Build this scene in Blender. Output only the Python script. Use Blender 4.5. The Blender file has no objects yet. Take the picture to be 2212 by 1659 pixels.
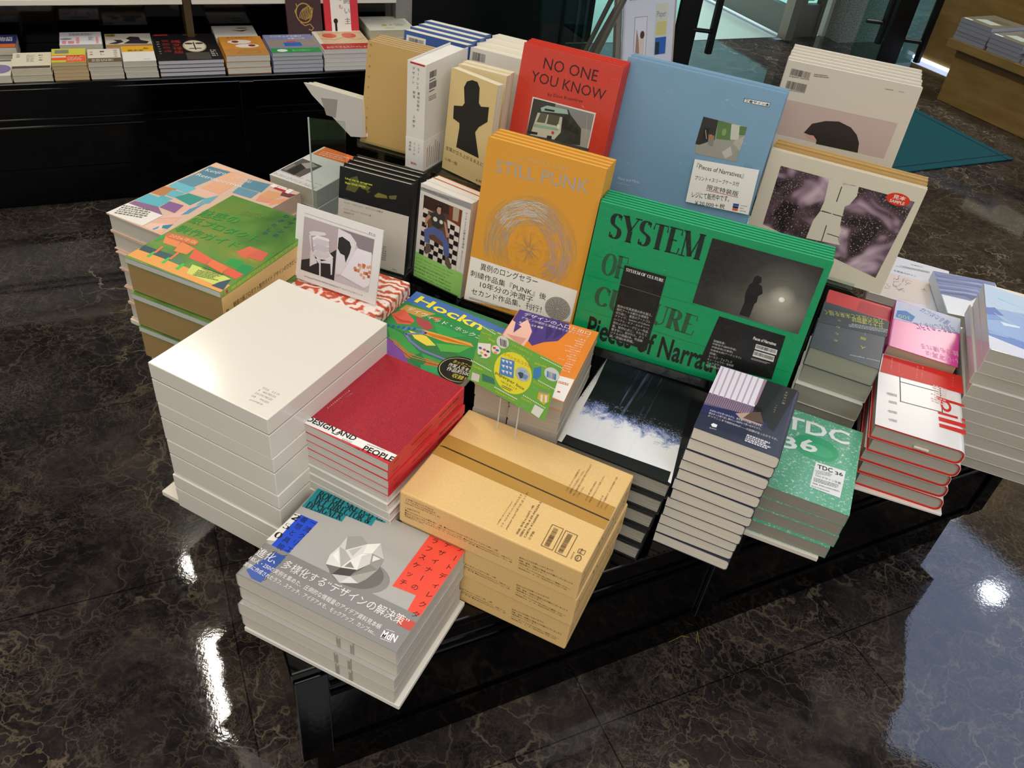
import bpy, bmesh, math, random
from mathutils import Matrix, Vector
C = bpy.context.scene; COL = C.collection
rad = math.radians
# ------------------------------------------------------------------ camera, world, lights
def make_camera():
    th, ro = rad(38.915), rad(7.2965)
    fw = Vector((0, math.cos(th), -math.sin(th))); r0 = Vector((1, 0, 0)); u0 = r0.cross(fw)
    r = r0*math.cos(ro) + u0*math.sin(ro); u = -r0*math.sin(ro) + u0*math.cos(ro)
    cd = bpy.data.cameras.new('camera'); cd.sensor_width = 36; cd.lens = 1762.87/2212*36; cd.clip_start = .02
    o = bpy.data.objects.new('camera', cd); COL.objects.link(o)
    o.matrix_world = Matrix(((r.x, u.x, -fw.x, 0), (r.y, u.y, -fw.y, 0), (r.z, u.z, -fw.z, 1.45), (0, 0, 0, 1)))
    C.camera = o; C.cycles.transparent_max_bounces = 24
make_camera()
C.view_settings.view_transform = 'Standard'; C.view_settings.look = 'None'
C.view_settings.exposure = 0.0; C.view_settings.gamma = 1.0; C.view_settings.use_curve_mapping = False
wd = bpy.data.worlds.new('shop_ambient'); C.world = wd; wd.use_nodes = True
wd.node_tree.nodes['Background'].inputs[0].default_value = (1, .95, .88, 1); wd.node_tree.nodes['Background'].inputs[1].default_value = .58
def area(name, loc, size, power, col, rot=(0, 0, 0), shape='RECTANGLE', spread=180):
    l = bpy.data.lights.new(name, 'AREA'); l.shape = shape; l.size = size[0]; l.size_y = size[1]; l.energy = power; l.color = col; l.spread = rad(spread)
    o = bpy.data.objects.new(name, l); o.location = loc; o.rotation_euler = rot; COL.objects.link(o); return o
area('light_panel', (-.25, .75, 2.66), (1.5, 1.3), 17, (1, .93, .83))
area('light_panel', (1.2, .9, 2.66), (1.2, 1.0), 8, (.95, .96, 1))
area('light_panel', (-1.5, .9, 2.66), (.8, 1.2), 9, (1, .92, .8))
area('light_panel', (.3, 2.7, 2.66), (.5, .5), 5, (1, .93, .84))
area('daylight_panel', (4.08, 4.2, 2.68), (1.9, 4.7), 74, (.55, .68, 1), (0, 0, rad(-23)))
area('downlight', (-1.69, 3.06, 2.68), (.3, .3), 13, (1, .93, .8), shape='DISK')
area('strip_light', (-1.34, 2.28, 2.68), (.1, .6), 12, (1, .93, .8), (0, 0, rad(30)))
area('downlight', (1.46, 3.01, 2.68), (.16, .16), 4, (.8, .88, 1), shape='DISK')
area('downlight', (3.3, 3.56, 2.66), (.13, .13), 3, (.9, .94, 1), shape='DISK')
area('light_panel', (-.5, -1.5, 2.66), (1.5, 1.2), 46, (1, .94, .86))  # unseen fill panel, added behind the camera to brighten the front faces
area('light_panel', (1.5, -1.2, 2.66), (1.5, 1.2), 30, (.97, .97, 1))  # second added fill behind the camera, for the upright covers and page edges
area('corridor_light', (1.1, 7.4, 2.6), (3, 1.6), 260, (.86, .95, 1))
area('desk_light', (2.9, 4.6, 2.6), (.8, .8), 50, (1, .95, .86))

# ------------------------------------------------------------------ materials
def lin(h):
    h = h.lstrip('#'); o = []
    for i in (0, 2, 4):
        c = int(h[i:i+2], 16)/255; o.append(c/12.92 if c <= .04045 else ((c+.055)/1.055)**2.4)
    return (*o, 1)
MC = {}
def M(h, rough=.5, spec=.4, coat=0, metal=0, emit=0):
    k = (h, rough, spec, coat, metal, emit)
    if k in MC: return MC[k]
    m = bpy.data.materials.new('paint_'+h); m.use_nodes = True; b = m.node_tree.nodes['Principled BSDF']
    b.inputs['Base Color'].default_value = lin(h); b.inputs['Roughness'].default_value = rough; b.inputs['Specular IOR Level'].default_value = spec
    b.inputs['Coat Weight'].default_value = coat; b.inputs['Coat Roughness'].default_value = .12; b.inputs['Metallic'].default_value = metal
    if emit: b.inputs['Emission Color'].default_value = lin(h); b.inputs['Emission Strength'].default_value = emit
    MC[k] = m; return m
class NT:
    def __init__(s, name):
        s.m = bpy.data.materials.new(name); s.m.use_nodes = True; s.t = s.m.node_tree; s.b = s.t.nodes['Principled BSDF']
    def n(s, ty, **kw):
        x = s.t.nodes.new('ShaderNode'+ty)
        for k, v in kw.items():
            if k in x.inputs: x.inputs[k].default_value = v
            else: setattr(x, k, v)
        return x
    def l(s, a, b): s.t.links.new(a, b)
    def coords(s, scale=(1, 1, 1), rot=(0, 0, 0), kind='Object'):
        tc = s.n('TexCoord'); mp = s.n('Mapping'); mp.inputs['Scale'].default_value = scale; mp.inputs['Rotation'].default_value = rot
        s.l(tc.outputs[kind], mp.inputs[0]); return mp.outputs[0]
    def ramp(s, fac, stops, interp='LINEAR'):
        r = s.n('ValToRGB'); r.color_ramp.interpolation = interp; e = r.color_ramp.elements
        while len(e) < len(stops): e.new(.5)
        for q, (p, c) in zip(e, stops): q.position = p; q.color = lin(c) if isinstance(c, str) else (c, c, c, 1)
        s.l(fac, r.inputs[0]); return r.outputs[0]
    def noise(s, co, scale, detail=4, rough=.55, dist=0):
        x = s.n('TexNoise'); x.inputs['Scale'].default_value = scale; x.inputs['Detail'].default_value = detail; x.inputs['Roughness'].default_value = rough; x.inputs['Distortion'].default_value = dist
        s.l(co, x.inputs['Vector']); return x.outputs['Fac']
    def mix(s, fac, a, b, mode='MIX'):
        x = s.n('Mix', data_type='RGBA', blend_type=mode)
        for i, v in ((0, fac), (6, a), (7, b)):
            if isinstance(v, (int, float)): x.inputs[i].default_value = v
            elif isinstance(v, str): x.inputs[i].default_value = lin(v)
            else: s.l(v, x.inputs[i])
        return x.outputs[2]
    def base(s, c, rough=.5, spec=.4):
        if isinstance(c, str): s.b.inputs['Base Color'].default_value = lin(c)
        else: s.l(c, s.b.inputs['Base Color'])
        s.b.inputs['Roughness'].default_value = rough; s.b.inputs['Specular IOR Level'].default_value = spec; return s.m
    def bump(s, h, st, d=.001):
        x = s.n('Bump'); x.inputs['Strength'].default_value = st; x.inputs['Distance'].default_value = d; s.l(h, x.inputs['Height']); s.l(x.outputs[0], s.b.inputs['Normal'])
PC = {}
def pages(h, dark='', amt=.5):
    k = (h, dark, amt)
    if k in PC: return PC[k]
    t = NT('page_edges_'+h); co = t.coords((6, 6, 1400)); f = t.noise(co, 1, 3, .7)
    c = t.mix(t.ramp(f, [(.35, 0.0), (.62, 1.0)]), dark or ''.join('%02x' % int(int(h[i:i+2], 16)*(1-.16*amt)) for i in (0, 2, 4)), h)
    PC[k] = t.base(c, .75, .2); return PC[k]
def marble():
    t = NT('dark_marble'); co = t.coords((1, 1, 1)); wn = t.n('TexNoise'); wn.inputs['Scale'].default_value = 2.2; wn.inputs['Detail'].default_value = 6; t.l(co, wn.inputs['Vector'])
    wv = t.n('VectorMath', operation='SCALE'); t.l(wn.outputs['Color'], wv.inputs[0]); wv.inputs['Scale'].default_value = .5
    ad = t.n('VectorMath', operation='ADD'); t.l(co, ad.inputs[0]); t.l(wv.outputs[0], ad.inputs[1]); co2 = ad.outputs[0]
    fw = t.n('TexNoise'); fw.inputs['Scale'].default_value = 14; fw.inputs['Detail'].default_value = 5; t.l(co, fw.inputs['Vector'])
    f2 = t.n('VectorMath', operation='SCALE'); t.l(fw.outputs['Color'], f2.inputs[0]); f2.inputs['Scale'].default_value = .16
    ad2 = t.n('VectorMath', operation='ADD'); t.l(co2, ad2.inputs[0]); t.l(f2.outputs[0], ad2.inputs[1]); co2 = ad2.outputs[0]
    def net(sc, w0, m, col, base):
        v = t.n('TexVoronoi', feature='DISTANCE_TO_EDGE'); v.inputs['Scale'].default_value = sc; t.l(co2, v.inputs['Vector'])
        return t.mix(t.mix(1.0, t.ramp(v.outputs['Distance'], [(0.0, 1.0), (w0*.35, .75), (w0, 0.0)]), m, 'MULTIPLY'), base, col)
    basec = t.ramp(t.noise(co2, 3.2, 9, .68), [(.32, '100f12'), (.46, '211e1f'), (.58, '35302e'), (.74, '4d453f'), (.86, '63594e')])
    basec = t.mix(t.ramp(t.noise(co, 30, 7, .75, .5), [(.5, 0.0), (.8, .45)]), basec, '655a4f')
    c = net(8, .035, t.ramp(t.noise(co, 2.0, 4), [(.44, 0.0), (.6, .85)]), '736755', basec)
    c = net(21, .05, t.ramp(t.noise(co, 2.9, 4), [(.42, .03), (.62, .7)]), '6f6351', c)
    c = net(52, .08, t.ramp(t.noise(co, 4.3, 4), [(.45, .02), (.66, .5)]), '75685a', c)
    c = net(3.2, .012, t.ramp(t.noise(co, 1.6, 3), [(.48, 0.0), (.58, .9)]), '8a7d67', c)
    br = t.n('TexBrick'); br.inputs['Scale'].default_value = 1; br.inputs['Brick Width'].default_value = .6; br.inputs['Row Height'].default_value = .6; br.inputs['Mortar Size'].default_value = .0015; br.offset = 0
    t.l(t.coords((1, 1, 1), (0, 0, rad(-28))), br.inputs['Vector']); br.inputs['Color1'].default_value = (1, 1, 1, 1); br.inputs['Color2'].default_value = (.84, .84, .86, 1); br.inputs['Mortar'].default_value = (.3, .3, .3, 1)
    c = t.mix(1.0, c, br.outputs['Color'], 'MULTIPLY'); t.base(c, .1, .55)
    t.l(t.ramp(t.noise(co, 60, 3), [(.3, .025), (.75, .07)]), t.b.inputs['Roughness']); t.bump(t.noise(co, 130, 2), .1, .0006); return t.m
def lacquer(): t = NT('black_lacquer'); t.base('040405', .08, .35); t.bump(t.noise(t.coords(), 60, 2), .03, .001); return t.m
def clear(name, tint, refl=1.0, rough=.03, bumpy=0, f0=.028):
    m = bpy.data.materials.new(name); m.use_nodes = True; t = m.node_tree; t.nodes.clear()
    o = t.nodes.new('ShaderNodeOutputMaterial'); mx = t.nodes.new('ShaderNodeMixShader'); tr = t.nodes.new('ShaderNodeBsdfTransparent'); gl = t.nodes.new('ShaderNodeBsdfGlossy'); lw = t.nodes.new('ShaderNodeLayerWeight'); pw = t.nodes.new('ShaderNodeMath'); pw.operation = 'POWER'; pw.inputs[1].default_value = 4; fr = t.nodes.new('ShaderNodeMath'); fr.operation = 'MULTIPLY_ADD'; fr.inputs[1].default_value = .9; fr.inputs[2].default_value = f0; t.links.new(lw.outputs['Facing'], pw.inputs[0]); t.links.new(pw.outputs[0], fr.inputs[0])
    tr.inputs[0].default_value = lin(tint); gl.inputs['Roughness'].default_value = rough; gl.inputs[0].default_value = (refl, refl, refl, 1)
    t.links.new(fr.outputs[0], mx.inputs[0]); t.links.new(tr.outputs[0], mx.inputs[1]); t.links.new(gl.outputs[0], mx.inputs[2]); t.links.new(mx.outputs[0], o.inputs[0])
    if bumpy:
        tc = t.nodes.new('ShaderNodeTexCoord'); ns = t.nodes.new('ShaderNodeTexNoise'); ns.inputs['Scale'].default_value = 26; ns.inputs['Detail'].default_value = 3; ns.inputs['Distortion'].default_value = 1.5
        bp = t.nodes.new('ShaderNodeBump'); bp.inputs['Strength'].default_value = bumpy; bp.inputs['Distance'].default_value = .01
        t.links.new(tc.outputs['Object'], ns.inputs['Vector']); t.links.new(ns.outputs['Fac'], bp.inputs['Height']); t.links.new(bp.outputs[0], gl.inputs['Normal']); t.links.new(bp.outputs[0], lw.inputs['Normal'])
    return m
def spots(name, c0, c1, sc, lo, hi, rough=.35):
    t = NT(name); f = t.noise(t.coords(), sc, 5, .7, .6); return t.base(t.mix(t.ramp(f, [(lo, 0.0), (hi, 1.0)]), c0, c1), rough, .5)
def glitter():
    t = NT('red_glitter_print'); co = t.coords(); a = t.noise(co, 900, 2); b = t.noise(co, 140, 3)
    c = t.ramp(a, [(.3, '6e1220'), (.5, 'a81e30'), (.66, 'cc3a48'), (.76, 'e88a90')]); return t.base(t.mix(t.ramp(b, [(.35, .18), (.7, 0.0)]), c, '4a0c18'), .4, .4)
def falls():
    t = NT('falling_light_photo'); co = t.coords(); sx = t.n('SeparateXYZ'); t.l(co, sx.inputs[0])
    n1 = t.noise(co, 34, 6, .7, .4); fine = t.noise(co, 420, 2, .6); st = t.noise(t.coords((150, 6, 1)), 1, 2)
    g = t.n('MapRange'); g.inputs['From Min'].default_value = .155; g.inputs['From Max'].default_value = .03; t.l(sx.outputs['Y'], g.inputs['Value'])
    ad = t.n('Math', operation='MULTIPLY_ADD'); t.l(n1, ad.inputs[0]); ad.inputs[1].default_value = .9; t.l(g.outputs[0], ad.inputs[2])
    c = t.ramp(ad.outputs[0], [(.5, '1d2422'), (.72, '232c30'), (.85, '6a7bb0'), (.97, 'd6dcee'), (1.0, 'eef0f4')])
    c = t.mix(t.mix(1.0, t.ramp(fine, [(.58, 0.0), (.66, 1.0)]), t.ramp(ad.outputs[0], [(.6, 0.0), (.8, .8)]), 'MULTIPLY'), c, 'eef1f8')
    up = t.n('MapRange'); up.inputs['From Min'].default_value = .05; up.inputs['From Max'].default_value = .2; t.l(sx.outputs['X'], up.inputs['Value'])
    lm = t.ramp(up.outputs[0], [(.02, 0.0), (.08, 1.0), (.38, .8), (.52, 0.0)])
    c = t.mix(t.mix(1.0, t.mix(1.0, t.ramp(st, [(.55, 0.0), (.72, .55)]), lm, 'MULTIPLY'), t.ramp(t.noise(co, 9, 2), [(.4, 0.0), (.6, 1.0)]), 'MULTIPLY'), c, '93a6d8')
    return t.base(c, .2, .5)
def fog():
    t = NT('night_headlight_photo'); co = t.coords(); sx = t.n('SeparateXYZ'); t.l(co, sx.inputs[0])
    g = t.n('VectorMath', operation='DISTANCE'); t.l(co, g.inputs[0]); g.inputs[1].default_value = SYSGLOW
    mr = t.n('MapRange'); mr.inputs['From Min'].default_value = .115; mr.inputs['From Max'].default_value = .0; t.l(g.outputs['Value'], mr.inputs['Value'])
    yy = t.n('MapRange'); yy.inputs['From Min'].default_value = SYSGLOW[1]+.012; yy.inputs['From Max'].default_value = SYSGLOW[1]-.02; t.l(sx.outputs['Y'], yy.inputs['Value'])
    c = t.ramp(mr.outputs[0], [(.0, '1c1b19'), (.45, '33302c'), (.8, '6a675e'), (1.0, 'cac7b4')]); gr = t.ramp(mr.outputs[0], [(0.0, '2c2a26'), (.5, '57534b'), (1.0, 'b4b09f')])
    return t.base(t.mix(yy.outputs[0], c, gr), .3, .4)
def sakura():
    t = NT('blurred_blossom_photo'); co = t.coords(); f = t.noise(co, 15, 2, .5, .8); f2 = t.noise(co, 380, 2); k = t.noise(t.coords((1, 1, 1), (0, 0, 1)), 11, 2)
    c = t.ramp(f, [(.36, '2a2223'), (.47, '5b4650'), (.55, 'a58a9a'), (.64, 'd5bfc8'), (.75, 'b07a90')]); c = t.mix(t.ramp(k, [(.62, 0.0), (.75, .7)]), c, '6b5a3c')
    return t.base(t.mix(t.mix(1.0, t.ramp(f2, [(.6, 0.0), (.66, .7)]), t.ramp(f, [(.42, 1.0), (.5, 0.0)]), 'MULTIPLY'), c, 'cdbcae'), .35, .4)
def swirl():
    t = NT('coral_brush_print'); co = t.coords(); w = t.n('TexWave', wave_type='RINGS'); w.inputs['Scale'].default_value = 22; w.inputs['Distortion'].default_value = 13; w.inputs['Detail'].default_value = 4; w.inputs['Detail Scale'].default_value = 1.3; t.l(co, w.inputs['Vector'])
    return t.base(t.ramp(w.outputs['Fac'], [(.2, 'c9573c'), (.45, 'e9a48c'), (.7, 'f4e2d8'), (1.0, 'f6ece6')]), .35, .4)
def holo():
    t = NT('holographic_green_cover'); co = t.coords(); f = t.noise(co, 7, 3, .5, .6); t.base(t.ramp(f, [(.3, '4f7a3e'), (.45, '6fa04c'), (.58, '93a24a'), (.72, 'b9bd52')]), .22, .6); t.b.inputs['Metallic'].default_value = .25; return t.m
def granite():
    t = NT('granite'); f = t.noise(t.coords(), 120, 3, .7); return t.base(t.ramp(f, [(.35, '4c4f4c'), (.5, '8a8d88'), (.7, 'b0b3ae')]), .5)
def wood():
    t = NT('tan_wood_laminate'); f = t.noise(t.coords((2, 2, 14)), 2, 4); return t.base(t.ramp(f, [(.3, '8a6a34'), (.7, 'a5834a')]), .4)
def felt():
    t = NT('teal_carpet'); f = t.noise(t.coords(), 260, 3, .7); t.base(t.ramp(f, [(.3, '0f3338'), (.6, '1f5258'), (.8, '2a636a')]), .95, .1); t.bump(f, .6, .003); return t.m
def kraft(h='c9a15c'):
    t = NT('kraft_board'); f = t.noise(t.coords(), 300, 3, .7); g = t.noise(t.coords(), 6, 2); c = t.ramp(f, [(.3, 'e2bb7a'), (.6, 'e8c384'), (.8, 'ecc98c')]); t.base(t.mix(t.ramp(g, [(.4, 0.0), (.7, .12)]), c, 'd0a868'), .55, .35); return t.m
LAQ = lacquer(); MARB = marble(); ACR = clear('clear_acrylic', 'eef4f2', 1, .02); SMOKE = clear('grey_acrylic', '8f9a98', 1, .03); GLASS = clear('door_glass', 'cfe6e2', 1, .01); FILM = clear('shrink_film', 'fafcfc', 1, .05, .5, .012); KRAFT = kraft()
ARTM = {}
def A_(h):
    if h in ARTM: return ARTM[h]
    m = {'#glit': glitter, '#fall': falls, '#fog': fog, '#saku': sakura}[h]() if h[0] == '#' else M(h, .42, .4)
    ARTM[h] = m; return m

# ------------------------------------------------------------------ mesh helpers
class MB:
    def __init__(s): s.v = []; s.f = []; s.mi = []; s.ms = []
    def mid(s, m):
        if m not in s.ms: s.ms.append(m)
        return s.ms.index(m)
    def face(s, pts, m):
        b = len(s.v); s.v += [tuple(p) for p in pts]; s.f.append(tuple(range(b, b+len(pts)))); s.mi.append(s.mid(m)); return s
    def add(s, vs, fs, m):
        b = len(s.v); s.v += [tuple(p) for p in vs]; i = s.mid(m)
        for f in fs: s.f.append(tuple(b+k for k in f)); s.mi.append(i)
        return s
    def box(s, x0, y0, z0, x1, y1, z1, m):
        return s.add([(x0, y0, z0), (x1, y0, z0), (x1, y1, z0), (x0, y1, z0), (x0, y0, z1), (x1, y0, z1), (x1, y1, z1), (x0, y1, z1)], [(0, 3, 2, 1), (4, 5, 6, 7), (0, 1, 5, 4), (1, 2, 6, 5), (2, 3, 7, 6), (3, 0, 4, 7)], m)
    def prism(s, poly, a, b, m, fn=lambda x, y, z: (x, y, z)):   # poly in local x,y extruded between z=a and z=b, mapped by fn
        n = len(poly); vs = [fn(x, y, a) for x, y in poly] + [fn(x, y, b) for x, y in poly]
        return s.add(vs, [tuple(range(n-1, -1, -1)), tuple(range(n, 2*n))] + [(i, (i+1) % n, n+(i+1) % n, n+i) for i in range(n)], m)
    def tube(s, a, b, r, m, n=10):
        a, b = Vector(a), Vector(b); d = (b-a).normalized(); p = d.orthogonal().normalized(); q = d.cross(p)
        vs = [c + (p*math.cos(6.2832*i/n) + q*math.sin(6.2832*i/n))*r for c in (a, b) for i in range(n)]
        return s.add(vs, [tuple(range(n-1, -1, -1)), tuple(range(n, 2*n))] + [(i, (i+1) % n, n+(i+1) % n, n+i) for i in range(n)], m)
    def build(s, name, parent=None, bevel=0, fix=True):
        me = bpy.data.meshes.new(name); me.from_pydata(s.v, [], s.f)
        for m in s.ms: me.materials.append(m)
        me.polygons.foreach_set('material_index', s.mi)
        if fix and bevel:
            bm = bmesh.new(); bm.from_mesh(me); bmesh.ops.remove_doubles(bm, verts=bm.verts, dist=1e-6); bmesh.ops.recalc_face_normals(bm, faces=bm.faces); bm.to_mesh(me); bm.free()
        me.update(); o = bpy.data.objects.new(name, me); COL.objects.link(o)
        if parent: o.parent = parent
        if bevel:
            b = o.modifiers.new('edge', 'BEVEL'); b.width = bevel; b.segments = 2; b.limit_method = 'ANGLE'
        return o
def tag(o, label=None, cat=None, group=None, kind=None):
    if label: o['label'] = label
    if cat: o['category'] = cat
    if group: o['group'] = group
    if kind: o['kind'] = kind
    return o
def thing(name, label, cat, group=None, mat=None):
    o = bpy.data.objects.new(name, None); o.empty_display_size = .02; COL.objects.link(o)
    if mat is not None: o.matrix_world = mat
    return tag(o, label, cat, group)
def dup(root, label, mat):
    r = root.copy(); COL.objects.link(r); r['label'] = label; r.matrix_world = mat
    for ch in list(root.children):
        c = ch.copy(); COL.objects.link(c); c.parent = r; c.matrix_parent_inverse = Matrix()
        for g in list(ch.children):
            d = g.copy(); COL.objects.link(d); d.parent = c; d.matrix_parent_inverse = Matrix()
    return r
def at(x, y, z, yaw=0): return Matrix.Translation((x, y, z)) @ Matrix.Rotation(rad(yaw), 4, 'Z')

# ------------------------------------------------------------------ lettering and printed art
GL = {}
def glyph(s, bold=False):
    k = (s, bold)
    if k in GL: return GL[k]
    cu = bpy.data.curves.new('lettering', 'FONT'); cu.body = s; cu.resolution_u = 2
    if bold: cu.offset = .022
    ob = bpy.data.objects.new('lettering', cu); me = bpy.data.meshes.new_from_object(ob)
    r = ([(v.co.x, v.co.y) for v in me.vertices], [tuple(p.vertices) for p in me.polygons])
    bpy.data.objects.remove(ob); bpy.data.meshes.remove(me); bpy.data.curves.remove(cu); GL[k] = r; return r
# a small high-contrast roman alphabet: strokes are (weight, points); K thick, N thin, A by direction
def arc(cx, cy, rx, ry, a0, a1, n=12): return [(cx+rx*math.cos(rad(a0+(a1-a0)*i/n)), cy+ry*math.sin(rad(a0+(a1-a0)*i/n))) for i in range(n+1)]
SER = {
'A': (.66, [('N', [(.06, 0), (.33, 1)]), ('K', [(.34, 1), (.56, 0)]), ('N', [(.14, .33), (.47, .33)])], [(.06, 0), (.56, 0)]),
'C': (.62, [('A', arc(.33, .5, .26, .47, 38, 322, 20)), ('N', [(.55, .64), (.55, .9)])], []),
'D': (.66, [('K', [(.14, 0), (.14, 1)]), ('A', [(.14, .975)]+arc(.24, .5, .33, .475, 90, -90, 14)+[(.14, .025)])], [(.14, 0), (.14, 1)]),
'E': (.56, [('K', [(.14, 0), (.14, 1)]), ('N', [(.14, .98), (.5, .98), (.52, .76)]), ('N', [(.14, .52), (.38, .52)]), ('N', [(.14, .02), (.5, .02), (.53, .26)])], [(.14, 0), (.14, 1)]),
'F': (.54, [('K', [(.14, 0), (.14, 1)]), ('N', [(.14, .98), (.5, .98), (.52, .74)]), ('N', [(.14, .5), (.38, .5)])], [(.14, 0), (.14, 1)]),
'G': (.66, [('A', arc(.33, .5, .26, .47, 38, 315, 20)), ('K', [(.54, .08), (.54, .42)])], [(.54, .42)]),
'H': (.72, [('K', [(.14, 0), (.14, 1)]), ('K', [(.58, 0), (.58, 1)]), ('N', [(.14, .5), (.58, .5)])], [(.14, 0), (.14, 1), (.58, 0), (.58, 1)]),
'I': (.3, [('K', [(.15, 0), (.15, 1)])], [(.15, 0), (.15, 1)]),
'K': (.68, [('K', [(.14, 0), (.14, 1)]), ('N', [(.14, .4), (.56, 1)]), ('K', [(.28, .58), (.56, 0)])], [(.14, 0), (.14, 1), (.56, 0), (.56, 1)]),
'L': (.54, [('K', [(.14, 0), (.14, 1)]), ('N', [(.14, .02), (.48, .02), (.51, .28)])], [(.14, 0), (.14, 1)]),
'M': (.86, [('N', [(.12, 0), (.12, 1)]), ('K', [(.14, 1), (.42, .04)]), ('N', [(.43, .04), (.7, 1)]), ('K', [(.72, 0), (.72, 1)])], [(.12, 0), (.72, 0), (.72, 1), (.12, 1)]),
'N': (.72, [('N', [(.12, 0), (.12, 1)]), ('K', [(.14, 1), (.58, 0)]), ('N', [(.59, 0), (.59, 1)])], [(.12, 0), (.12, 1), (.59, 1)]),
'O': (.68, [('A', arc(.34, .5, .27, .47, 0, 360, 26))], []),
'R': (.64, [('K', [(.14, 0), (.14, 1)]), ('A', [(.14, .975)]+arc(.26, .745, .2, .23, 90, -90, 10)+[(.14, .515)]), ('K', [(.3, .52), (.54, 0)])], [(.14, 0), (.14, 1), (.56, 0)]),
'S': (.52, [('A', arc(.25, .745, .165, .23, 35, 235, 12)+[(.26, .49)]+arc(.26, .25, .18, .225, 60, -145, 12)), ('N', [(.41, .78), (.41, .96)]), ('N', [(.08, .04), (.08, .24)])], []),
'T': (.62, [('K', [(.31, 0), (.31, 1)]), ('N', [(.04, .74), (.06, .98), (.56, .98), (.58, .74)])], [(.31, 0)]),
'U': (.68, [('K', [(.14, 1), (.14, .3)]+arc(.35, .26, .21, .23, 180, 270, 6)), ('N', [(.35, .03)]+arc(.35, .26, .21, .23, 270, 360, 6)+[(.56, 1)])], [(.14, 1), (.56, 1)]),
'Y': (.66, [('K', [(.08, 1), (.33, .45)]), ('N', [(.58, 1), (.33, .45)]), ('K', [(.33, .45), (.33, 0)])], [(.08, 1), (.58, 1), (.33, 0)]),
'&': (.7, [('A', arc(.3, .76, .14, .2, -60, 220, 12)+[(.52, .05)]), ('A', arc(.27, .26, .2, .24, 100, 300, 10)+[(.58, .48)])], []),
'0': (.58, [('A', arc(.29, .5, .22, .47, 0, 360, 22))], []), '2': (.54, [('A', arc(.26, .74, .18, .23, 165, -35, 10)+[(.08, .04)]), ('K', [(.08, .05), (.48, .05)])], []), '5': (.52, [('N', [(.44, .96), (.12, .96), (.12, .55)]), ('A', [(.12, .55)]+arc(.24, .3, .2, .27, 95, -150, 12))], []),
}
def serif(s, k=.19, n=.05):
    key = (s, 'serif')
    if key in GL: return GL[key]
    V, Fc, x0 = [], [], 0
    def stroke(pts, mode):
        b = len(V); N = len(pts)
        for i, p in enumerate(pts):
            a, c = pts[max(0, i-1)], pts[min(N-1, i+1)]; dx, dy = c[0]-a[0], c[1]-a[1]; L = math.hypot(dx, dy) or 1; dx, dy = dx/L, dy/L
            w = {'K': k, 'N': n, 'A': n+(k-n)*abs(dy)**1.6}[mode]/2
            V.append((x0+p[0]-dy*w, p[1]+dx*w)); V.append((x0+p[0]+dy*w, p[1]-dx*w))
        for i in range(N-1): Fc.append((b+2*i, b+2*i+1, b+2*i+3, b+2*i+2))
    for ch in s:
        if ch == ' ': x0 += .3; continue
        w, st, se = SER[ch]
        for mode, pts in st: stroke(pts, mode)
        for (sx, sy) in se: y = .0 if sy == 0 else .97 if sy == 1 else sy; stroke([(sx-.13, y+.015), (sx+.13, y+.015)], 'N')
        x0 += w
    GL[key] = (V, Fc); return GL[key]
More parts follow.
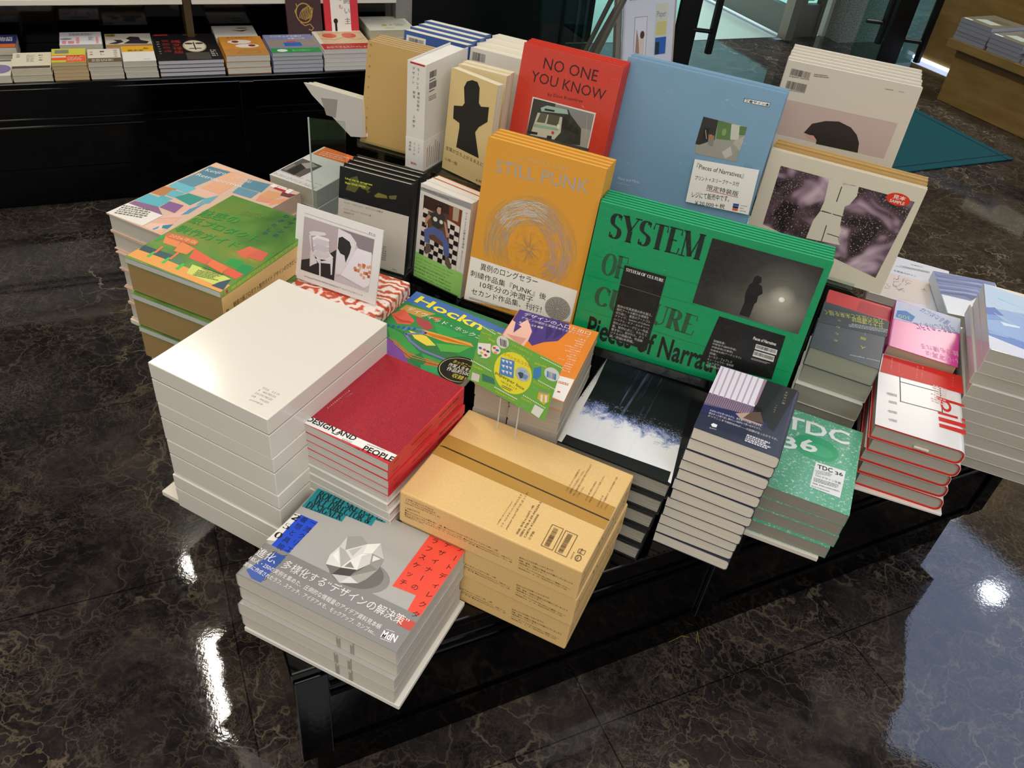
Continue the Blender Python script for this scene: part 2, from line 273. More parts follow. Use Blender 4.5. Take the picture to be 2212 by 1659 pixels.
def art(mb, ops, fr, mm=.001):
    """print ops onto a face: fr maps (x, y, height) in metres to the part's local space"""
    rnd = random.Random(11)
    for oi, op in enumerate(ops):
        lz = .00022*op[0]+4e-6*(oi % 50); k = op[1]
        if k == 'p':
            c = op[3]; mb.face([fr(c[i]*mm, c[i+1]*mm, lz) for i in range(0, len(c), 2)], A_(op[2]))
        elif k == 'e':
            cx, cy, rx, ry, an, ring = op[3:9]; ca, sa = math.cos(rad(an)), math.sin(rad(an)); N = 28
            P = lambda q, s: fr((cx+ca*rx*s*math.cos(q)-sa*ry*s*math.sin(q))*mm, (cy+sa*rx*s*math.cos(q)+ca*ry*s*math.sin(q))*mm, lz)
            if ring:
                for i in range(N): a, b = 6.2832*i/N, 6.2832*(i+1)/N; mb.face([P(a, 1), P(b, 1), P(b, 1-ring), P(a, 1-ring)], A_(op[2]))
            else: mb.face([P(6.2832*i/N, 1) for i in range(N)], A_(op[2]))
        elif k == 'l':
            w, c = op[3]/2, op[4]; pts = [(c[i], c[i+1]) for i in range(0, len(c), 2)]
            for (ax, ay), (bx, by) in zip(pts, pts[1:]):
                L = math.hypot(bx-ax, by-ay) or 1; nx, ny = -(by-ay)/L*w, (bx-ax)/L*w
                mb.face([fr(x*mm, y*mm, lz) for x, y in ((ax-nx, ay-ny), (bx-nx, by-ny), (bx+nx, by+ny), (ax+nx, ay+ny))], A_(op[2]))
        elif k == 't':
            s, x, y, an, w, h, col = op[2:9]; st = op[9] if len(op) > 9 else ''
            vs, fs = serif(s) if st == 's' else glyph(s, st == 'b')
            if not vs: continue
            X0, X1 = min(p[0] for p in vs), max(p[0] for p in vs); Y0, Y1 = min(p[1] for p in vs), max(p[1] for p in vs)
            sx, sy = w/max(1e-6, X1-X0), h/max(1e-6, Y1-Y0); ca, sa = math.cos(rad(an)), math.sin(rad(an))
            mb.add([fr((x+ca*(p[0]-X0)*sx-sa*(p[1]-Y0)*sy)*mm, (y+sa*(p[0]-X0)*sx+ca*(p[1]-Y0)*sy)*mm, lz) for p in vs], fs, A_(col))
        elif k == 'v':
            s, x, y, dx, dy, em, an, col = op[2:10]
            for i, ch in enumerate(s):
                if ch == ' ': continue
                vs, fs = glyph(ch); q = rad(an - (90 if ch in 'ー―' else 0)); ca, sa = math.cos(q), math.sin(q)
                mx = .5 if ord(ch) > 255 else (max(p[0] for p in vs)+min(p[0] for p in vs))/2
                mb.add([fr((x+dx*i+(ca*(p[0]-mx)-sa*(p[1]-.38))*em)*mm, (y+dy*i+(sa*(p[0]-mx)+ca*(p[1]-.38))*em)*mm, lz) for p in vs], fs, A_(col))
        elif k == 's':
            cx, cy, rx, ry, r0, r1, a0, a1, n, ln, wd, cols, seed, radial, ylo = op[2:17]; rs = random.Random(seed)
            for i in range(n):
                a = rs.uniform(a0, a1); r = rs.uniform(r0, r1); N = 5; z = lz+rs.uniform(0, .0001); w = wd/2; d = rs.uniform(.4, 1)*ln
                if radial: pts = [(cx+rx*q*math.cos(rad(a)), cy+ry*q*math.sin(rad(a))) for q in (r0, r)]
                else:
                    e = rs.uniform(-.05, .05); pts = [(cx+rx*(r+e*j/N)*math.cos(rad(a+d*(j/N-.5))), cy+ry*(r+e*j/N)*math.sin(rad(a+d*(j/N-.5)))) for j in range(N+1)]
                col = A_(rs.choice(cols))
                if min(q[1] for q in pts) < ylo: continue
                for (ax, ay), (bx, by) in zip(pts, pts[1:]):
                    L = math.hypot(bx-ax, by-ay) or 1; nx, ny = -(by-ay)/L*w, (bx-ax)/L*w
                    mb.face([fr(x*mm, y*mm, z) for x, y in ((ax-nx, ay-ny), (bx-nx, by-ny), (bx+nx, by+ny), (ax+nx, ay+ny))], col)
        elif k in 'gb':
            x, y, an, w, h = op[2:7]; ca, sa = math.cos(rad(an)), math.sin(rad(an))
            def rc(u0, v0, u1, v1, col): mb.face([fr((x+ca*u-sa*v)*mm, (y+sa*u+ca*v)*mm, lz) for u, v in ((u0, v0), (u1, v0), (u1, v1), (u0, v1))], A_(col))
            if k == 'b':
                u = 0
                while u < w*.985:
                    b = rnd.choice((.008, .012, .02))*w; rc(u, 0, min(w, u+b), h, op[7]); u += b + rnd.choice((.008, .014, .02))*w
            else:
                n, col, fill = op[7:10]; rh = h/n
                for i in range(n):
                    u = 0; end = w*rnd.uniform(.7, 1)
                    while u < end: b = rnd.uniform(.25, 1.1)*rh; rc(u, i*rh+rh*.2, min(end, u+b), i*rh+rh*(.2+fill), col); u += b+rh*.22

# ------------------------------------------------------------------ books
def omap(spine, w, d):  # maps spine-left frame (u across from spine, v along spine, z) to book x, y
    return {'L': lambda u, v, z: (u, v, z), 'R': lambda u, v, z: (w-u, d-v, z), 'F': lambda u, v, z: (w-v, u, z), 'B': lambda u, v, z: (v, d-u, z)}[spine]
def shell(mb, w, d, h, spine, t, rnd_r, m, v0=0.0, v1=None, grow=0.0, ms=None):
    W, L = (w, d) if spine in 'LR' else (d, w); v1 = L if v1 is None else v1; fn = omap(spine, w, d); r = min(rnd_r, h*.49); g = grow
    out = [(W+g, -g)]; inn = [(W+g, t-g)]; N = 5 if r > .001 else 1
    for (cz, a0, a1) in ((r, -90, -180), (h-r, 180, 90)):
        for i in range(N+1):
            a = rad(a0+(a1-a0)*i/N); out.append((r+(r+g)*math.cos(a) if r > 0 else -g, cz+(r+g)*math.sin(a) if r > 0 else (-g if cz < h/2 else h+g)))
            q = max(r-t, 0); inn.append((max(t, r)+(q)*math.cos(a) if r > t else t-g, cz+q*math.sin(a) if r > t else (t-g if cz < h/2 else h-t+g)))
    out.append((W+g, h+g)); inn.append((W+g, h-t+g)); n = len(out); vs = [fn(u, v, z) for v in (v0, v1) for u, z in out+inn]; fs = []
    for i in range(n-1):
        o0, i0 = i, n+i; b = 2*n
        fs += [(o0, o0+1, b+o0+1, b+o0), (i0, b+i0, b+i0+1, i0+1), (o0, i0, i0+1, o0+1), (b+o0, b+o0+1, b+i0+1, b+i0)]
    fs += [(0, 2*n, 3*n, n), (n-1, 2*n-1, 4*n-1, 3*n-1)]
    mb.add(vs, fs, m)
def book(name, label, cat, group, w, d, h, spine='L', cov='e8e4da', pg='d9d4c6', pgdark='', hard=False, rnd_r=0.0, ops=None, band=None, rough=.4, covm=None, extra=None, mat=None, inset=.0006, spine_ops=None, front_ops=None):
    root = thing(name, label, cat, group, mat); cm = covm or M(cov, rough, .45)
    t = .0024 if hard else .0007; ov = .003 if hard else inset
    mb = MB(); shell(mb, w, d, h, spine, t, rnd_r, cm)
    if ops: art(mb, ops, lambda x, y, z: (min(max(x, 0), w), min(max(y, 0), d), h+z))
    if front_ops: art(mb, front_ops, lambda x, y, z: (x, -z, y))
    if spine_ops: art(mb, spine_ops, lambda x, y, z: (w+z, x, y))
    mb.build('cover', root)
    W, L = (w, d) if spine in 'LR' else (d, w); fn = omap(spine, w, d); p = MB(); e = .00008
    if rnd_r > .002:
        r = min(rnd_r, h*.49)-t-e; q = [(W-ov, t+e)] + [(r+t+e+r*math.cos(rad(a)), t+e+r+r*math.sin(rad(a))) for a in range(270, 179, -18)] + [(r+t+e+r*math.cos(rad(a)), h-t-e-r+r*math.sin(rad(a))) for a in range(180, 89, -18)] + [(W-ov, h-t-e)]
        p.prism([(u, z) for u, z in q], ov, L-ov, pages(pg, pgdark), lambda u, z, v: fn(u, v, z))
    else:
        p.add([fn(u, v, z) for z in (t+e, h-t-e) for u, v in ((t+e, ov), (W-ov, ov), (W-ov, L-ov), (t+e, L-ov))], [(0, 3, 2, 1), (4, 5, 6, 7), (0, 1, 5, 4), (1, 2, 6, 5), (2, 3, 7, 6), (3, 0, 4, 7)], pages(pg, pgdark))
    p.build('page_block', root)
    if band:
        bcol, v0, v1, bops = band[:4]; b = MB(); shell(b, w, d, h, spine, .0003, rnd_r, M(bcol, .4, .4), v0, v1, .0004)
        if bops: art(b, bops, lambda x, y, z: (x, y, h+.0005+z))
        b.build('paper_band', root)
    if extra: extra(root)
    return root
ORD = ['topmost', 'second from the top', 'third from the top', 'fourth from the top', 'fifth from the top', 'sixth from the top', 'seventh from the top', 'eighth from the top', 'ninth from the top', 'tenth from the top', 'eleventh from the top']
def ordn(i, n): return 'topmost' if i == 0 else 'bottom one' if i == n-1 else ORD[i]
def stack(make, pose, n, h, desc, where, group, shift=(0, 0), jit=.0025, seed=1, plain=None, toplab=None, dyaw=1.0):
    """make(label, mat, top) builds one; the top one carries art, the rest are copies of a plain one"""
    rnd = random.Random(seed); x, y, z, yaw = pose[:4]; first = None
    for i in range(n):
        f = i/max(1, n-1); m = at(x+shift[0]*f+(rnd.uniform(-jit, jit) if i else 0), y+shift[1]*f+(rnd.uniform(-jit, jit) if i else 0), z-(i+1)*h+.0002, yaw+(rnd.uniform(-dyaw, dyaw) if i else 0))
        lab = (toplab if (i == 0 and toplab) else '%s, %s %s' % (desc, ordn(i, n), where))
        if i == 0: make(lab, m, True)
        elif first is None: first = make(lab, m, False)
        else: dup(first, lab, m)
def standmat(p, k=0.0, lift=0.0):   # book standing upright: local x along the shelf, y up the cover, z towards the viewer; front cover at z = thickness
    a, t = rad(p['yaw']), rad(p['tilt']); ex = Vector((math.cos(a), math.sin(a), 0)); up = Vector((-math.sin(a)*math.sin(t), math.cos(a)*math.sin(t), math.cos(t))); n = ex.cross(up)
    o = Vector((p['x'], p['y'], p['z'])) - n*k + up*lift
    return Matrix(((ex.x, up.x, n.x, o.x), (ex.y, up.y, n.y, o.y), (ex.z, up.z, n.z, o.z), (0, 0, 0, 1)))
def standing(make, p, n, t, desc, where, group, gap=.0006, xj=.0, seed=3, toplab=None):
    first = None; rnd = random.Random(seed); tt = math.tan(rad(p['tilt']))
    for i in range(n):
        q = dict(p); 
        m = standmat(q, (i+1)*t+i*gap, i*(t+gap)*tt) @ Matrix.Translation((rnd.uniform(-xj, xj) if i else 0, 0, 0))
        lab = toplab if (i == 0 and toplab) else '%s, %s %s' % (desc, ['front one', 'second from the front', 'third from the front', 'fourth from the front', 'fifth from the front', 'sixth from the front'][i] if not (i == n-1 and n > 2) else 'rearmost', where)
        if i == 0: make(lab, m, True)
        elif first is None: first = make(lab, m, False)
        else: dup(first, lab, m)
def acrylic_stand(p, T, t0, label, legs=True, back=.6, front=.012, side=0.0, mat=None, ztab=.38, w=None, x0=0.0, deep=.014, xi=.012):
    """flat clear shelf with a leaning back plate and two rear legs"""
    mat = mat or ACR; w = w or p['w']; tl = rad(p['tilt']); zs = -t0*math.sin(tl)-.0006; root = thing('acrylic_stand', label, 'display stand', 'clear acrylic stands', at(p['x'], p['y'], p['z'], p['yaw']))
    D = T/math.cos(tl)+deep
    MB().box(x0-side, -front, zs-.005, x0+w+side, D, zs, mat).build('shelf_plate', root)
    MB().box(x0-side, -front, zs+.0001, x0+w+side, -front+.003, zs+.012, mat).build('front_lip', root)
    hb = p['h']*back; b = T/math.cos(tl)+.003; s, c = math.sin(tl), math.cos(tl)
    MB().prism([(b, zs+.0002), (b+.004, zs+.0002), (b+.004+s*hb, zs+c*hb), (b+s*hb, zs+c*hb)], x0+.004, x0+w-.004, mat, lambda y, z, x: (x, y, z)).build('back_plate', root)
    if legs:
        for xx in (x0+xi, x0+w-xi-.006): MB().box(xx, D-.018, ztab-p['z']+.0003, xx+.006, D, zs-.0052, mat).build('leg', root)
    return root
POSE = {}; ST = {}; ART = {}
POSE = {'white': [-0.5211, 0.886, 0.69, -23.58, 0.2184, 0.2796], 'dap': [-0.2944, 0.864, 0.63, -23.95, 0.1497, 0.2053], 'kraft': [-0.1419, 0.8094, 0.573, -21.27, 0.2882, 0.2131], 'rough': [-0.3449, 0.6823, 0.506, -20.64, 0.2571, 0.1912], 'tdc': [0.4366, 1.0036, 0.495, -19.87, 0.15, 0.233], 'bill': [0.6515, 1.1395, 0.545, -17.42, 0.1559, 0.2406], 'navy': [0.2706, 0.9321, 0.66, -20.26, 0.1317, 0.1779], 'dark': [0.0735, 0.9966, 0.545, -21.06, 0.2052, 0.2612], 'green': [-0.6533, 1.1126, 0.715, -19.84, 0.1936, 0.2676], 'ken': [-0.8271, 1.3826, 0.63, -22.95, 0.2312, 0.2979], 'jin': [0.55, 1.2912, 0.59, -21.11, 0.1301, 0.1857], 'pink': [0.7352, 1.3774, 0.56, -20.82, 0.1331, 0.1973], 'design': [-0.0592, 1.003, 0.65, -15.49, 0.1469, 0.206], 'kron': [-0.5847, 1.6323, 0.63, -22.75, 0.126, 0.192], 'salmon': [-0.4192, 1.1917, 0.638, -18.0, 0.18, 0.13], 'hock': [-0.2719, 1.0864, 0.61, -21.0, 0.2, 0.205], 'blue': [0.8568, 1.2686, 0.65, -18.2, 0.24, 0.259], 'sea': [0.9686, 1.6351, 0.5, -9.0, 0.147, 0.2], 'scrib': [0.8294, 1.7478, 0.465, -20.0, 0.182, 0.235], 'redd': [0.6322, 1.4864, 0.54, -20.0, 0.135, 0.125]}
ST = {'punk': {'x': -0.1058, 'y': 1.2696, 'z': 0.61, 'yaw': -19.34, 'w': 0.2115, 'tilt': 9.77, 'h': 0.3019}, 'sys': {'x': 0.0903, 'y': 1.1896, 'z': 0.61, 'yaw': -16.13, 'w': 0.3736, 'tilt': 10.74, 'h': 0.2542}, 'pinkbook': {'x': 0.4079, 'y': 1.4371, 'z': 0.69, 'yaw': -20.49, 'w': 0.2689, 'tilt': 1.32, 'h': 0.2112}, 'beige': {'x': -0.3736, 'y': 1.5922, 'z': 0.75, 'yaw': -18.27, 'w': 0.1321, 'tilt': 10.85, 'h': 0.1959}, 'cream': {'x': -0.1928, 'y': 1.5177, 'z': 0.75, 'yaw': -35.03, 'w': 0.1124, 'tilt': 4.28, 'h': 0.1936}, 'une': {'x': -0.3759, 'y': 1.3831, 'z': 0.6, 'yaw': -15.64, 'w': 0.1471, 'tilt': 8.35, 'h': 0.1795}, 'lime': {'x': -0.2182, 'y': 1.3588, 'z': 0.59, 'yaw': -29.61, 'w': 0.1147, 'tilt': 4.45, 'h': 0.1935}, 'card': {'x': -0.4134, 'y': 1.2249, 'z': 0.642, 'yaw': -19.31, 'w': 0.17, 'tilt': 11.97, 'h': 0.1354}, 'gcard': {'x': -0.0688, 'y': 0.983, 'z': 0.655, 'yaw': -31.3, 'w': 0.144, 'tilt': 16.68, 'h': 0.0919}, 'red': {'x': -0.0737, 'y': 1.5158, 'z': 0.7496, 'yaw': -20.53, 'w': 0.1949, 'tilt': 11.0, 'h': 0.25}, 'blue': {'x': 0.1175, 'y': 1.4855, 'z': 0.7531, 'yaw': -19.45, 'w': 0.2891, 'tilt': 9.0, 'h': 0.25}, 'hair': {'x': 0.4246, 'y': 1.5691, 'z': 0.7532, 'yaw': -16.37, 'w': 0.2425, 'tilt': 9.0, 'h': 0.26}, 'bluebk': {'x': -0.3185, 'y': 1.7386, 'z': 0.7438, 'yaw': -20.1, 'w': 0.1472, 'tilt': 8.0, 'h': 0.188}, 'creambk': {'x': -0.1805, 'y': 1.6987, 'z': 0.7368, 'yaw': -20.28, 'w': 0.169, 'tilt': 8.0, 'h': 0.19}, 'film': {'x': -0.519, 'y': 1.5827, 'z': 0.6409, 'yaw': -21.04, 'w': 0.141, 'tilt': 14.0, 'h': 0.2}}
SYSGLOW_ = (0.3185, 0.1746, 0.0085)
PRICE_ = [0.1713,0.0257,0.2894,0.0333,0.2837,0.1162,0.1666,0.1059]
FILM_ = [0.0000,0.2000,0.1410,0.2000,0.1544,0.1280,0.1253,0.1224,0.0225,0.1808]
ART['rough'] = [
[1,'p','178f9a',[3.9,185.8,128.2,189.9,129,177.8,113.4,175.9,114.7,162.7,71.7,160.9,72.8,147.8,4.7,143.4]],[2,'t','ROUGH SKETCH OF',11.4,168.8,4.2,116.9,14.7,'173238','s'],[2,'t','ART DIRECTOR &',9.6,155.8,4.1,100.1,14,'173238','s'],[2,'t','DESIGNER',9.8,143.1,5.3,60.2,14.4,'173238','s'],[1,'p','f2efe8',[4.8,127.8,13,129.3,12,71,0.2,65.9]],[2,'t','2',4.7,115,3.4,12,10.9,'1b1b1b','s'],
[2,'t','5',4.4,95.6,3.6,10.9,10.5,'1b1b1b','s'],[2,'t','0',4.2,75.7,2.7,11.3,11.2,'1b1b1b','s'],[1,'p','1f4fd6',[13,129.3,43.3,130.1,40.6,3.1,11.4,1.5]],[2,'v','着想と具現化表例の',23.19,123.39,0.49,-14.38,11.5,0,'12203f'],[2,'v','一流クリエイターの',38.22,125.06,0.12,-14.16,11.5,0,'12203f'],[1,'p','f2513f',[198.2,190.8,258.6,195.2,256.6,36.2,239,35.6,234.6,88.9,197.9,86.1]],
[2,'v','アートディレクター',250.89,189.99,-0.17,-18.3,11.5,0,'3a1012'],[2,'v','デザイナーの',229.95,187.99,-0.73,-17.62,11.5,0,'3a1012'],[2,'v','ラフスケッチ',210.05,184.88,-0.38,-17.23,11.5,0,'3a1012'],[1,'e','8d8b88',148.4,79.8,45,27.8,6.1,0],[2,'e','6f6d6a',143.4,81.5,39,26,8.5,0],[3,'p','e9e8e4',[98,72.1,93.4,88.6,96.4,107.4,119.1,77.1]],
[3,'p','b9b7b3',[96.4,107.4,107.2,106.2,123.7,96.3,119.1,77.1]],[3,'p','d8d7d3',[96.4,107.4,96.1,128.5,113,139.5,107.2,106.2]],[3,'p','a3a19d',[96.1,128.5,113,139.5,128.7,130.9,107.2,106.2]],[3,'p','e2e0dc',[107.2,106.2,128.7,130.9,132.2,113.3,123.7,96.3]],[3,'p','f1f0ec',[128.7,130.9,144.8,141.5,143.7,119.9,132.2,113.3]],[3,'p','c9c7c3',[144.8,141.5,163.8,119.2,143.7,119.9]],
[3,'p','9a9894',[163.8,119.2,166.6,99.4,151.1,102.4,143.7,119.9]],[3,'p','d5d3cf',[132.2,113.3,143.7,119.9,151.1,102.4,141.1,84.9]],[3,'p','efeeea',[123.7,96.3,132.2,113.3,141.1,84.9,119.1,77.1]],[3,'p','77756f',[98,72.1,119.1,77.1,115,61.9]],[3,'p','4a4844',[119.1,77.1,141.1,84.9,138.9,70.9,115,61.9]],[3,'p','8b8985',[141.1,84.9,151.1,102.4,166.6,99.4,138.9,70.9]],
[3,'p','c8c6c2',[115,61.9,138.9,70.9,132.5,54.7]],[3,'p','a9a7a2',[138.9,70.9,166.6,99.4,161.2,77.8,155.3,66.5]],[3,'p','e0dedb',[138.9,70.9,155.3,66.5,132.5,54.7]],[4,'p','fbfaf6',[127.3,101.4,132.6,111.9,139.7,116]],[4,'p','c4c2be',[112,108,125.3,123.3,122.3,101.9]],[4,'p','8f8d88',[122.5,80.5,125.4,92.4,136.2,85.4]],
[4,'p','e6e4e0',[151.8,106.7,147.2,117.5,159.6,117.2]],[4,'p','fbfaf7',[98.9,101.1,97.1,89.5,113.1,82.3]],[4,'p','5d5b57',[142.1,85.3,148.3,96.1,140.7,76.6]]]
ART['rough_band'] = [
[1,'p','3556a8',[25.3,54.4,42.8,55.2,40.6,3.1,25.3,2.6,10,10.3]],[1,'p','cf4f43',[229.8,49.3,257,50.8,256.6,36.2,237.9,36]],[2,'t','進化、多様化する“デザインの解決策”',3,36.3,0.3,244.8,15.7,'f4f2ee'],[2,'t','185人・250の実例を集めた、圧倒的な情報量のアイデア資料見本帳',1,25.6,-2,219.3,8.3,'f4f2ee'],[2,'t','実際に作成されたラフ、スケッチ、アイデアメモ、モックアップ、カンプetc...',1.2,14,-1.8,218.8,7.7,'f4f2ee'],[2,'t','MdN',227.1,9.3,4.6,21.1,11.3,'ffffff','b'],
[2,'g',228.2,6.7,5.7,18.5,1.9,1,'f4f2ee',0.5],[2,'g',227.5,22.1,7.7,17.6,1.6,1,'f4f2ee',0.5]]
ART['white'] = [
[1,'t','TITLE    0 0 10',168.2,45.7,3.5,28.9,3.9,'9a958c'],[1,'t','8    460 PIECES',167.5,39.3,2.4,29.2,3.7,'9a958c'],[1,'t','210 292 PIECES',167.5,32.2,2.1,29.2,3.8,'9a958c'],[1,'t','128     PAGES',167.6,25.1,1.8,29.3,3.6,'9a958c'],[1,'t','printings.jp',171.9,16.9,4.8,21.2,3.8,'9a958c']]
ART['dap'] = [
[1,'p','f1efea',[0.7,-2.2,-1.7,16.4,151.4,21.7,150,6.5]],[1,'p','#glit',[-1.7,16.4,1.7,204.4,146.9,208.4,150.7,21.2]],[2,'t','DESIGN AND',-0.7,5.5,3,83.5,10.9,'141414','b'],[2,'t','PEOPLE',102.6,1.2,4.1,48.8,11.2,'141414','b'],[2,'l','141414',1.6,[45.9,6.3,54.4,6.2,56.9,12.4]],[2,'l','141414',1.2,[88.6,-0.6,99.9,0.7]],
[2,'g',66.6,-0.2,4.1,16.7,6.8,3,'8a8a86',0.5],[2,'g',102.3,14,6.2,30.3,2.9,1,'8a8a86',0.5],[2,'v','装いとことばの場所をめぐる',9.55,95.03,-0.11,-4.1,2.6,45,'f6e9ea'],[2,'v','ISSUE Vol.2',16.69,94.96,-0.2,-1.39,1.6,45,'f6e9ea']]
ART['kraft'] = [
[1,'p','b5893d',[-0.1,141.6,286.5,134.4,289.5,85.8,0.5,91.3]],[1,'p','3a2712',[-1.4,111.4,8.6,115.1,289.3,107.2,288.5,104.4,9.8,112.2]],[2,'t','このダンボールケースは輸送用です。',212.2,125.7,89.6,55,3.2,'4b3517'],[2,'t','伝票等はこちらに貼付してください。',218.4,124.5,89.3,55.7,3.4,'4b3517'],[2,'t','汚れ、破損の場合でもお取り替えできませんので',225,123,90.8,75.9,3.2,'4b3517'],[2,'t','ご了承ください。',230.7,123.1,88.1,26,2.9,'4b3517'],
[2,'t','カッター等で開封する場合は、',244.1,123.7,90.7,46.3,2.8,'4b3517'],[2,'t','中身を傷つけないようにご注意ください。',250.4,123.4,90.2,62.7,2.9,'4b3517'],[2,'t','【お店の方へ】',263.7,121.5,91.5,24.5,2.8,'4b3517'],[2,'t','このケースは開封せず、そのままお客様へお渡し',268.7,120.3,90.4,76.2,2.8,'4b3517'],[2,'t','ください。',275,120.9,87.1,15.2,2.6,'4b3517'],[2,'t','小学館ぺぱぷんたすspecial',152.5,14.8,91.2,50.9,2.5,'4b3517'],
[2,'t','ミナ ペルホネンとぺぱぷんたす',159.1,14.5,91.5,71.7,3.1,'4b3517'],[2,'t','paperper box(ぺぱぺる ぼっくす)',167.4,14.4,92.3,80.6,3.8,'4b3517'],[2,'t','価格 本体16,000円 +税',184.2,13.8,91.8,61.5,3.6,'4b3517'],[2,'t','ISBN 978-4-09-942034-5',190,13.1,91.3,73.8,3.3,'4b3517'],[2,'t','C0876 ¥16000E',195.9,14.1,91,49.6,3.2,'4b3517'],[2,'t','小学館',203.3,13.7,90.2,17.1,4,'4b3517'],
[2,'t','分売不可',266.7,12,91.3,14.3,2.4,'4b3517'],[2,'l','4b3517',0.8,[218.7,56.2,235.9,56.4]],[2,'l','4b3517',0.8,[235.9,56.4,237.5,13.1]],[2,'l','4b3517',0.8,[237.5,13.1,220.2,13.3]],[2,'l','4b3517',0.8,[220.2,13.3,218.7,56.2]],[2,'l','4b3517',0.8,[239.8,55.7,257.9,55.8]],
[2,'l','4b3517',0.8,[257.9,55.8,258.7,12]],[2,'l','4b3517',0.8,[258.7,12,241.4,12.4]],[2,'l','4b3517',0.8,[241.4,12.4,239.8,55.7]],[2,'b',231.1,15.7,91.5,37.2,7.3,'4b3517'],[2,'b',251.8,14.9,90,37.3,7.3,'4b3517'],[2,'e','4b3517',273.8,19,4.4,6,-2.4,0.22],
[3,'t','紙',274.1,15.2,88.1,7.1,2.3,'4b3517'],[2,'l','4b3517',0.7,[269,35,278.4,35.8]],[2,'l','4b3517',0.7,[278.4,35.8,278.5,27.8]],[2,'l','4b3517',0.7,[278.5,27.8,269.1,27.5]],[2,'l','4b3517',0.7,[269.1,27.5,269,35]],[3,'t','PP',274.4,28.2,84.5,8.8,3.3,'4b3517']]
ART['kraft_front'] = [
[1,'t','小学館ぺぱぷんたすspecial',11.1,52.3,2.5,46,3.4,'3d2b12'],[1,'t','ミナ ペルホネンとぺぱぷんたす',10.8,47.9,2,50.4,3.7,'3d2b12'],[1,'t','paperper box(ぺぱぺる ぼっくす)',10.7,43.3,1.6,57.5,3.6,'3d2b12'],[1,'t','この箱の中には',10.5,32.6,7.7,25,3.1,'3d2b12'],[1,'t','●garaben(がらべん)(博多本)…1冊  ●paperper book(ぺぱぺるぶっく)(ミニ本)…1冊',10.2,27.3,0.7,153.2,3.6,'3d2b12'],[1,'t','●paperzon bag(ぺぱぞーばっぐ)…1個(フロッキーシール付)  ●paperper drum/tambourine(たいこ)…3個1セット',10.1,22.6,0.3,177.1,3.4,'3d2b12'],
[1,'t','●きらきらスコープ(きらきらスコープ、カタカタスコープ)…各1個  ●garapita(がらぴた)(シール)…1枚',9.9,18.7,0.1,177.2,3.2,'3d2b12'],[1,'t','が同梱されています。',9.8,14.8,2.2,33.1,3.2,'3d2b12'],[1,'t','造本には十分注意しておりますが、',196.2,36.3,3.6,53.4,3.3,'3d2b12'],[1,'t','印刷、製本、付録など製造上の不備がございましたら',196.5,30.6,0.5,82.2,3.6,'3d2b12'],[1,'t','「制作局コールセンター」',196.8,25.1,1,42.1,3.6,'3d2b12'],[1,'t','(フリーダイヤル0120-336-340)にご連絡ください。',196.9,19.4,-1.2,80.4,3.6,'3d2b12'],
[1,'t','(電話受付は、土・日・祝休日を除く9:30~17:30)',196.9,14.2,-0.4,75.1,3.2,'3d2b12']]
ART['green'] = [
[1,'p','e9a04e',[0.9,5.7,1.4,33.4,213.2,23.7,198.4,-7.9]],[1,'p','2d4a58',[0.7,44.5,29.9,45,29.5,29.6,3.4,28.7]],[1,'p','31535a',[29.9,45,60.6,46.2,63.9,29.1,32.3,29.3]],[1,'p','4f7f55',[60.6,46.2,87.1,46.1,91.1,26.8,64.4,28.6]],[1,'p','e58a4d',[6.6,86.8,37.6,91.2,48.5,67.8,19.7,66.9]],[1,'p','e6874a',[41.6,86.7,74,80.6,76,58.9,51.7,56.1]],
[1,'p','e2603f',[74,80.6,119.3,70.1,121,51.2,86.5,52.4]],[1,'p','e8703f',[119.3,70.1,157.1,64.4,159.6,44.4,122.5,52.2]],[1,'p','e0593f',[157.1,64.4,190.5,60.7,188.8,42.7,161.1,45.4]],[1,'p','d8694a',[135.6,108.5,142.3,136.6,162.2,135.9,162.3,99.1]],[1,'p','d0604a',[157.6,105,162.2,135.9,181.9,135.3,188.7,107.8]],[1,'p','1f9a45',[141.4,89.5,165.4,92.2,171.6,69.8,143.2,72.8]],
[1,'p','1c8f4b',[170.1,86.3,190.8,86.9,194.2,58.9,170.8,64.9]],[1,'p','3a9a45',[-0.3,72.3,4.2,94.9,11.6,75.7,4.8,61.5]],[1,'p','cfd86a',[104.4,40.1,169.7,40.6,182.8,38.7,177.1,12.2,114.8,14.7]],[1,'p','2b4b63',[173.4,22.1,182.8,38.7,194.6,7.5,169.7,7.4]],[2,'p','39c24a',[27.9,19.6,27.3,37.2,32.1,37.3,34.2,19.3]],[2,'p','39c24a',[60.4,17.1,58.9,36,63.2,35.8,66.6,16.9]],
[2,'p','39c24a',[90.5,15.5,90,34.8,95.4,34,97.8,14]],[2,'p','e4744a',[29.9,34.4,25.6,57.8,30.5,56.5,34.2,35.1]],[2,'p','e4744a',[62.1,33.7,59.5,56.8,64.3,55.5,67.3,32.8]],[3,'t','魅惑の',0.9,169.4,9.7,75.1,29,'1f9a45'],[3,'t','紙プロダクト',3.7,142.5,3.2,137.8,23.9,'1f9a45'],[3,'t','製作ガイド',5.1,107.9,3.3,123,23.5,'1f9a45'],
[2,'p','d8664a',[5.2,98,55.4,104.9,66.6,99.1,68.4,87.1,14.6,83.5,4.5,87.7]],[3,'t','2026年版',12.6,87,4.7,53.4,10.3,'d9d06a'],[3,'v','デザインの',148.08,257.01,2.03,-16.73,13,0,'1f5a78'],[3,'v','ひきだし',128.96,257.05,1.64,-19.05,13,0,'1f5a78'],[3,'t','別冊',130.9,182.6,-10.2,8.8,8.4,'1f5a78'],[3,'g',57.5,214.8,14,48.6,17.7,5,'7d9a4a',0.5],
[3,'t','印刷加工実物見本',124.4,36.1,2.1,40.8,7.1,'2e4a2a'],[3,'g',126.9,14.2,11.5,46.4,19.3,5,'4a6a2a',0.5]]
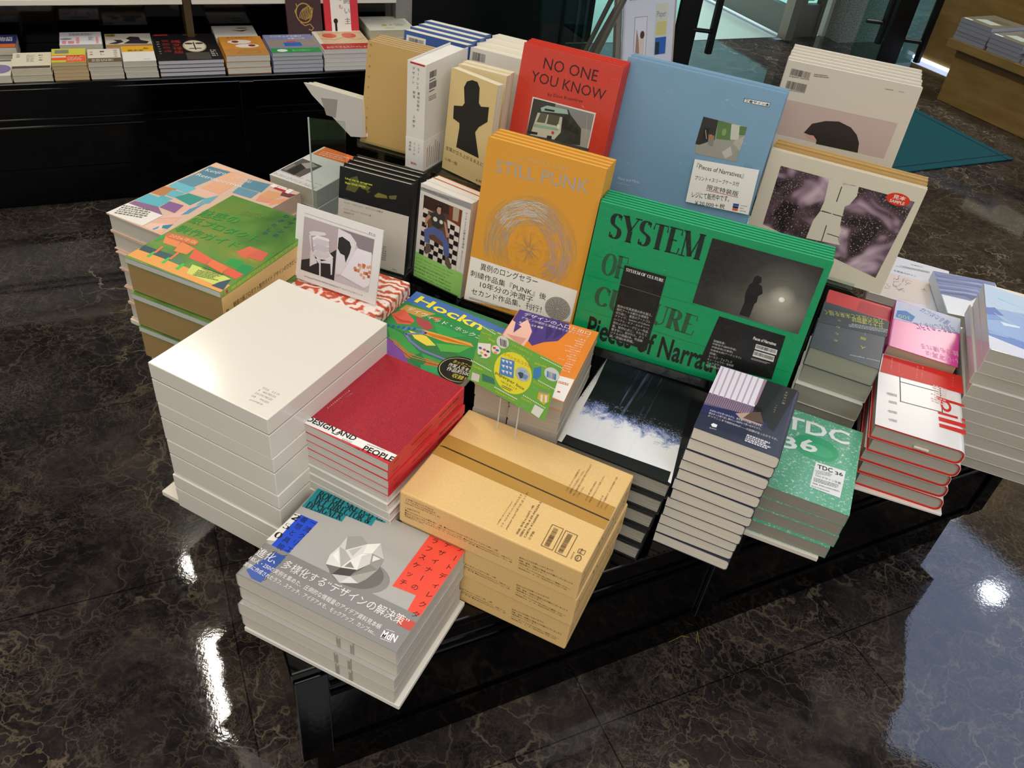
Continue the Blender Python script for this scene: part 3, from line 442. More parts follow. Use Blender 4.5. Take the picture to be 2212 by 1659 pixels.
ART['ken'] = [
[1,'p','5e88a0',[3.2,275,56.6,281.5,51.9,240.5,6.9,232.8]],[1,'p','6b97a8',[6.9,232.8,51.9,240.5,48,180.2,3.7,179.2]],[1,'p','6fc0cf',[3.7,179.2,57.1,180.7,56,152.3,5.9,152.8]],[1,'p','c08455',[-0.3,147.7,29.6,154.8,30.9,113.9,-3.9,110.5]],[1,'p','6cb9cb',[25.3,147.9,54.2,150.9,53.1,123.3,29.9,121.1]],[1,'p','5fb9c6',[1,105.8,57.1,106.8,57,74.6,1.7,68.8]],
[1,'p','3f9a90',[51.3,125.1,59.5,155.2,100.7,158.3,99.2,117.8]],[1,'p','62b2c2',[24.7,116.9,55,118.2,51.8,105.8,26.9,105.4]],[1,'p','8f6a90',[3.6,67.1,56.1,77,89.3,56.6,2.7,50.3]],[1,'p','8b6496',[57.1,106.8,90.5,110.8,99.4,76.9,59.6,76.6]],[1,'p','eab795',[56.6,281.5,92.5,288.8,105.8,238,59.5,235.9]],[1,'p','e9b08d',[61.4,233.8,105.8,238,109.5,188.9,62.4,188.5]],
[1,'p','ecbfae',[55.1,186,109.5,188.9,106,162.5,59.4,158.5]],[1,'p','f0c6a6',[4.2,295.3,83.1,288.4,54.7,283.7,1.9,276.3]],[1,'p','eebf9e',[83.1,288.4,163.2,284.9,92.5,285.1]],[1,'p','5f8fa3',[107.6,279.1,159.6,289.1,169.6,247.9,118.6,241.4]],[1,'p','6a9ab0',[116.8,239.9,166,244.9,170.6,214.6,124,210.9]],[1,'p','e5a878',[173.7,265.1,213.7,273.1,208.7,238.4,174.7,234.8]],
[1,'p','7a4048',[201.2,276.9,232.1,284.6,229.4,265.3,207.8,261.5]],[1,'p','e39a80',[176.4,232.8,214,239.4,211.5,220.7,184.8,212.5]],[1,'p','e6a377',[208.7,238.4,231.1,263.2,233.4,238.2,218.2,212.8]],[1,'p','6fb0c0',[100.7,158.3,113.1,185.1,121.9,149,107.9,124.8]],[1,'p','eab7a5',[92.2,109,120.1,118.5,118.2,76.4,101.1,75.2]],[1,'p','ecc0b0',[101.1,75.2,111.4,105.2,121.6,73,91.1,42.9]],
[1,'p','eab5a0',[92.8,41.2,121.6,73,128.2,36.2,94.7,21.8]],[1,'p','f0cbb8',[94.7,21.8,128.2,42.1,131.2,3.8,91.5,4.6]],[1,'p','3f88a0',[118.1,28.3,129.9,43.4,134.7,23.8,124.7,18.9]],[1,'p','5a9ac0',[109.6,107,114.9,143.3,121.7,91.5,114.8,76.8]],[1,'p','5a9ac8',[113.1,6.9,114.8,22.8,119.7,15,118.1,5]],[1,'p','f1b98e',[119.7,6.3,134.7,23.8,137.8,3.2]],
[2,'p','f0ece6',[0.8,52,89.3,56.6,90.7,3.9,-0.2,-0.1]],[3,'t','Kenjiro',14,246.1,15.4,46,17.2,'eef4f2'],[3,'t','Okazaki',78.6,257.4,9.7,45.2,16.8,'f3d9c8'],[3,'t','Retrospective',13.2,219.5,7.5,110,15.6,'eef4f2'],[3,'g',13.5,5.9,17.7,67.5,39,5,'77726a',0.6],[3,'p','f6f4f0',[163.1,281.2,163.5,293.8,214.7,298.4,216.3,277.4]],
[4,'t','サイン本',177.1,283.4,12.9,29.7,9.9,'c23038'],[4,'p','c8242e',[175.8,277.4,176,284.6,204.3,286.4,206.6,277.9]]]
ART['kron'] = [
[1,'p','ef7a3f',[5.5,193.2,99,197.9,95.9,147.6,5.7,143.1]],[1,'p','5d5854',[3.2,32,3.1,109.8,62.2,105.4,58.9,27.1]],[2,'p','2d2a28',[16.9,36.5,17.6,86,39.9,76.3,42.2,30.2]],[2,'p','a49d96',[17.6,86,31.9,105,55.9,96.6,43.2,72.1]],[2,'p','8d8680',[6.7,38.3,7.1,73.6,14,72.3,14.3,37.8]],[2,'t','HISTOIRE DE LA',0.6,26.4,-0.2,121.1,4.6,'c9c4bc','s'],
[2,'t','KRONSTADT',2.9,8,-1,117.6,9.3,'c9c4bc','s'],[2,'g',16.8,147.2,6.6,81.7,26.4,3,'f7c7a8',0.5]]
ART['hock'] = [
[1,'p','4a74b8',[-0.1,205.2,218.5,187.3,217.4,137.1,-1.6,164]],[1,'p','2f8f4a',[-1.6,164,210.6,165.3,193,74.2,9.8,82.8]],[1,'p','c79a4a',[7.9,156.6,66.9,160.2,49.8,135.5,5.3,136.7]],[1,'p','d9604a',[1,116,12.2,141.4,46.8,120.4,45.4,106.6,24.8,97.1]],[1,'p','a84a4a',[41,134,67.5,134.2,85.1,120.2,78.4,107.3,55.7,113.4]],[1,'p','d86a3a',[60.1,146.8,84.7,154.4,77.9,141.1]],
[1,'p','36a052',[76.2,135.7,145.1,130.5,126.2,113.9,100.6,109.4]],[1,'p','e9a13c',[69.8,105.8,161.6,116.7,169.8,110,122.6,95.2,78.5,94.8]],[1,'p','e6d24a',[52.9,90.4,87.1,92.2,114.2,77.6,100.8,68.8,73.7,75.2]],[1,'p','57b04a',[110.8,83.4,166.4,107.7,157.4,82,129,67.5]],[1,'p','3f9a48',[13.4,81,44.7,76.6,100.8,45.2,150,46.3,143.1,26.9,92.7,24.5,45.7,44.7]],[1,'p','b86a3a',[36.7,59,86,35.5,136.8,37.8,153.1,40.8,201.8,57.3,207.6,46.2,146.2,21.4,87.8,21.3]],
[1,'p','7d4a9a',[31.9,51.7,62.6,43.8,102.6,8.2,101,-7.7,53.3,14.2]],[1,'p','1f7a44',[92.7,24.5,102.5,46.3,123.7,29.4,118.7,7.4]],[1,'p','2f9a5a',[118.8,18.6,157.7,32.5,207.2,38.6,224.5,13.8,161.8,9.5,125.2,7.9]],[1,'p','8a5aa8',[200,19.5,240.6,24.1,243.3,-22.2,214,-6.8]],[2,'l','b8402f',0.8,[6.4,115.2,26.4,102.5,40,111.6]],[2,'l','b8402f',0.8,[10.4,113.5,28.7,104.9,41.4,111.6]],
[2,'l','b8402f',0.8,[14.3,111.7,31.1,107.3,42.8,111.7]],[2,'l','b8402f',0.8,[18.3,110,33.4,109.8,44.2,111.8]],[2,'l','b8402f',0.8,[22.3,108.3,35.8,112.2,45.6,111.9]],[2,'l','b8402f',0.8,[26.2,106.6,38.2,114.6,47,111.9]],[2,'l','c97a24',0.7,[77.6,100.5,111.7,106.4,156.4,109.3]],[2,'l','c97a24',0.7,[81.4,99.6,116.6,105.9,158.2,109.2]],
[2,'l','c97a24',0.7,[85.2,98.8,121.5,105.5,160.1,109.2]],[2,'l','c97a24',0.7,[88.9,98,126.4,105,161.9,109.2]],[2,'l','c97a24',0.7,[92.7,97.2,131.3,104.5,163.8,109.2]],[2,'l','c97a24',0.7,[96.4,96.3,136.2,104.1,165.6,109.2]],[2,'l','d9a03c',0.8,[35.2,53.9,87.7,32.8,138.4,35.1,177.3,45.2]],[2,'l','8a3a2a',0.8,[42.2,49.6,91.7,29.9,142.9,35,178.8,42.4]],
[2,'l','e0c04a',0.8,[49.1,45.3,95.7,27.1,147.5,34.9,180.3,39.7]],[2,'l','4a7a34',0.8,[55.9,41,99.6,24.4,152,34.8,181.8,36.9]],[2,'l','a8502f',0.8,[62.7,36.8,103.5,21.6,156.5,34.7,183.3,34.2]],[2,'l','7a78b4',5,[44.4,84.8,46.6,96.7,71.5,102.7,82.8,99.7,73.5,91.5,53.2,78.1,70.5,65,100.8,53,146.8,51.9]],[2,'e','2a5a9a',15,82.1,2.8,4.3,3.2,0],[2,'e','2a5a9a',23.8,85.4,2.8,4.3,3.2,0],
[2,'e','2a5a9a',32.5,88.6,2.8,4.3,3.1,0],[2,'e','2a5a9a',41.2,91.9,2.8,4.3,3.1,0],[2,'e','2a5a9a',50,95.2,2.8,4.3,3.1,0],[2,'e','2a5a9a',58.7,98.4,2.8,4.3,3,0],[3,'t','Hockney',12.9,164.6,-5.6,199.2,31.2,'f3e83a','b'],[3,'t','デイヴィッド・ホックニー',15.8,141.5,-3.1,170,12.5,'f2f2ea'],
[3,'e','16130f',180.3,39.7,36.5,36,2.2,0],[4,'e','d8cf8a',180.3,39.7,34.3,32.1,1.2,0.03],[4,'t','ホックニーの',161.1,50.5,3.6,38.7,9.6,'e8da4a'],[4,'t','作家人生を巡る',159.1,37.9,6.9,50,10.7,'f0eee0'],[4,'t','作品約500点',161.9,27.1,7.9,48.4,10.7,'f0eee0'],[4,'t','収録！',177.8,16.1,5.1,22.9,11.2,'e8da4a']]
ART['design'] = [
[1,'p','4a3a86',[1,206.2,93.1,211,98.6,182.4,90.5,147.6,70.1,133.1,55.6,114.4,40.3,128.6,40.7,151.6,23.8,181.8,15.2,157.4,1.1,169.6]],[1,'p','efc0ae',[0.2,169.2,15.8,161.7,24.1,184,42.5,152.6,44.9,127.3,43.8,100.9,1.5,119.4]],[2,'p','d99a8c',[5.6,125.4,40.3,128.6,38.1,105.2]],[2,'p','4a3a86',[8,165.4,21.8,157,15.1,134.2]],[2,'p','3a2c70',[32.6,206.8,47.7,174.8,48.3,148]],[2,'p','3a2c70',[53.4,209.9,75,169.8,70.8,137.3]],
[2,'p','3a2c70',[75.2,209.4,91.5,170.9,81.2,150.3]],[2,'p','3a2c70',[12.4,208.2,28.8,192.5,26.8,179.5]],[1,'p','f4efe8',[120.6,58.8,145.8,60,146.8,-0.2,117,3.5]],[3,'t','デザインの入口と出口',13.2,190.3,-1,121.6,11.6,'f6f2f0'],[3,'t','デザインの設計と実装をめぐるダイアローグ',12.6,179.8,-0.5,122.8,7.4,'e9dff0'],[3,'t','有馬トモユキ 編著',13.7,164.5,4.3,42.9,6.7,'f6f2f0'],
[3,'t','三澤 遥',119.2,167.6,-0.2,14.2,4.3,'fbe6cf'],[3,'t','鶴岡真理子',115.7,160.5,-0.2,17.7,4.3,'fbe6cf'],[3,'t','色部義昭',119.3,153.5,-0.1,14.1,4.2,'fbe6cf'],[3,'t','樋口 歩',119.4,146.4,-0,14,4.2,'fbe6cf'],[3,'t','山本晃士ロバート',105.4,139.5,0,28,4.2,'fbe6cf'],[3,'t','UCHIM',116,132.6,0.1,17.4,4.2,'fbe6cf'],
[3,'t','金子研デザイン',109.2,125.7,0.1,24.3,4.1,'fbe6cf'],[3,'t','水戸部一',119.7,118.9,0.2,13.8,4.1,'fbe6cf'],[3,'t','長嶋りかこ',116.3,112.2,0.3,17.2,4.1,'fbe6cf'],[3,'t','上野陽香',119.8,105.5,0.3,13.7,4,'fbe6cf'],[3,'t','ティナ・トゥーリ',106.1,98.7,0.4,27.4,4,'fbe6cf'],[3,'t','吉田勝貴',119.9,92.2,0.4,13.6,4,'fbe6cf'],
[3,'t','脇坂健太',120,85.7,0.5,13.6,3.9,'fbe6cf'],[3,'t','ロウ敦行',120,79.2,0.6,13.5,3.9,'fbe6cf'],[3,'t','津山 勇',120.1,72.7,0.6,13.5,3.9,'fbe6cf'],[3,'g',130.1,16.4,-2.8,6.8,6.3,1,'d8402f',0.5],[3,'g',124.7,39.4,2.3,17.3,6.5,2,'d8402f',0.5]]
ART['dark'] = [
[1,'p','f0ece4',[3,259.8,3.1,257.7,16.4,131.6,18.3,-0.1,-1.3,-3.7]],[1,'p','#fall',[17.4,21.9,17,80.6,11.6,178.8,3.6,258.1,170.8,254.8,205,4,163.1,18]],[2,'p','171a1c',[18,20.6,197.7,29.2,200.1,1,19.5,-0.6]],[2,'v','脇本幹治の仕事、変化と深化の25年',1.11,241.56,0.15,-7.03,4.6,0,'2a2a2a'],[2,'v','Whose Harmony Work',3.5,97.43,0.25,-2.17,2,-90,'2a2a2a'],[2,'v','2025',4.58,55.12,0.3,-3.3,2,-90,'2a2a2a'],
[2,'v','Lixpublic',4.73,24.19,0.22,-1.76,2,-90,'2a2a2a']]
ART['navy'] = [
[1,'p','e9e4ee',[0.8,174.4,77.4,179.7,73.9,98.1,0.2,94.4]],[1,'p','6a5a74',[0.2,94.4,73.9,98.1,71.1,72.2,-0.7,60.7]],[1,'p','242528',[77.4,179.7,127.3,179.7,111.2,53.1,90.8,65.3,72.4,92.3]],[1,'p','232a5a',[-0.7,60.7,70.5,75.1,99.4,67.5,97.8,57.3,-0.4,38.3]],[2,'p','b9a6bd',[4.2,172.8,6.5,173.1,7.4,92.1,5.2,91.8]],[2,'p','b9a6bd',[14,173.4,16.3,173.8,16.8,92.8,14.6,92.5]],
[2,'p','b9a6bd',[23.7,174,26,174.4,26.1,93.5,23.9,93.2]],[2,'p','b9a6bd',[33.5,174.7,35.8,175,35.4,94.3,33.2,93.9]],[2,'p','b9a6bd',[43.2,175.3,45.5,175.6,44.7,95,42.5,94.6]],[2,'p','b9a6bd',[52.8,175.9,55.1,176.2,53.9,95.7,51.7,95.3]],[2,'p','b9a6bd',[62.5,176.5,64.7,176.8,63.1,96.4,60.9,96]],[2,'p','9a8496',[0.9,93.1,2.2,93.2,1.9,65.5,0.4,65.2]],
[2,'p','9a8496',[4.1,93.2,5.4,93.4,5,65.8,3.6,65.5]],[2,'p','9a8496',[7.3,93.4,8.6,93.5,8.1,66,6.7,65.8]],[2,'p','9a8496',[10.5,93.5,11.8,93.6,11.3,66.3,9.8,66.1]],[2,'p','9a8496',[13.7,93.6,15,93.8,14.4,66.6,12.9,66.4]],[2,'p','9a8496',[16.9,93.8,18.2,93.9,17.5,66.9,16.1,66.7]],[2,'p','9a8496',[20.1,93.9,21.4,94,20.6,67.2,19.2,66.9]],
[2,'p','9a8496',[23.3,94,24.6,94.1,23.7,67.5,22.3,67.2]],[2,'p','9a8496',[26.5,94.1,27.8,94.3,26.9,67.7,25.4,67.5]],[2,'p','9a8496',[29.7,94.3,31,94.4,30,68,28.5,67.8]],[2,'p','9a8496',[32.9,94.4,34.2,94.5,33.1,68.3,31.6,68.1]],[2,'p','9a8496',[36.1,94.5,37.4,94.6,36.2,68.6,34.7,68.3]],[2,'p','9a8496',[39.3,94.6,40.6,94.8,39.3,68.9,37.8,68.6]],
[2,'p','9a8496',[42.5,94.8,43.7,94.9,42.4,69.1,40.9,68.9]],[2,'p','9a8496',[45.6,94.9,46.9,95,45.5,69.4,44,69.2]],[2,'p','9a8496',[48.8,95,50.1,95.2,48.6,69.7,47.1,69.5]],[2,'p','9a8496',[52,95.2,53.2,95.3,51.6,70,50.2,69.7]],[2,'p','9a8496',[55.1,95.3,56.4,95.4,54.7,70.3,53.3,70]],[2,'p','9a8496',[58.3,95.4,59.6,95.5,57.8,70.5,56.4,70.3]],
[2,'p','9a8496',[61.4,95.5,62.7,95.7,60.9,70.8,59.5,70.6]],[2,'p','9a8496',[64.6,95.7,65.9,95.8,64,71.1,62.5,70.9]],[2,'p','9a8496',[67.7,95.8,69,95.9,67,71.4,65.6,71.1]],[2,'p','a08494',[72.3,180.8,77.3,180.3,74.7,103.5,71.1,102.9]],[2,'p','15120f',[73.1,97.6,81.7,101.2,87.3,91.7,78.8,88.1]],[2,'p','5e4d42',[69.3,80.7,84,89.7,93.8,64,59.3,58.8]],
[2,'p','b59c8c',[49.5,65.5,69.6,79.3,62.5,60.8,93.5,60.8,90.6,57.5,59.9,56]],[3,'v','まばゆい服',111.85,161.5,0.09,-7.54,5,0,'b9ad84'],[3,'v','下村咲子',102.75,118.98,0.07,-5.92,3,0,'b9ad84'],[3,'t','まばゆい光を見つめながら、肩を並べて仕事した日々を、',12.7,48.8,3.5,80.6,5.2,'dcdae2'],[3,'t','彼はきっと繰り返し懐かしい気持ちで思い出すだろう。',12.7,41.5,3.6,80.3,5.2,'dcdae2'],[3,'t','かつてここまで詩的なPRが——の記録があっただろうか。',13.2,34.6,0.7,106.6,5.3,'dcdae2'],
[3,'g',75.9,8.1,-0.7,40.5,18.4,4,'cfccd6',0.75],[3,'p','f0eef2',[22.1,19.2,24.6,23.8,31.1,23.1,31,16.3,25,14.8]],[3,'t','晶文社',22.2,9.2,5.8,10.3,2.9,'f0eef2']]
ART['tdc'] = [
[1,'e','3aa673',75.2,142.1,40.4,32.8,-0.2,0],[2,'e','49b27f',80.6,137.3,26.2,16.2,-1.1,0],[3,'t','TDC',13.6,169.6,5.3,117.1,38.9,'eef2ee','b'],[3,'t','36',21.2,110.4,17.9,63.4,34.1,'eef2ee','b'],[3,'p','eef0f0',[80.5,103.9,131.9,107.2,130.5,33.9,79.4,34.7]],[4,'t','TDC',85.1,87.6,6.1,26.4,11.5,'1b1b1b','b'],
[4,'t','36',115.7,88.4,9,13.5,9.1,'1b1b1b','b'],[4,'g',84.8,72.5,14.4,29.9,10.7,3,'8a8a8a',0.5],[4,'t','TDCデザイン年鑑',83.4,66.1,2.3,44.3,5.6,'3a3a3a'],[4,'g',83.6,51.6,5,44.6,10.9,3,'6a6a6a',0.5],[4,'t','価格 本体6,500円(税別)',82.7,43.8,3.5,45.3,4.4,'2a2a2a'],[4,'g',81.9,36.8,2.4,41.5,3.7,1,'8a8a8a',0.5]]
ART['bill'] = [
[1,'p','d8291f',[6.8,238.7,155.1,245,157.5,179.6,1.8,171.9]],[1,'l','2c3440',1.7,[39,175.9,41.8,93.7]],[1,'l','2c3440',1.7,[113.1,179.1,116.4,96.6]],[1,'l','2c3440',1.7,[39.4,158.2,112.9,162.4]],[1,'l','2c3440',1.7,[40.6,93.1,116.4,98.6]],[1,'p','d8291f',[106.4,145.1,155.3,144.4,156,136.5,107.4,136.3]],
[1,'e','d8291f',122.8,122.5,9.6,18.3,4,0.42],[1,'p','d8291f',[108,98.1,143,98.9,143.4,91.9,108.6,90.3]],[1,'p','d8291f',[150.1,97.9,158.1,98.3,158.5,90.5,150.3,90.9]],[1,'p','d8291f',[108.9,81.3,159.1,83,159.7,70.5,109.9,69]],[1,'p','d8291f',[109.8,61.1,159.4,63.8,159.8,50.2,110.3,50.5]],[1,'v','マックス・ビル論考',22.23,191.6,0.11,5.05,3.4,180,'f2c9c2'],
[1,'v','マックス・ビ',36.75,192.81,0.23,8.07,3.4,180,'f2c9c2'],[1,'v','マックス・ビル論',70.01,188.59,0.25,5.72,3.4,180,'f2c9c2'],[1,'v','マックス・ビル論',79.57,191.64,0.28,5.72,3.4,180,'f2c9c2'],[1,'v','マックス・',136.56,196.42,0.74,9.98,3.4,180,'f2c9c2'],[1,'g',126.8,180,174.5,30.7,60.5,8,'f2c9c2',0.5],[1,'g',34.4,112,-173.2,19.9,8.4,3,'8a8a8a',0.5],
[1,'g',35,87.1,-173.1,19.7,8.2,3,'8a8a8a',0.5],[1,'g',35.7,56.8,-172.9,19.4,7.9,3,'8a8a8a',0.5],[1,'g',36.3,31.3,-172.8,19.2,7.7,3,'8a8a8a',0.5]]
ART['jin'] = [
[1,'p','34404a',[4.2,169.9,132,196.4,132.2,122.9,1.9,98.4]],[1,'l','1c252c',0.5,[2.1,97.5,132.2,122.9]],[1,'v','人類',91.85,56.45,-2.65,32.94,11,175,'cfd14a'],[1,'v','かたわら',41.57,50.43,-1.3,25.76,8.5,180,'cfd14a'],[1,'t','万年の歴史と未来を描く',116,186.7,-163.2,117.3,19.6,'cfd14a'],[1,'t','壮大な博物誌',117.9,168,-169.8,61.2,18.5,'cfd14a'],
[1,'g',134.1,155.1,-162.8,92.5,14.8,3,'aab2b4',0.6],[1,'v','山極寿一',90.95,101.69,-0.21,4.64,2,180,'cfd4d6'],[1,'t','Homo sapiens',125.6,31.6,-167.3,54.5,5.9,'cfd4d6']]
ART['pink'] = [
[1,'p','ccd3ea',[1.1,193.7,139.4,202.4,140.7,133.9,1.3,110.7]],[1,'p','3f7fc8',[4.4,121.2,18.9,119.6,37.1,120.4,43.1,147,23.8,159.9,5.9,150.9]],[2,'t','写真をこのように',117.9,157.2,-155.9,85.8,30.2,'5a76c0'],[2,'t','撮るためには',114.8,171.9,157.7,63.6,22.8,'5a76c0'],[2,'t','300',33.1,140.3,-168.5,25.1,14.5,'c8dca0'],[2,'t','いい写真は',131.8,30.2,-175.9,61.1,19.3,'f4b8da'],
[2,'t','誰でも撮れる',131,59.6,-169.7,72.4,19.4,'f4b8da']]
ART['blue'] = [
[1,'p','bcd6ee',[0.5,259.8,87,241.8,81.7,174.1,0.1,159.1]],[1,'p','8fb2e0',[-1.8,158,81.7,174.1,72.8,59.8,-1.3,68.8]],[1,'p','5f86cc',[-1.3,68.8,72.8,59.8,70.5,30.7,-1.5,49.2]],[1,'p','dfe4f0',[-1.5,49.2,70.5,30.7,66.2,-25.3,-0.7,2.7]],[2,'p','4a6ec0',[-0.6,156,16.2,166.2,31.8,141.5,0.1,130.2]],[2,'p','6f9ada',[1.3,130.9,19.4,134,30.7,122.9,1.7,110.6]],
[2,'p','a5dcf0',[23.8,219.9,71.6,199.8,72.4,194.9,24.5,209.2]],[2,'p','d8f0fa',[24.3,114,59.6,115,58,109,29.6,102]],[2,'p','8fa8e0',[-0.3,64.5,27.7,69,38.6,58.6,1.6,55.9]],[2,'l','e4f4fc',1.2,[7.5,187.9,33.4,171.3]],[2,'l','e4f4fc',1.2,[33.4,171.3,74.2,154.1]],[2,'l','e4f4fc',1.2,[13.9,143.7,57,110.9]],
[2,'l','e4f4fc',1.2,[35.3,204.8,80.7,191.9]]]
ART['sea'] = [
[1,'p','6b7cae',[0.8,197.7,148.8,205.8,144.4,181.6,67.5,81,-16.9,85.6]],[2,'p','8494c4',[0.3,189.2,41.2,186.8,106.3,202.6,144.7,200.9,73.2,192.1,9.5,183.2]],[2,'p','55669a',[-1.6,177.3,44.1,177,103.9,190.7,135.4,186.1,71,180.2,7.5,171.4]],[2,'p','97a6d0',[-3.5,165.5,47.1,167.3,101.6,178.8,126.2,171.6,68.8,168.4,5.6,159.6]],[2,'p','4f6096',[-5.4,153.8,50,157.7,99.3,167.1,117.2,157.2,66.7,156.7,3.7,148]],[2,'p','7688ba',[-7.2,142.2,52.8,148.1,97,155.4,108.2,142.9,64.5,145.1,1.9,136.4]],
[2,'p','8b9ac8',[-9,130.7,55.7,138.7,94.7,143.9,99.3,128.8,62.4,133.6,-0,125]],[2,'p','5a6b9e',[-10.8,119.3,58.5,129.3,92.5,132.4,90.5,114.8,60.3,122.3,-1.9,113.6]],[2,'p','93a2cc',[-12.6,108,61.3,119.9,90.2,121.1,81.8,100.9,58.2,111,-3.7,102.4]],[2,'p','44558c',[-14.4,96.7,64.1,110.7,88,109.8,73.1,87.2,56.1,99.8,-5.5,91.2]]]
ART['scrib'] = [
[1,'p','e6d5cb',[35.9,130,138.6,141.4,142.3,22.4,27.1,-16]],[2,'l','44444c',0.8,[51.1,99,52.5,106.8,51.4,107.8,58,105.4,62.5,114]],[2,'l','44444c',0.8,[81.3,102.7,80.7,110.2,81.5,101.4,87.3,98.5,92.1,107.7]],[2,'l','44444c',0.8,[61.4,57.2,66.4,52.9,71.7,64.4,75.4,63,77.7,70.7]],[2,'l','44444c',0.8,[74.1,115.6,80.9,112,83.7,117.7,89.9,119.9,96.2,116.4]],[2,'l','44444c',0.8,[79.3,88.5,82.7,91.9,82.3,95.3,87,107.6,86.1,104]],
[2,'l','44444c',0.8,[58.1,63.4,60.3,67.7,66.6,77.8,68.2,84.6,71.6,91.2]],[2,'l','44444c',0.8,[66.5,49.6,67.7,48.9,73.2,60.2,71.9,64.5,76.8,65.1]],[2,'l','44444c',0.8,[52.7,78.6,52.6,79.1,51.8,74.1,58.3,68.7,63.5,62.3]],[2,'l','44444c',0.8,[31.4,68.4,38.3,66.9,40.8,59.1,44.9,55,45.4,61.3]],[2,'l','44444c',0.8,[71.5,109.4,73.8,100.8,74.4,111.2,72.9,116.8,77.8,122.6]],[2,'l','44444c',0.8,[56.4,103,62.9,108.6,62.6,117.4,61.1,123.1,64.8,132.7]],
[2,'l','44444c',0.8,[34.9,52.1,36.3,42.5,35.9,41.3,40.6,45.9,47.1,50.3]],[2,'l','44444c',0.8,[53.6,71.9,52.3,72.3,53.5,64.7,58.8,67.9,57.3,71.6]],[2,'l','44444c',0.8,[52.4,89.9,53.4,82.5,52.4,90.9,58.7,93.3,65.3,99.4]],[2,'l','44444c',0.8,[118.3,92.2,123.5,90.3,125.8,99.8,126.4,92.1,132.7,87.3]],[2,'l','44444c',0.8,[64.2,56.2,69.4,56.4,74.7,59,78.8,57.6,80,49.5]],[2,'t','空想書房',116.3,218.1,-171.9,29.4,5.6,'6a6a72'],
[2,'g',133.1,200.8,-170.6,87.9,11,3,'8a8a92',0.5],[2,'t','ことばの落書き',103.1,156.3,-179.1,54.5,9,'5a5a62']]
ART['redd'] = [
[1,'p','c93340',[68.3,114.9,139.5,116.6,134.8,70.3,64.9,68.2]],[1,'l','5a2040',1,[114.8,118.3,135.5,96.5]]]
ART['punk'] = [
[1,'p','ece8de',[1.1,86.9,208.2,86,207.8,24.6,0.6,1.2]],[2,'t','異例のロングセラー',23.2,67.3,2.5,111.5,13.5,'1b1a18'],[2,'t','刺繍作品集『PUNK』後',5.2,50.2,0,150,12.3,'1b1a18'],[2,'t','10年分の沖潤子',27.5,34.4,1.2,105,12.5,'1b1a18'],[2,'t','セカンド作品集、刊行！',13.4,16.1,3.3,138.2,12.4,'1b1a18'],[2,'g',10.7,5.6,1.6,100.3,4.4,2,'6a665c',0.5],
[2,'e','a9a49a',180,42.1,23.7,21.9,4.3,0],[3,'e','3a3834',180,42.1,23.7,21.9,4.3,0.02],[3,'e','3a3834',180,42.1,20.4,18.8,4.3,0.023],[3,'e','3a3834',180,42.1,17.1,15.8,4.3,0.028],[3,'e','3a3834',180,42.1,13.8,12.7,4.3,0.034],[3,'e','3a3834',180,42.1,10.4,9.7,4.3,0.045],
[3,'e','3a3834',180,42.1,7.1,6.6,4.3,0.067],[3,'e','3a3834',180,42.1,3.8,3.5,4.3,0.125],[3,'l','55514a',0.35,[183.8,43.4,201.3,45.2]],[3,'l','55514a',0.35,[183.7,41.6,199.2,36.1]],[3,'l','55514a',0.35,[183,39.9,193.2,28.1]],[3,'l','55514a',0.35,[181.6,38.6,184.6,22.9]],
[3,'l','55514a',0.35,[180,38.1,175,21.5]],[3,'l','55514a',0.35,[178.3,38.3,166.4,24.2]],[3,'l','55514a',0.35,[177,39.3,160.5,30.5]],[3,'l','55514a',0.35,[176.3,40.9,158.5,39]],[3,'l','55514a',0.35,[176.3,42.7,160.8,48.2]],[3,'l','55514a',0.35,[177,44.4,166.9,56.1]],
[3,'l','55514a',0.35,[178.4,45.6,175.5,61.2]],[3,'l','55514a',0.35,[180.1,46.2,185,62.5]],[3,'l','55514a',0.35,[181.7,45.9,193.4,59.8]],[3,'l','55514a',0.35,[183,44.9,199.3,53.6]],[1,'t','JUNKO OKI',62.3,276.8,1.1,85.1,10.2,'c9ab72'],[1,'t','STILL PUNK',22,247.2,2.7,167,22.2,'a9a49e'],
[1,'s',106.6,133.1,81.6,85.9,0.72,1.12,-10,195,90,60,0.35,['c4a468','b59a66','caa75e'],1,0,86.1],[1,'s',106.6,133.1,81.6,85.9,0.5,1,60,200,260,26,0.5,['a89f8e','b3aa98','b8ad98','9d9484'],2,0,86.1],[2,'s',106.6,133.1,81.6,85.9,0.6,1,75,150,200,22,0.45,['cfc9ba','c4beb0','d8d2c4'],3,0,86.1],[1,'s',106.6,133.1,81.6,85.9,0.45,0.95,-35,70,240,24,0.5,['a69aa0','b0a39c','a8968e','b8a688'],4,0,86.1],[1,'s',106.6,133.1,81.6,85.9,0.5,1.05,150,260,150,24,0.45,['a89a82','c09a58','b59c70'],5,0,86.1],[1,'s',106.6,133.1,81.6,85.9,0.55,1,-75,-20,120,22,0.45,['b0908e','a8968c','c29a5a'],6,0,86.1],
[2,'s',106.6,133.1,81.6,85.9,0.25,0.62,0,360,110,20,0.4,['d9982e','c58f38','e0a545'],7,0,86.1],[2,'s',106.6,133.1,81.6,85.9,0.04,0.4,0,360,90,0,0.3,['a8946a','8f8678','b79c62'],8,1,86.1]]
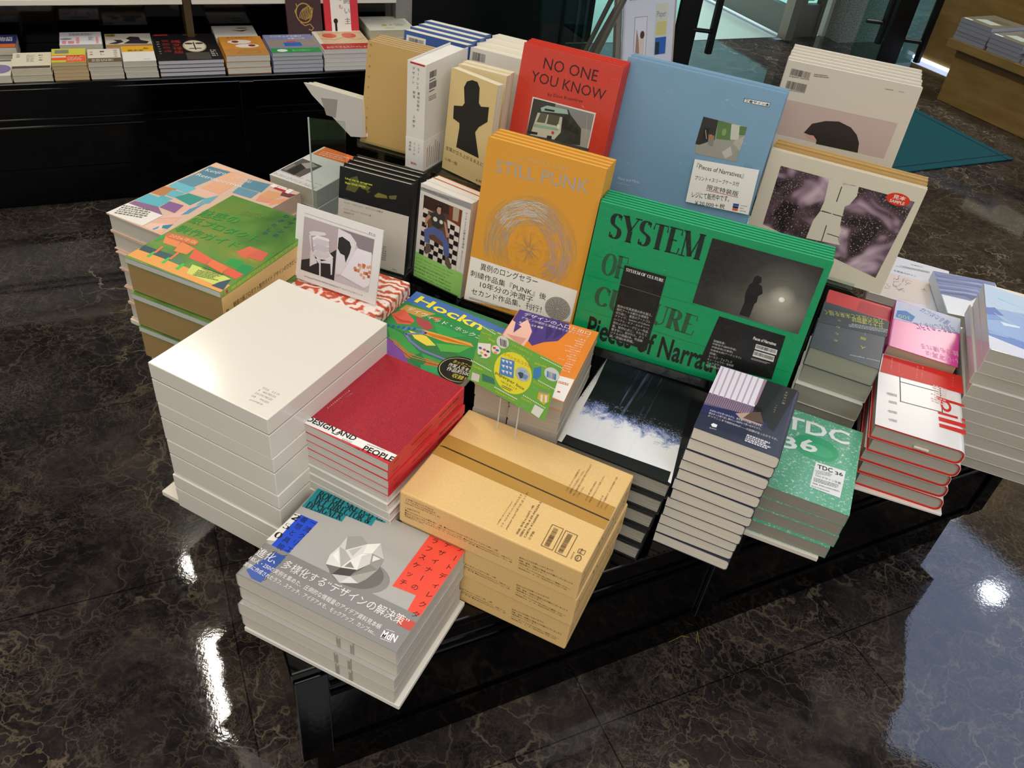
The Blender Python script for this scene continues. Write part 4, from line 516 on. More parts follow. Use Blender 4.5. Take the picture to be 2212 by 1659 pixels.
ART['sys'] = [
[1,'t','SYSTEM',22.9,198.5,1,156,44.1,'0d1f16','s'],[1,'t','OF',25.3,133.9,0.8,43.2,40,'27553c','s'],[1,'t','CULTURE',24.9,76,-1.9,177.7,38.6,'2f5238','s'],[1,'t','Pieces of Narratives',25.3,15.1,0.4,269.4,40.6,'10120f','b'],[1,'l','0b6a44',0.5,[10.6,163.2,396.1,159.4]],[1,'l','0b6a44',0.5,[3.1,125.8,193.3,126.6]],
[1,'l','0b6a44',0.5,[9.8,63.5,368.3,57.6]],[2,'p','14120f',[62.8,160.6,134.5,160.5,134.8,22.8,62.9,26.4]],[2,'p','0c0c0c',[234.5,119.1,344.1,116.9,346.4,36.6,225.9,32.7]],[2,'p','#fog',[188.4,242,363.3,239.6,361.1,125.5,186.8,129.2]],[3,'t','SYSTEM OF CULTURE',66.9,151.1,-1.4,65.1,5.7,'e9e6e0','s'],[3,'l','8a8a86',0.4,[62.4,125.9,134.1,123.9]],
[3,'t','既存の写真表現の枠を越え、',67.7,85.2,0.3,61.1,4.9,'c9c6c0'],[3,'t','現代アートの新たな領域を',67.6,79,0.4,56.5,4.9,'c9c6c0'],[3,'t','切り拓く、東京のアートコレ',67.5,72.7,0.5,61.3,4.9,'c9c6c0'],[3,'t','クティヴ、System of Culture',67.4,66.4,0.5,61.4,4.9,'c9c6c0'],[3,'t','(システム・オブ・カルチャー)',67.3,60.1,0.6,61.6,4.9,'c9c6c0'],[3,'t','初のメジャー・デビュー作品',67.2,53.7,0.6,61.7,5,'c9c6c0'],
[3,'t','集。新作31点と、それらと',67.1,47.3,0.7,61.8,5,'c9c6c0'],[3,'t','響き合い、紡がれた、オリ',67,40.9,0.7,57.3,5,'c9c6c0'],[3,'t','ジナルの短編3本、作品解',66.9,34.5,0.8,57.4,5,'c9c6c0'],[3,'t','説／評論2本掲載。',66.8,28,0.9,43.2,5.1,'c9c6c0'],[3,'t','短編執筆：',237.8,72.8,1.1,19.8,4.3,'c9c6c0'],[3,'t','中野信子(脳科学者)',237.7,67,1.1,39.5,4.3,'c9c6c0'],
[3,'t','伊藤亜和(文筆家)',237.7,61.2,1.2,35.7,4.3,'c9c6c0'],[3,'t','布施琳太郎(アーティスト)',237.6,55.4,1.2,51.5,4.3,'c9c6c0'],[3,'t','評論：',237.6,49.6,1.3,12,4.4,'c9c6c0'],[3,'t','ルーカス・フェアレス',237.5,43.7,1.3,39.9,4.4,'c9c6c0'],[3,'t','キン・シュウウ／金秋雨',237.4,37.8,1.4,43.9,4.4,'c9c6c0'],[3,'t','ブックデザイン：',237.4,31.9,1.4,32.1,4.4,'c9c6c0'],
[3,'t','佐久間磨(店',237.3,26,1.5,24.1,4.4,'c9c6c0'],[3,'t','Pieces of Narratives',297.3,96.1,0.3,37.2,5.5,'e9e6e0','b'],[3,'p','e4e1da',[304.5,90.3,339.6,90.1,340.3,80.8,304.9,81.1]],[3,'p','e4e1da',[305.1,78.6,338.7,78.5,339.6,67.8,305,68]],[4,'b',305.6,83.5,-0.4,33,5.7,'1a1a1a'],[4,'b',305.7,71,-1,32.1,6.1,'1a1a1a'],
[4,'g',304.6,61.2,0.3,32.2,3.8,2,'b9b6b0',0.5],[3,'p','0a0a0b',[268.5,198.7,272.9,202.6,279.1,200.7,281.4,193.3,277.9,189.3,284.2,187.1,288.6,176.1,283.1,169.4,284.2,159.4,281.6,155.5,280.5,131.1,264,131.3,265.9,153.9,262.8,167.5,264.3,184.3,268.4,189.6]],[3,'e','f0efe4',319.2,174,4.6,4.3,4.2,0],[4,'e','ffffff',318.4,174.7,2.4,2.2,2.4,0]]
ART['red'] = [
[1,'t','NO ONE',44.9,213.5,0.2,106.5,19.9,'3a1512'],[1,'t','YOU KNOW',24.9,187.1,-0.5,148.2,18.8,'3a1512'],[1,'t','by Dave Rowntree',64.3,167.6,3.1,69.7,7.4,'4a1813'],[1,'p','eee6d8',[35.2,160.8,163,161.5,163.1,78.1,36.6,76.6]],[2,'p','8e8c88',[38,158.6,160.6,158.8,161.2,80.9,39.5,80.7]],[3,'p','3d3c34',[38,158.6,82.4,159.1,83.5,143.3,55.2,140.8,45.3,94.5,36.6,94.5]],
[3,'p','a9a295',[141.4,129.5,161.3,130.1,161.2,80.9,140.4,83.2]],[3,'p','4a463f',[36.6,94.5,165.8,96.5,161.2,80.9,36.2,78.7]],[4,'p','35382f',[54.3,144.9,67.2,152.3,109.5,154.9,116.1,146.9,141.9,127.5,146.5,98.1,113.8,94.1,94.1,95.7,43.4,91.7,46.5,112.5]],[4,'p','a5c0ae',[55.4,145.2,67.2,152.3,107.3,154.4,111.4,146.8,57.9,139.3]],[4,'p','ccc6ae',[51.4,135.5,101.2,139,103.9,111.4,94.1,95.7,44.6,92,47.7,112.8]],[5,'p','5f6248',[57.2,136.9,71.4,138.2,69.3,120.3,52.6,118.4]],
[5,'p','55583f',[73.8,138.4,96.4,139.5,95.6,121.4,72.9,120.1]],[5,'p','1d2420',[63.7,146.1,83.8,147.7,83.3,144.3,64.4,142.6]],[5,'p','8fb79a',[48.6,114.1,97.7,117.5,97.5,113.1,48.5,108.6]],[5,'p','2a2c22',[102.4,139.3,137.9,124.3,138.7,115.8,103.1,120]],[5,'p','25231f',[78.6,99.5,88.1,100.8,88.3,94.2,78.6,94]],[5,'p','1a1917',[38.3,98.3,58.9,100.1,58.6,95.6,40.6,93.3]],
[5,'e','c24a34',88.6,107.1,2.9,3,1.3,0],[5,'p','e8e2cc',[93.8,124.2,99.7,124.5,100.2,117,95.4,116.9]],[5,'l','cfc9bd',0.5,[148.1,152.6,154.7,113.3]]]
ART['bluebook'] = [
[1,'t','Haru and Mina',32.4,30.6,4,42.6,5.7,'cfdbe2'],[1,'g',32.4,22.4,2.8,33.1,3.5,1,'a9bccb',0.5],[1,'p','20242a',[221.1,227.8,266.5,230.1,266.8,222.6,221.4,221]],[2,'p','f2f2ee',[222.4,227.1,265.9,229.4,266,223.4,222.3,221.5]],[3,'t','著者サイン本',223.4,222,2.5,42.5,4.5,'15171a','b'],[1,'p','9aa08a',[160.4,181.2,240.1,182.2,239.6,117.9,164.1,114.7,159.9,131.5]],
[2,'p','2f2a24',[160.4,181.2,187.8,181.2,192.4,132.9,159.4,131.3]],[2,'p','5d7d4a',[187.8,181.2,213.6,180.9,219.3,153.2,193.1,149.3]],[2,'p','cfcabc',[212.4,180.6,229.5,181.7,231.9,156.4,217.7,154.1]],[2,'p','5a7a44',[227.3,180.3,240.2,181.7,240.5,167.8,230.5,165.3]],[2,'p','a39d94',[188.7,145.5,232.3,155.1,233.8,150.2,239.2,119.1,164.1,114.7,160.4,127.5]],[2,'p','b8b2a4',[226.9,155.1,240.9,166.6,240.2,138.4,224.6,149.2]],
[3,'p','8a8478',[178,153.6,189,153.7,192,134.2,181.8,135.7]],[3,'e','c0703a',183,150.8,3.3,3.9,0.4,0],[3,'p','c4bfb6',[210,129.3,222.3,143.2,229.4,128.9,218.6,119.2]],[3,'p','15130f',[166.7,164.2,176.4,163.9,179.7,143.2,170.2,142.2]],[3,'l','c9bba0',1,[170.7,159.8,176.3,145.1]],[3,'e','86a05c',203.8,164,4,6.4,2.9,0]]
ART['price'] = [
[1,'t','『Pieces of Narratives』',173.9,90,3,86.8,11,'2c2a2a'],[1,'t','プリント＋スリーブケース付',176.8,69.9,6.3,80.8,8.3,'2c2a2a'],[1,'t','限定特装版',202.9,58.3,2.7,58.3,9.4,'2c2a2a'],[1,'t','レジにて販売中です。',180.1,36.5,8.5,69.5,11.3,'2c2a2a'],[1,'t','￥20,000＋税',189.2,24.6,7.5,55.8,9,'2c2a2a'],[1,'l','d03038',0.9,[202.5,56.9,227.7,58.1,262.2,59.4]],
[1,'p','2f57a8',[257.2,46.8,267.8,48.2,267.9,43.5,257.8,42.7]],[1,'p','23324a',[257.8,42.2,268.1,43.1,268.3,39.3,258.5,38.3]],[1,'p','d8642f',[258.4,37.9,268.3,38.9,268.6,34.9,259,33.7]],[1,'t','AOYAMA',271.3,45.6,5.3,11.8,1.8,'4a4a4a'],[1,'t','BOOK',271.7,40.7,7,7,1.8,'4a4a4a'],[1,'t','CENTER',272,35.9,5.4,11.8,1.8,'4a4a4a']]
ART['pinkbook'] = [
[1,'p','#saku',[24.3,185.9,258.2,185.1,249.4,29.9,26.1,69.7]],[2,'p','ddd5c2',[111.2,186.6,127.6,186.8,135.7,181.4,162.7,185.9,165.8,169,159.2,150,152.8,144.6,155.3,125.7,142.8,125.4,115.4,125.1,116.8,143]],[2,'p','ddd5c2',[115.8,124.1,154.7,124.4,157.1,108.7,162.7,98.6,162.3,81.7,169.9,72,108.9,66.8,109.9,103.4]],[2,'p','ddd5c2',[110.5,188.6,130.1,197.5,135.7,181.4,129.1,182.8]],[3,'l','4a4038',1.6,[135.9,178.1,136.7,149]],[3,'l','4a4038',1.4,[118.3,126,135.4,125.4]],
[3,'l','4a4038',1.4,[138.7,125.3,154.4,125.4]],[3,'l','4a4038',1.6,[135.1,101.8,136.7,68.5]],[3,'l','4a4038',1.4,[141.2,86.9,162.9,86.2]],[3,'e','e03a1c',231.4,181.8,19.6,11.1,1,0],[4,'t','見本',221.8,181.1,2.3,21.5,8,'f6e0d8','b'],[4,'t','SAMPLE',219.4,174.2,0.7,24.7,5.5,'f6e0d8','b']]
ART['hair'] = [
[1,'p','b9a39a',[10.5,191.8,223.9,192.5,223.1,126.1,7.8,127.5]],[2,'p','231d19',[68.6,140,77.8,159.1,99.7,169.1,123.3,173.5,147.4,167.8,162.2,157.2,171.2,143.7,174.8,126.1,96.4,124.9,95.5,131.8,87.5,138.6,79.2,138.1]],[2,'p','c09484',[70.8,137.6,87.5,138.6,95.9,130.5,78.3,132.2]],[2,'b',10.5,235.6,-0.9,36.4,11.2,'3a3732'],[2,'b',10,211,0.1,36.5,13.6,'3a3732'],[2,'t','9784991344749',10.4,231.5,1.4,36.8,2.6,'4a4640'],
[2,'t','1920072052006',10.1,207.2,3.1,36.5,2.4,'4a4640'],[2,'g',53.3,240.4,5,33.4,6,2,'6a655c',0.5],[2,'g',181.7,244.6,2.2,18.3,2.1,1,'6a655c',0.5],[2,'g',204.7,245.2,3.2,13.4,1.6,1,'8a857c',0.5]]
ART['beige'] = [
[1,'v','色と形のずっと手前で',6.93,188.57,0.6,-19.81,5,0,'6a5228']]
ART['cream'] = [
[1,'p','231f19',[34.4,167.5,39.8,179.7,51.9,185.7,64.7,185.9,71.3,177.3,73.9,150.4,79.9,145.8,98.5,150.5,99.4,123.7,80.4,107.6,73.5,95.4,89.7,50.7,31.3,52.5,33.9,91.3,32.6,100,16,103.6,14.4,127.7,35.2,133,40,140]],[1,'t','言葉が立ち上がるまえに',5.2,38.9,-0.7,97,8.1,'4a4030'],[1,'t','小林一毅',5,17.4,-0.1,33.6,7.1,'5a4e3a'],[1,'t','亀も書房',89.6,4.8,5.6,14.9,4.7,'5a4e3a']]
ART['une'] = [
[1,'p','15171a',[-1,118,148,118,148,181,-1,181]],[1,'p','cfc9bd',[0,0,147,0,147,119,0,119]],[2,'p','5a5a2e',[21.7,162.1,36.6,169.7,44.1,153.5,34,136.9,14.1,138]],[2,'p','6a6a34',[43.7,159.4,65.7,154.8,59.7,147.3,46.6,148.1]],[2,'p','7a7434',[73.2,140.6,81.3,148.7,98.6,147.9,101.2,142.5,77.7,138.6]],[2,'p','6b6636',[102.9,148,119.6,153.2,118.2,144.8,105.5,142.6]],
[2,'p','4a4a24',[53,149.7,66.2,146.9,60,142.3]],[3,'t','Une vie in progress',12.1,156.7,0.9,56.7,4.9,'d8e04a','b'],[3,'t','Hans Ulrich Obrist',12.5,149.4,2.5,42.6,4.2,'d8e04a','b'],[3,'t','未完の人生',11.1,118.4,1.1,22.9,3.6,'6a655a'],[3,'t','ハンス・ウルリッヒ・オブリストは語る',11,110.9,0.8,82.7,3.9,'6a655a'],[3,'t','ハンス・ウルリッヒ・オブリスト 著',12,98.3,0.6,57.4,3.6,'7a756a'],
[3,'t','長尾眞紀子 訳',12.3,91.7,2,21.5,3,'7a756a'],[3,'t','集英社',122,4.4,1.8,9.6,2.9,'8a857a'],[3,'g',95.1,17.8,2,13.5,30.9,7,'9a958a',0.5]]
ART['lime'] = [
[1,'p','9a9a9a',[-1.1,186,115.7,193.3,115.1,181.7,-1.5,179.8]],[1,'p','9fdc74',[-1.6,55.2,116.7,53.1,115.2,-0.5,-0.8,-2.6]],[1,'p','5a4038',[9.4,173.4,96.8,174.1,97.1,52.8,8.9,53.8]],[2,'t','What Artists Wear  Charlie Porter',4.7,183.5,-0.3,61.5,3,'5a5a5a'],[2,'p','e4dcd2',[8.9,142.3,11.9,149.6,95.1,142.9,97.1,52.8,8.9,53.8]],[3,'p','1c1716',[10.9,139.8,21.6,139.7,21.5,130.5,10.7,130.6]],
[3,'p','1c1716',[10.5,121.3,21.3,121.1,21.1,111.8,10.2,111.9]],[3,'p','1c1716',[10,102.5,21,102.3,20.8,92.8,9.8,92.9]],[3,'p','1c1716',[9.6,83.4,20.6,83.2,20.4,73.6,9.3,73.7]],[3,'p','1c1716',[9.1,64,20.3,63.9,20.1,54.1,8.9,54.2]],[3,'p','1c1716',[21.5,130.5,32.2,130.3,32.1,121,21.3,121.1]],[3,'p','1c1716',[21.1,111.8,32,111.6,31.8,102.2,21,102.3]],
[3,'p','1c1716',[20.8,92.8,31.7,92.7,31.6,83.1,20.6,83.2]],[3,'p','1c1716',[20.4,73.6,31.5,73.4,31.4,63.7,20.3,63.9]],[3,'p','1c1716',[32.3,139.6,42.9,139.4,42.9,130.2,32.2,130.3]],[3,'p','1c1716',[32.1,121,42.8,120.9,42.7,111.5,32,111.6]],[3,'p','1c1716',[31.8,102.2,42.7,102.1,42.6,92.5,31.7,92.7]],[3,'p','1c1716',[31.6,83.1,42.6,83,42.5,73.3,31.5,73.4]],
[3,'p','1c1716',[31.4,63.7,42.4,63.6,42.4,53.8,31.3,53.9]],[3,'p','1c1716',[42.9,130.2,53.5,130,53.5,120.7,42.8,120.9]],[3,'p','1c1716',[42.7,111.5,53.5,111.4,53.5,101.9,42.7,102.1]],[3,'p','1c1716',[42.6,92.5,53.4,92.4,53.4,82.8,42.6,83]],[3,'p','1c1716',[42.5,73.3,53.4,73.2,53.4,63.5,42.4,63.6]],[3,'p','1c1716',[53.5,139.3,64,139.1,64,129.9,53.5,130]],
[3,'p','1c1716',[53.5,120.7,64.1,120.6,64.1,111.2,53.5,111.4]],[3,'p','1c1716',[53.5,101.9,64.2,101.8,64.2,92.3,53.4,92.4]],[3,'p','1c1716',[53.4,82.8,64.3,82.7,64.3,73.1,53.4,73.2]],[3,'p','1c1716',[53.4,63.5,64.4,63.3,64.4,53.6,53.4,53.7]],[3,'p','1c1716',[64,129.9,74.5,129.8,74.6,120.5,64.1,120.6]],[3,'p','1c1716',[64.1,111.2,74.7,111.1,74.8,101.7,64.2,101.8]],
[3,'p','1c1716',[64.2,92.3,74.9,92.1,75,82.6,64.3,82.7]],[3,'p','1c1716',[64.3,73.1,75.1,72.9,75.3,63.2,64.4,63.3]],[3,'p','1c1716',[74.4,139,84.8,138.9,85,129.6,74.5,129.8]],[3,'p','1c1716',[74.6,120.5,85.1,120.3,85.3,111,74.7,111.1]],[3,'p','1c1716',[74.8,101.7,85.4,101.5,85.6,92,74.9,92.1]],[3,'p','1c1716',[75,82.6,85.8,82.4,85.9,72.8,75.1,72.9]],
[3,'p','1c1716',[75.3,63.2,86.1,63.1,86.2,53.3,75.4,53.4]],[3,'p','1c1716',[85,129.6,95.3,129.5,95.6,120.2,85.1,120.3]],[3,'p','1c1716',[85.3,111,95.8,110.8,96,101.4,85.4,101.5]],[3,'p','1c1716',[85.6,92,96.2,91.9,96.4,82.3,85.8,82.4]],[3,'p','1c1716',[85.9,72.8,96.6,72.7,96.8,63,86.1,63.1]],[3,'p','3a2a24',[9.4,173.4,67.4,173.6,69.5,156,10.7,149.1]],
[3,'p','7a3a26',[67.5,172.6,96.9,173.2,96.5,141.3,70.8,146.2]],[3,'p','b4a490',[76.7,174.9,90.8,175,90.6,149.4,78.1,148.9]],[4,'p','6a4a38',[22,147,65.7,148.5,76.2,102,68.1,88.1,25,95.2]],[4,'p','3a3836',[26.2,142.3,41,152.8,50.5,154.2,62.2,147.2,60.9,127.9,47.3,118.6,34.6,122.3]],[4,'p','c09078',[17.5,130.7,25.1,140.9,30.4,137.6,23.9,128.9,20.2,116.9,17.3,115.9]],[4,'p','c09078',[59.5,139.9,64.6,137.7,74.7,114.2,69.1,110]],
[4,'p','5a6aa0',[16.3,106.9,37.2,121.1,49.7,119.5,55.5,111.1,29.4,101.2,31.2,84.5,20,82.4]],[4,'p','5566a2',[37.4,119.1,59.5,119,76.7,97.9,79.5,75.3,67.5,72.6,62.2,96.6,41.3,105.7]],[4,'p','6a5a50',[23.9,81.7,32.6,82.9,37.8,69.6,26.2,59.5,22.2,61.3]],[4,'p','6a5a50',[70,72.5,78.5,73.8,88.2,54.7,82.6,50.1,71.8,56.8]],[4,'p','8a3f2c',[41.6,103.7,61.2,104.8,59.6,97.7,29.6,99.1]],[5,'e','c69a80',46.4,157.9,5.3,9.3,7.2,0],
[5,'p','2a201c',[38.5,157.1,39.7,163.7,46.5,167.8,52.7,166.3,53.3,155.3,51.1,153.4,50.7,162.5,43.6,162,41.1,156]],[5,'e','e8e2d0',39.9,136.5,4.9,4.4,1.5,0],[5,'e','e8e2d0',53.9,135.8,4.1,3.9,3.8,0],[2,'v','アーティストが服を着る理由',106.5,171.59,0.06,-5.5,5,0,'3a3836'],[2,'v','表現と反抗のファッション',107.13,97.05,-0.07,-3.28,3,0,'5a5650'],[2,'t','ルイーズ・ブルジョワ、ジャン=ミシェル・バスキア',3.6,42.2,-0.4,88.8,3.6,'3d6a2c'],
[2,'t','シンディ・シャーマン、アンディ・ウォーホル',3,35,-0.3,82.9,3.6,'3d6a2c'],[2,'t','アトリエで服を汚しながら制作するとき、',2.4,27.7,-0.2,75.4,3.6,'3d6a2c'],[2,'t','自分の服を作品に取り入れるとき、公の場に出るとき、',1.7,20.4,-0.1,89.6,3.6,'3d6a2c'],[2,'t','彼らは何を着て、どのように自らを表現するのか？',1.1,13,-0,89.8,3.6,'3d6a2c'],[2,'t','アーティストたちの装いから考える、わたしたちと衣服の関係',0.5,5.6,0.1,90.1,3.7,'3d6a2c'],[2,'v','著者 チャーリー・ポーター',4.22,171.57,0.05,-3.79,2,0,'6a665e']]
ART['card'] = [
[1,'p','b9aab0',[15.8,116.8,155,116.2,153.9,19.3,15.4,19]],[1,'l','3a3838',0.4,[15.4,122.8,155.8,121.1]],[1,'t','8 0 10',143.5,122.6,-3.1,12.2,3.2,'3a3838'],[1,'t','printings.jpがMAISON MARTIN MARGIELAのアーカイブブックをリリース',24,7.1,0.1,119.3,4.1,'2e2c2c'],[2,'p','2e2c31',[15.8,37.3,31,43.9,72.1,66.1,84.2,76.4,84.9,19.4,15.4,19]],[2,'p','cdc5cc',[84.7,115.5,155,116.2,153.9,19.3,84.9,19.4]],
[2,'p','8d8388',[84.7,115.5,155,115.7,154.7,88.8,126,91.8,109.6,111.2]],[3,'p','e3dde2',[27.3,91.9,35.5,96.2,58.5,100,62.5,97.5,59,94.5,32,86.6]],[3,'p','dfd9de',[27.7,87.3,31.9,87.6,35,62.6,48.5,41.4,34.2,31.1,33.5,62.1]],[3,'p','e9e4e8',[37.6,56.6,48.6,66.7,72.1,66.1,80,60.8,73.3,52.9,47.9,49.1]],[3,'p','e3dde2',[49,49.4,54.8,49.2,57.3,19.6,54.3,18.6,52.5,40.7,43.7,47.8]],[3,'p','e3dde2',[74.2,55.1,79.2,58.6,79.8,28.6,77.3,27.8,74.8,47.6,55.9,43.7,54.6,46.2]],
[3,'p','d3ccd2',[32.1,57.9,35.3,58.8,36.3,31.4,33.4,30.5]],[4,'p','efeaf0',[34.4,83.5,44.4,91.2,67.7,91.4,70.2,87.4,60.2,80.7,36.8,79.5]],[5,'p','d6cdd4',[36,78.7,44.8,86,68.2,86.3,70.6,82.3,60.6,75.5,37.3,74.2]],[4,'p','e6e0e6',[37.7,73.8,45.3,80.8,68.6,81.1,71.1,77.1,61.1,70.2,37.7,69]],[5,'p','cfc6ce',[39.4,68.9,45.7,75.6,69.1,75.9,71.6,71.9,61.6,65,38.1,63.7]],[4,'p','e2dce2',[41.1,64,46.1,70.4,69.6,70.7,72,66.6,62,59.7,38.5,58.4]],
[5,'p','d9d1d8',[42.8,59.1,46.6,65.1,70,65.4,72.5,61.4,62.5,54.5,38.9,53.1]],[3,'p','e5dfe5',[84.7,115.1,109.6,111.2,122.1,100,120.6,84.5,96.3,34.7,86.2,33.5]],[3,'p','2a282c',[86.9,99,93.8,102.9,108.9,97.9,112.8,89.7,110.9,77.8,104.5,58.6,101.2,71,92.6,72.3,86.6,80]],[3,'p','efe9f0',[96.4,33.8,124,91.2,152.8,91.4,155.3,33.9,144,23.4]],[4,'p','d8875a',[130,65.3,135,65.3,134.8,59.8,129.8,59.8]],[4,'p','b5603f',[123,55,128,55,127.7,49.5,122.7,49.5]],
[4,'p','e6a884',[140.5,45.8,145.5,45.8,145.3,40.3,140.3,40.3]],[4,'p','d8875a',[121.6,57.6,126.6,57.7,126.3,52.2,121.3,52.2]],[4,'p','d8875a',[128.4,54.8,133.5,54.8,133.2,49.3,128.2,49.3]],[4,'p','e6a884',[146,66.5,151,66.5,150.8,61.1,145.8,61.1]],[4,'p','d8875a',[141.1,54.4,146.1,54.4,145.9,48.9,140.9,48.9]],[4,'p','e6a884',[150.6,68.6,155.5,68.6,155.3,63.2,150.4,63.2]],
[4,'p','d8875a',[128.9,65.4,133.9,65.4,133.6,60,128.6,60]],[4,'p','d8875a',[138,64.6,143,64.6,142.8,59.1,137.8,59.1]],[4,'p','d8875a',[136.9,67.8,141.9,67.8,141.7,62.4,136.7,62.4]],[4,'p','e6a884',[131.5,62.8,136.5,62.8,136.2,57.4,131.2,57.3]],[4,'p','b5603f',[149.4,50.8,154.3,50.8,154.1,45.4,149.2,45.3]],[4,'p','c9764f',[138.9,67.6,143.9,67.6,143.7,62.2,138.7,62.1]],
[4,'p','e6a884',[134.8,49.6,139.8,49.6,139.5,44.1,134.5,44.1]],[4,'p','d8875a',[150.3,58.9,155.3,58.9,155.1,53.4,150.1,53.4]],[4,'p','b5603f',[145.4,54.8,150.3,54.8,150.1,49.3,145.1,49.3]],[4,'p','e9bfa4',[131.1,60.1,136.1,60.1,135.8,54.7,130.8,54.7]],[4,'l','8a8288',0.4,[88.4,28.3,96.4,33.8,146,24]]]
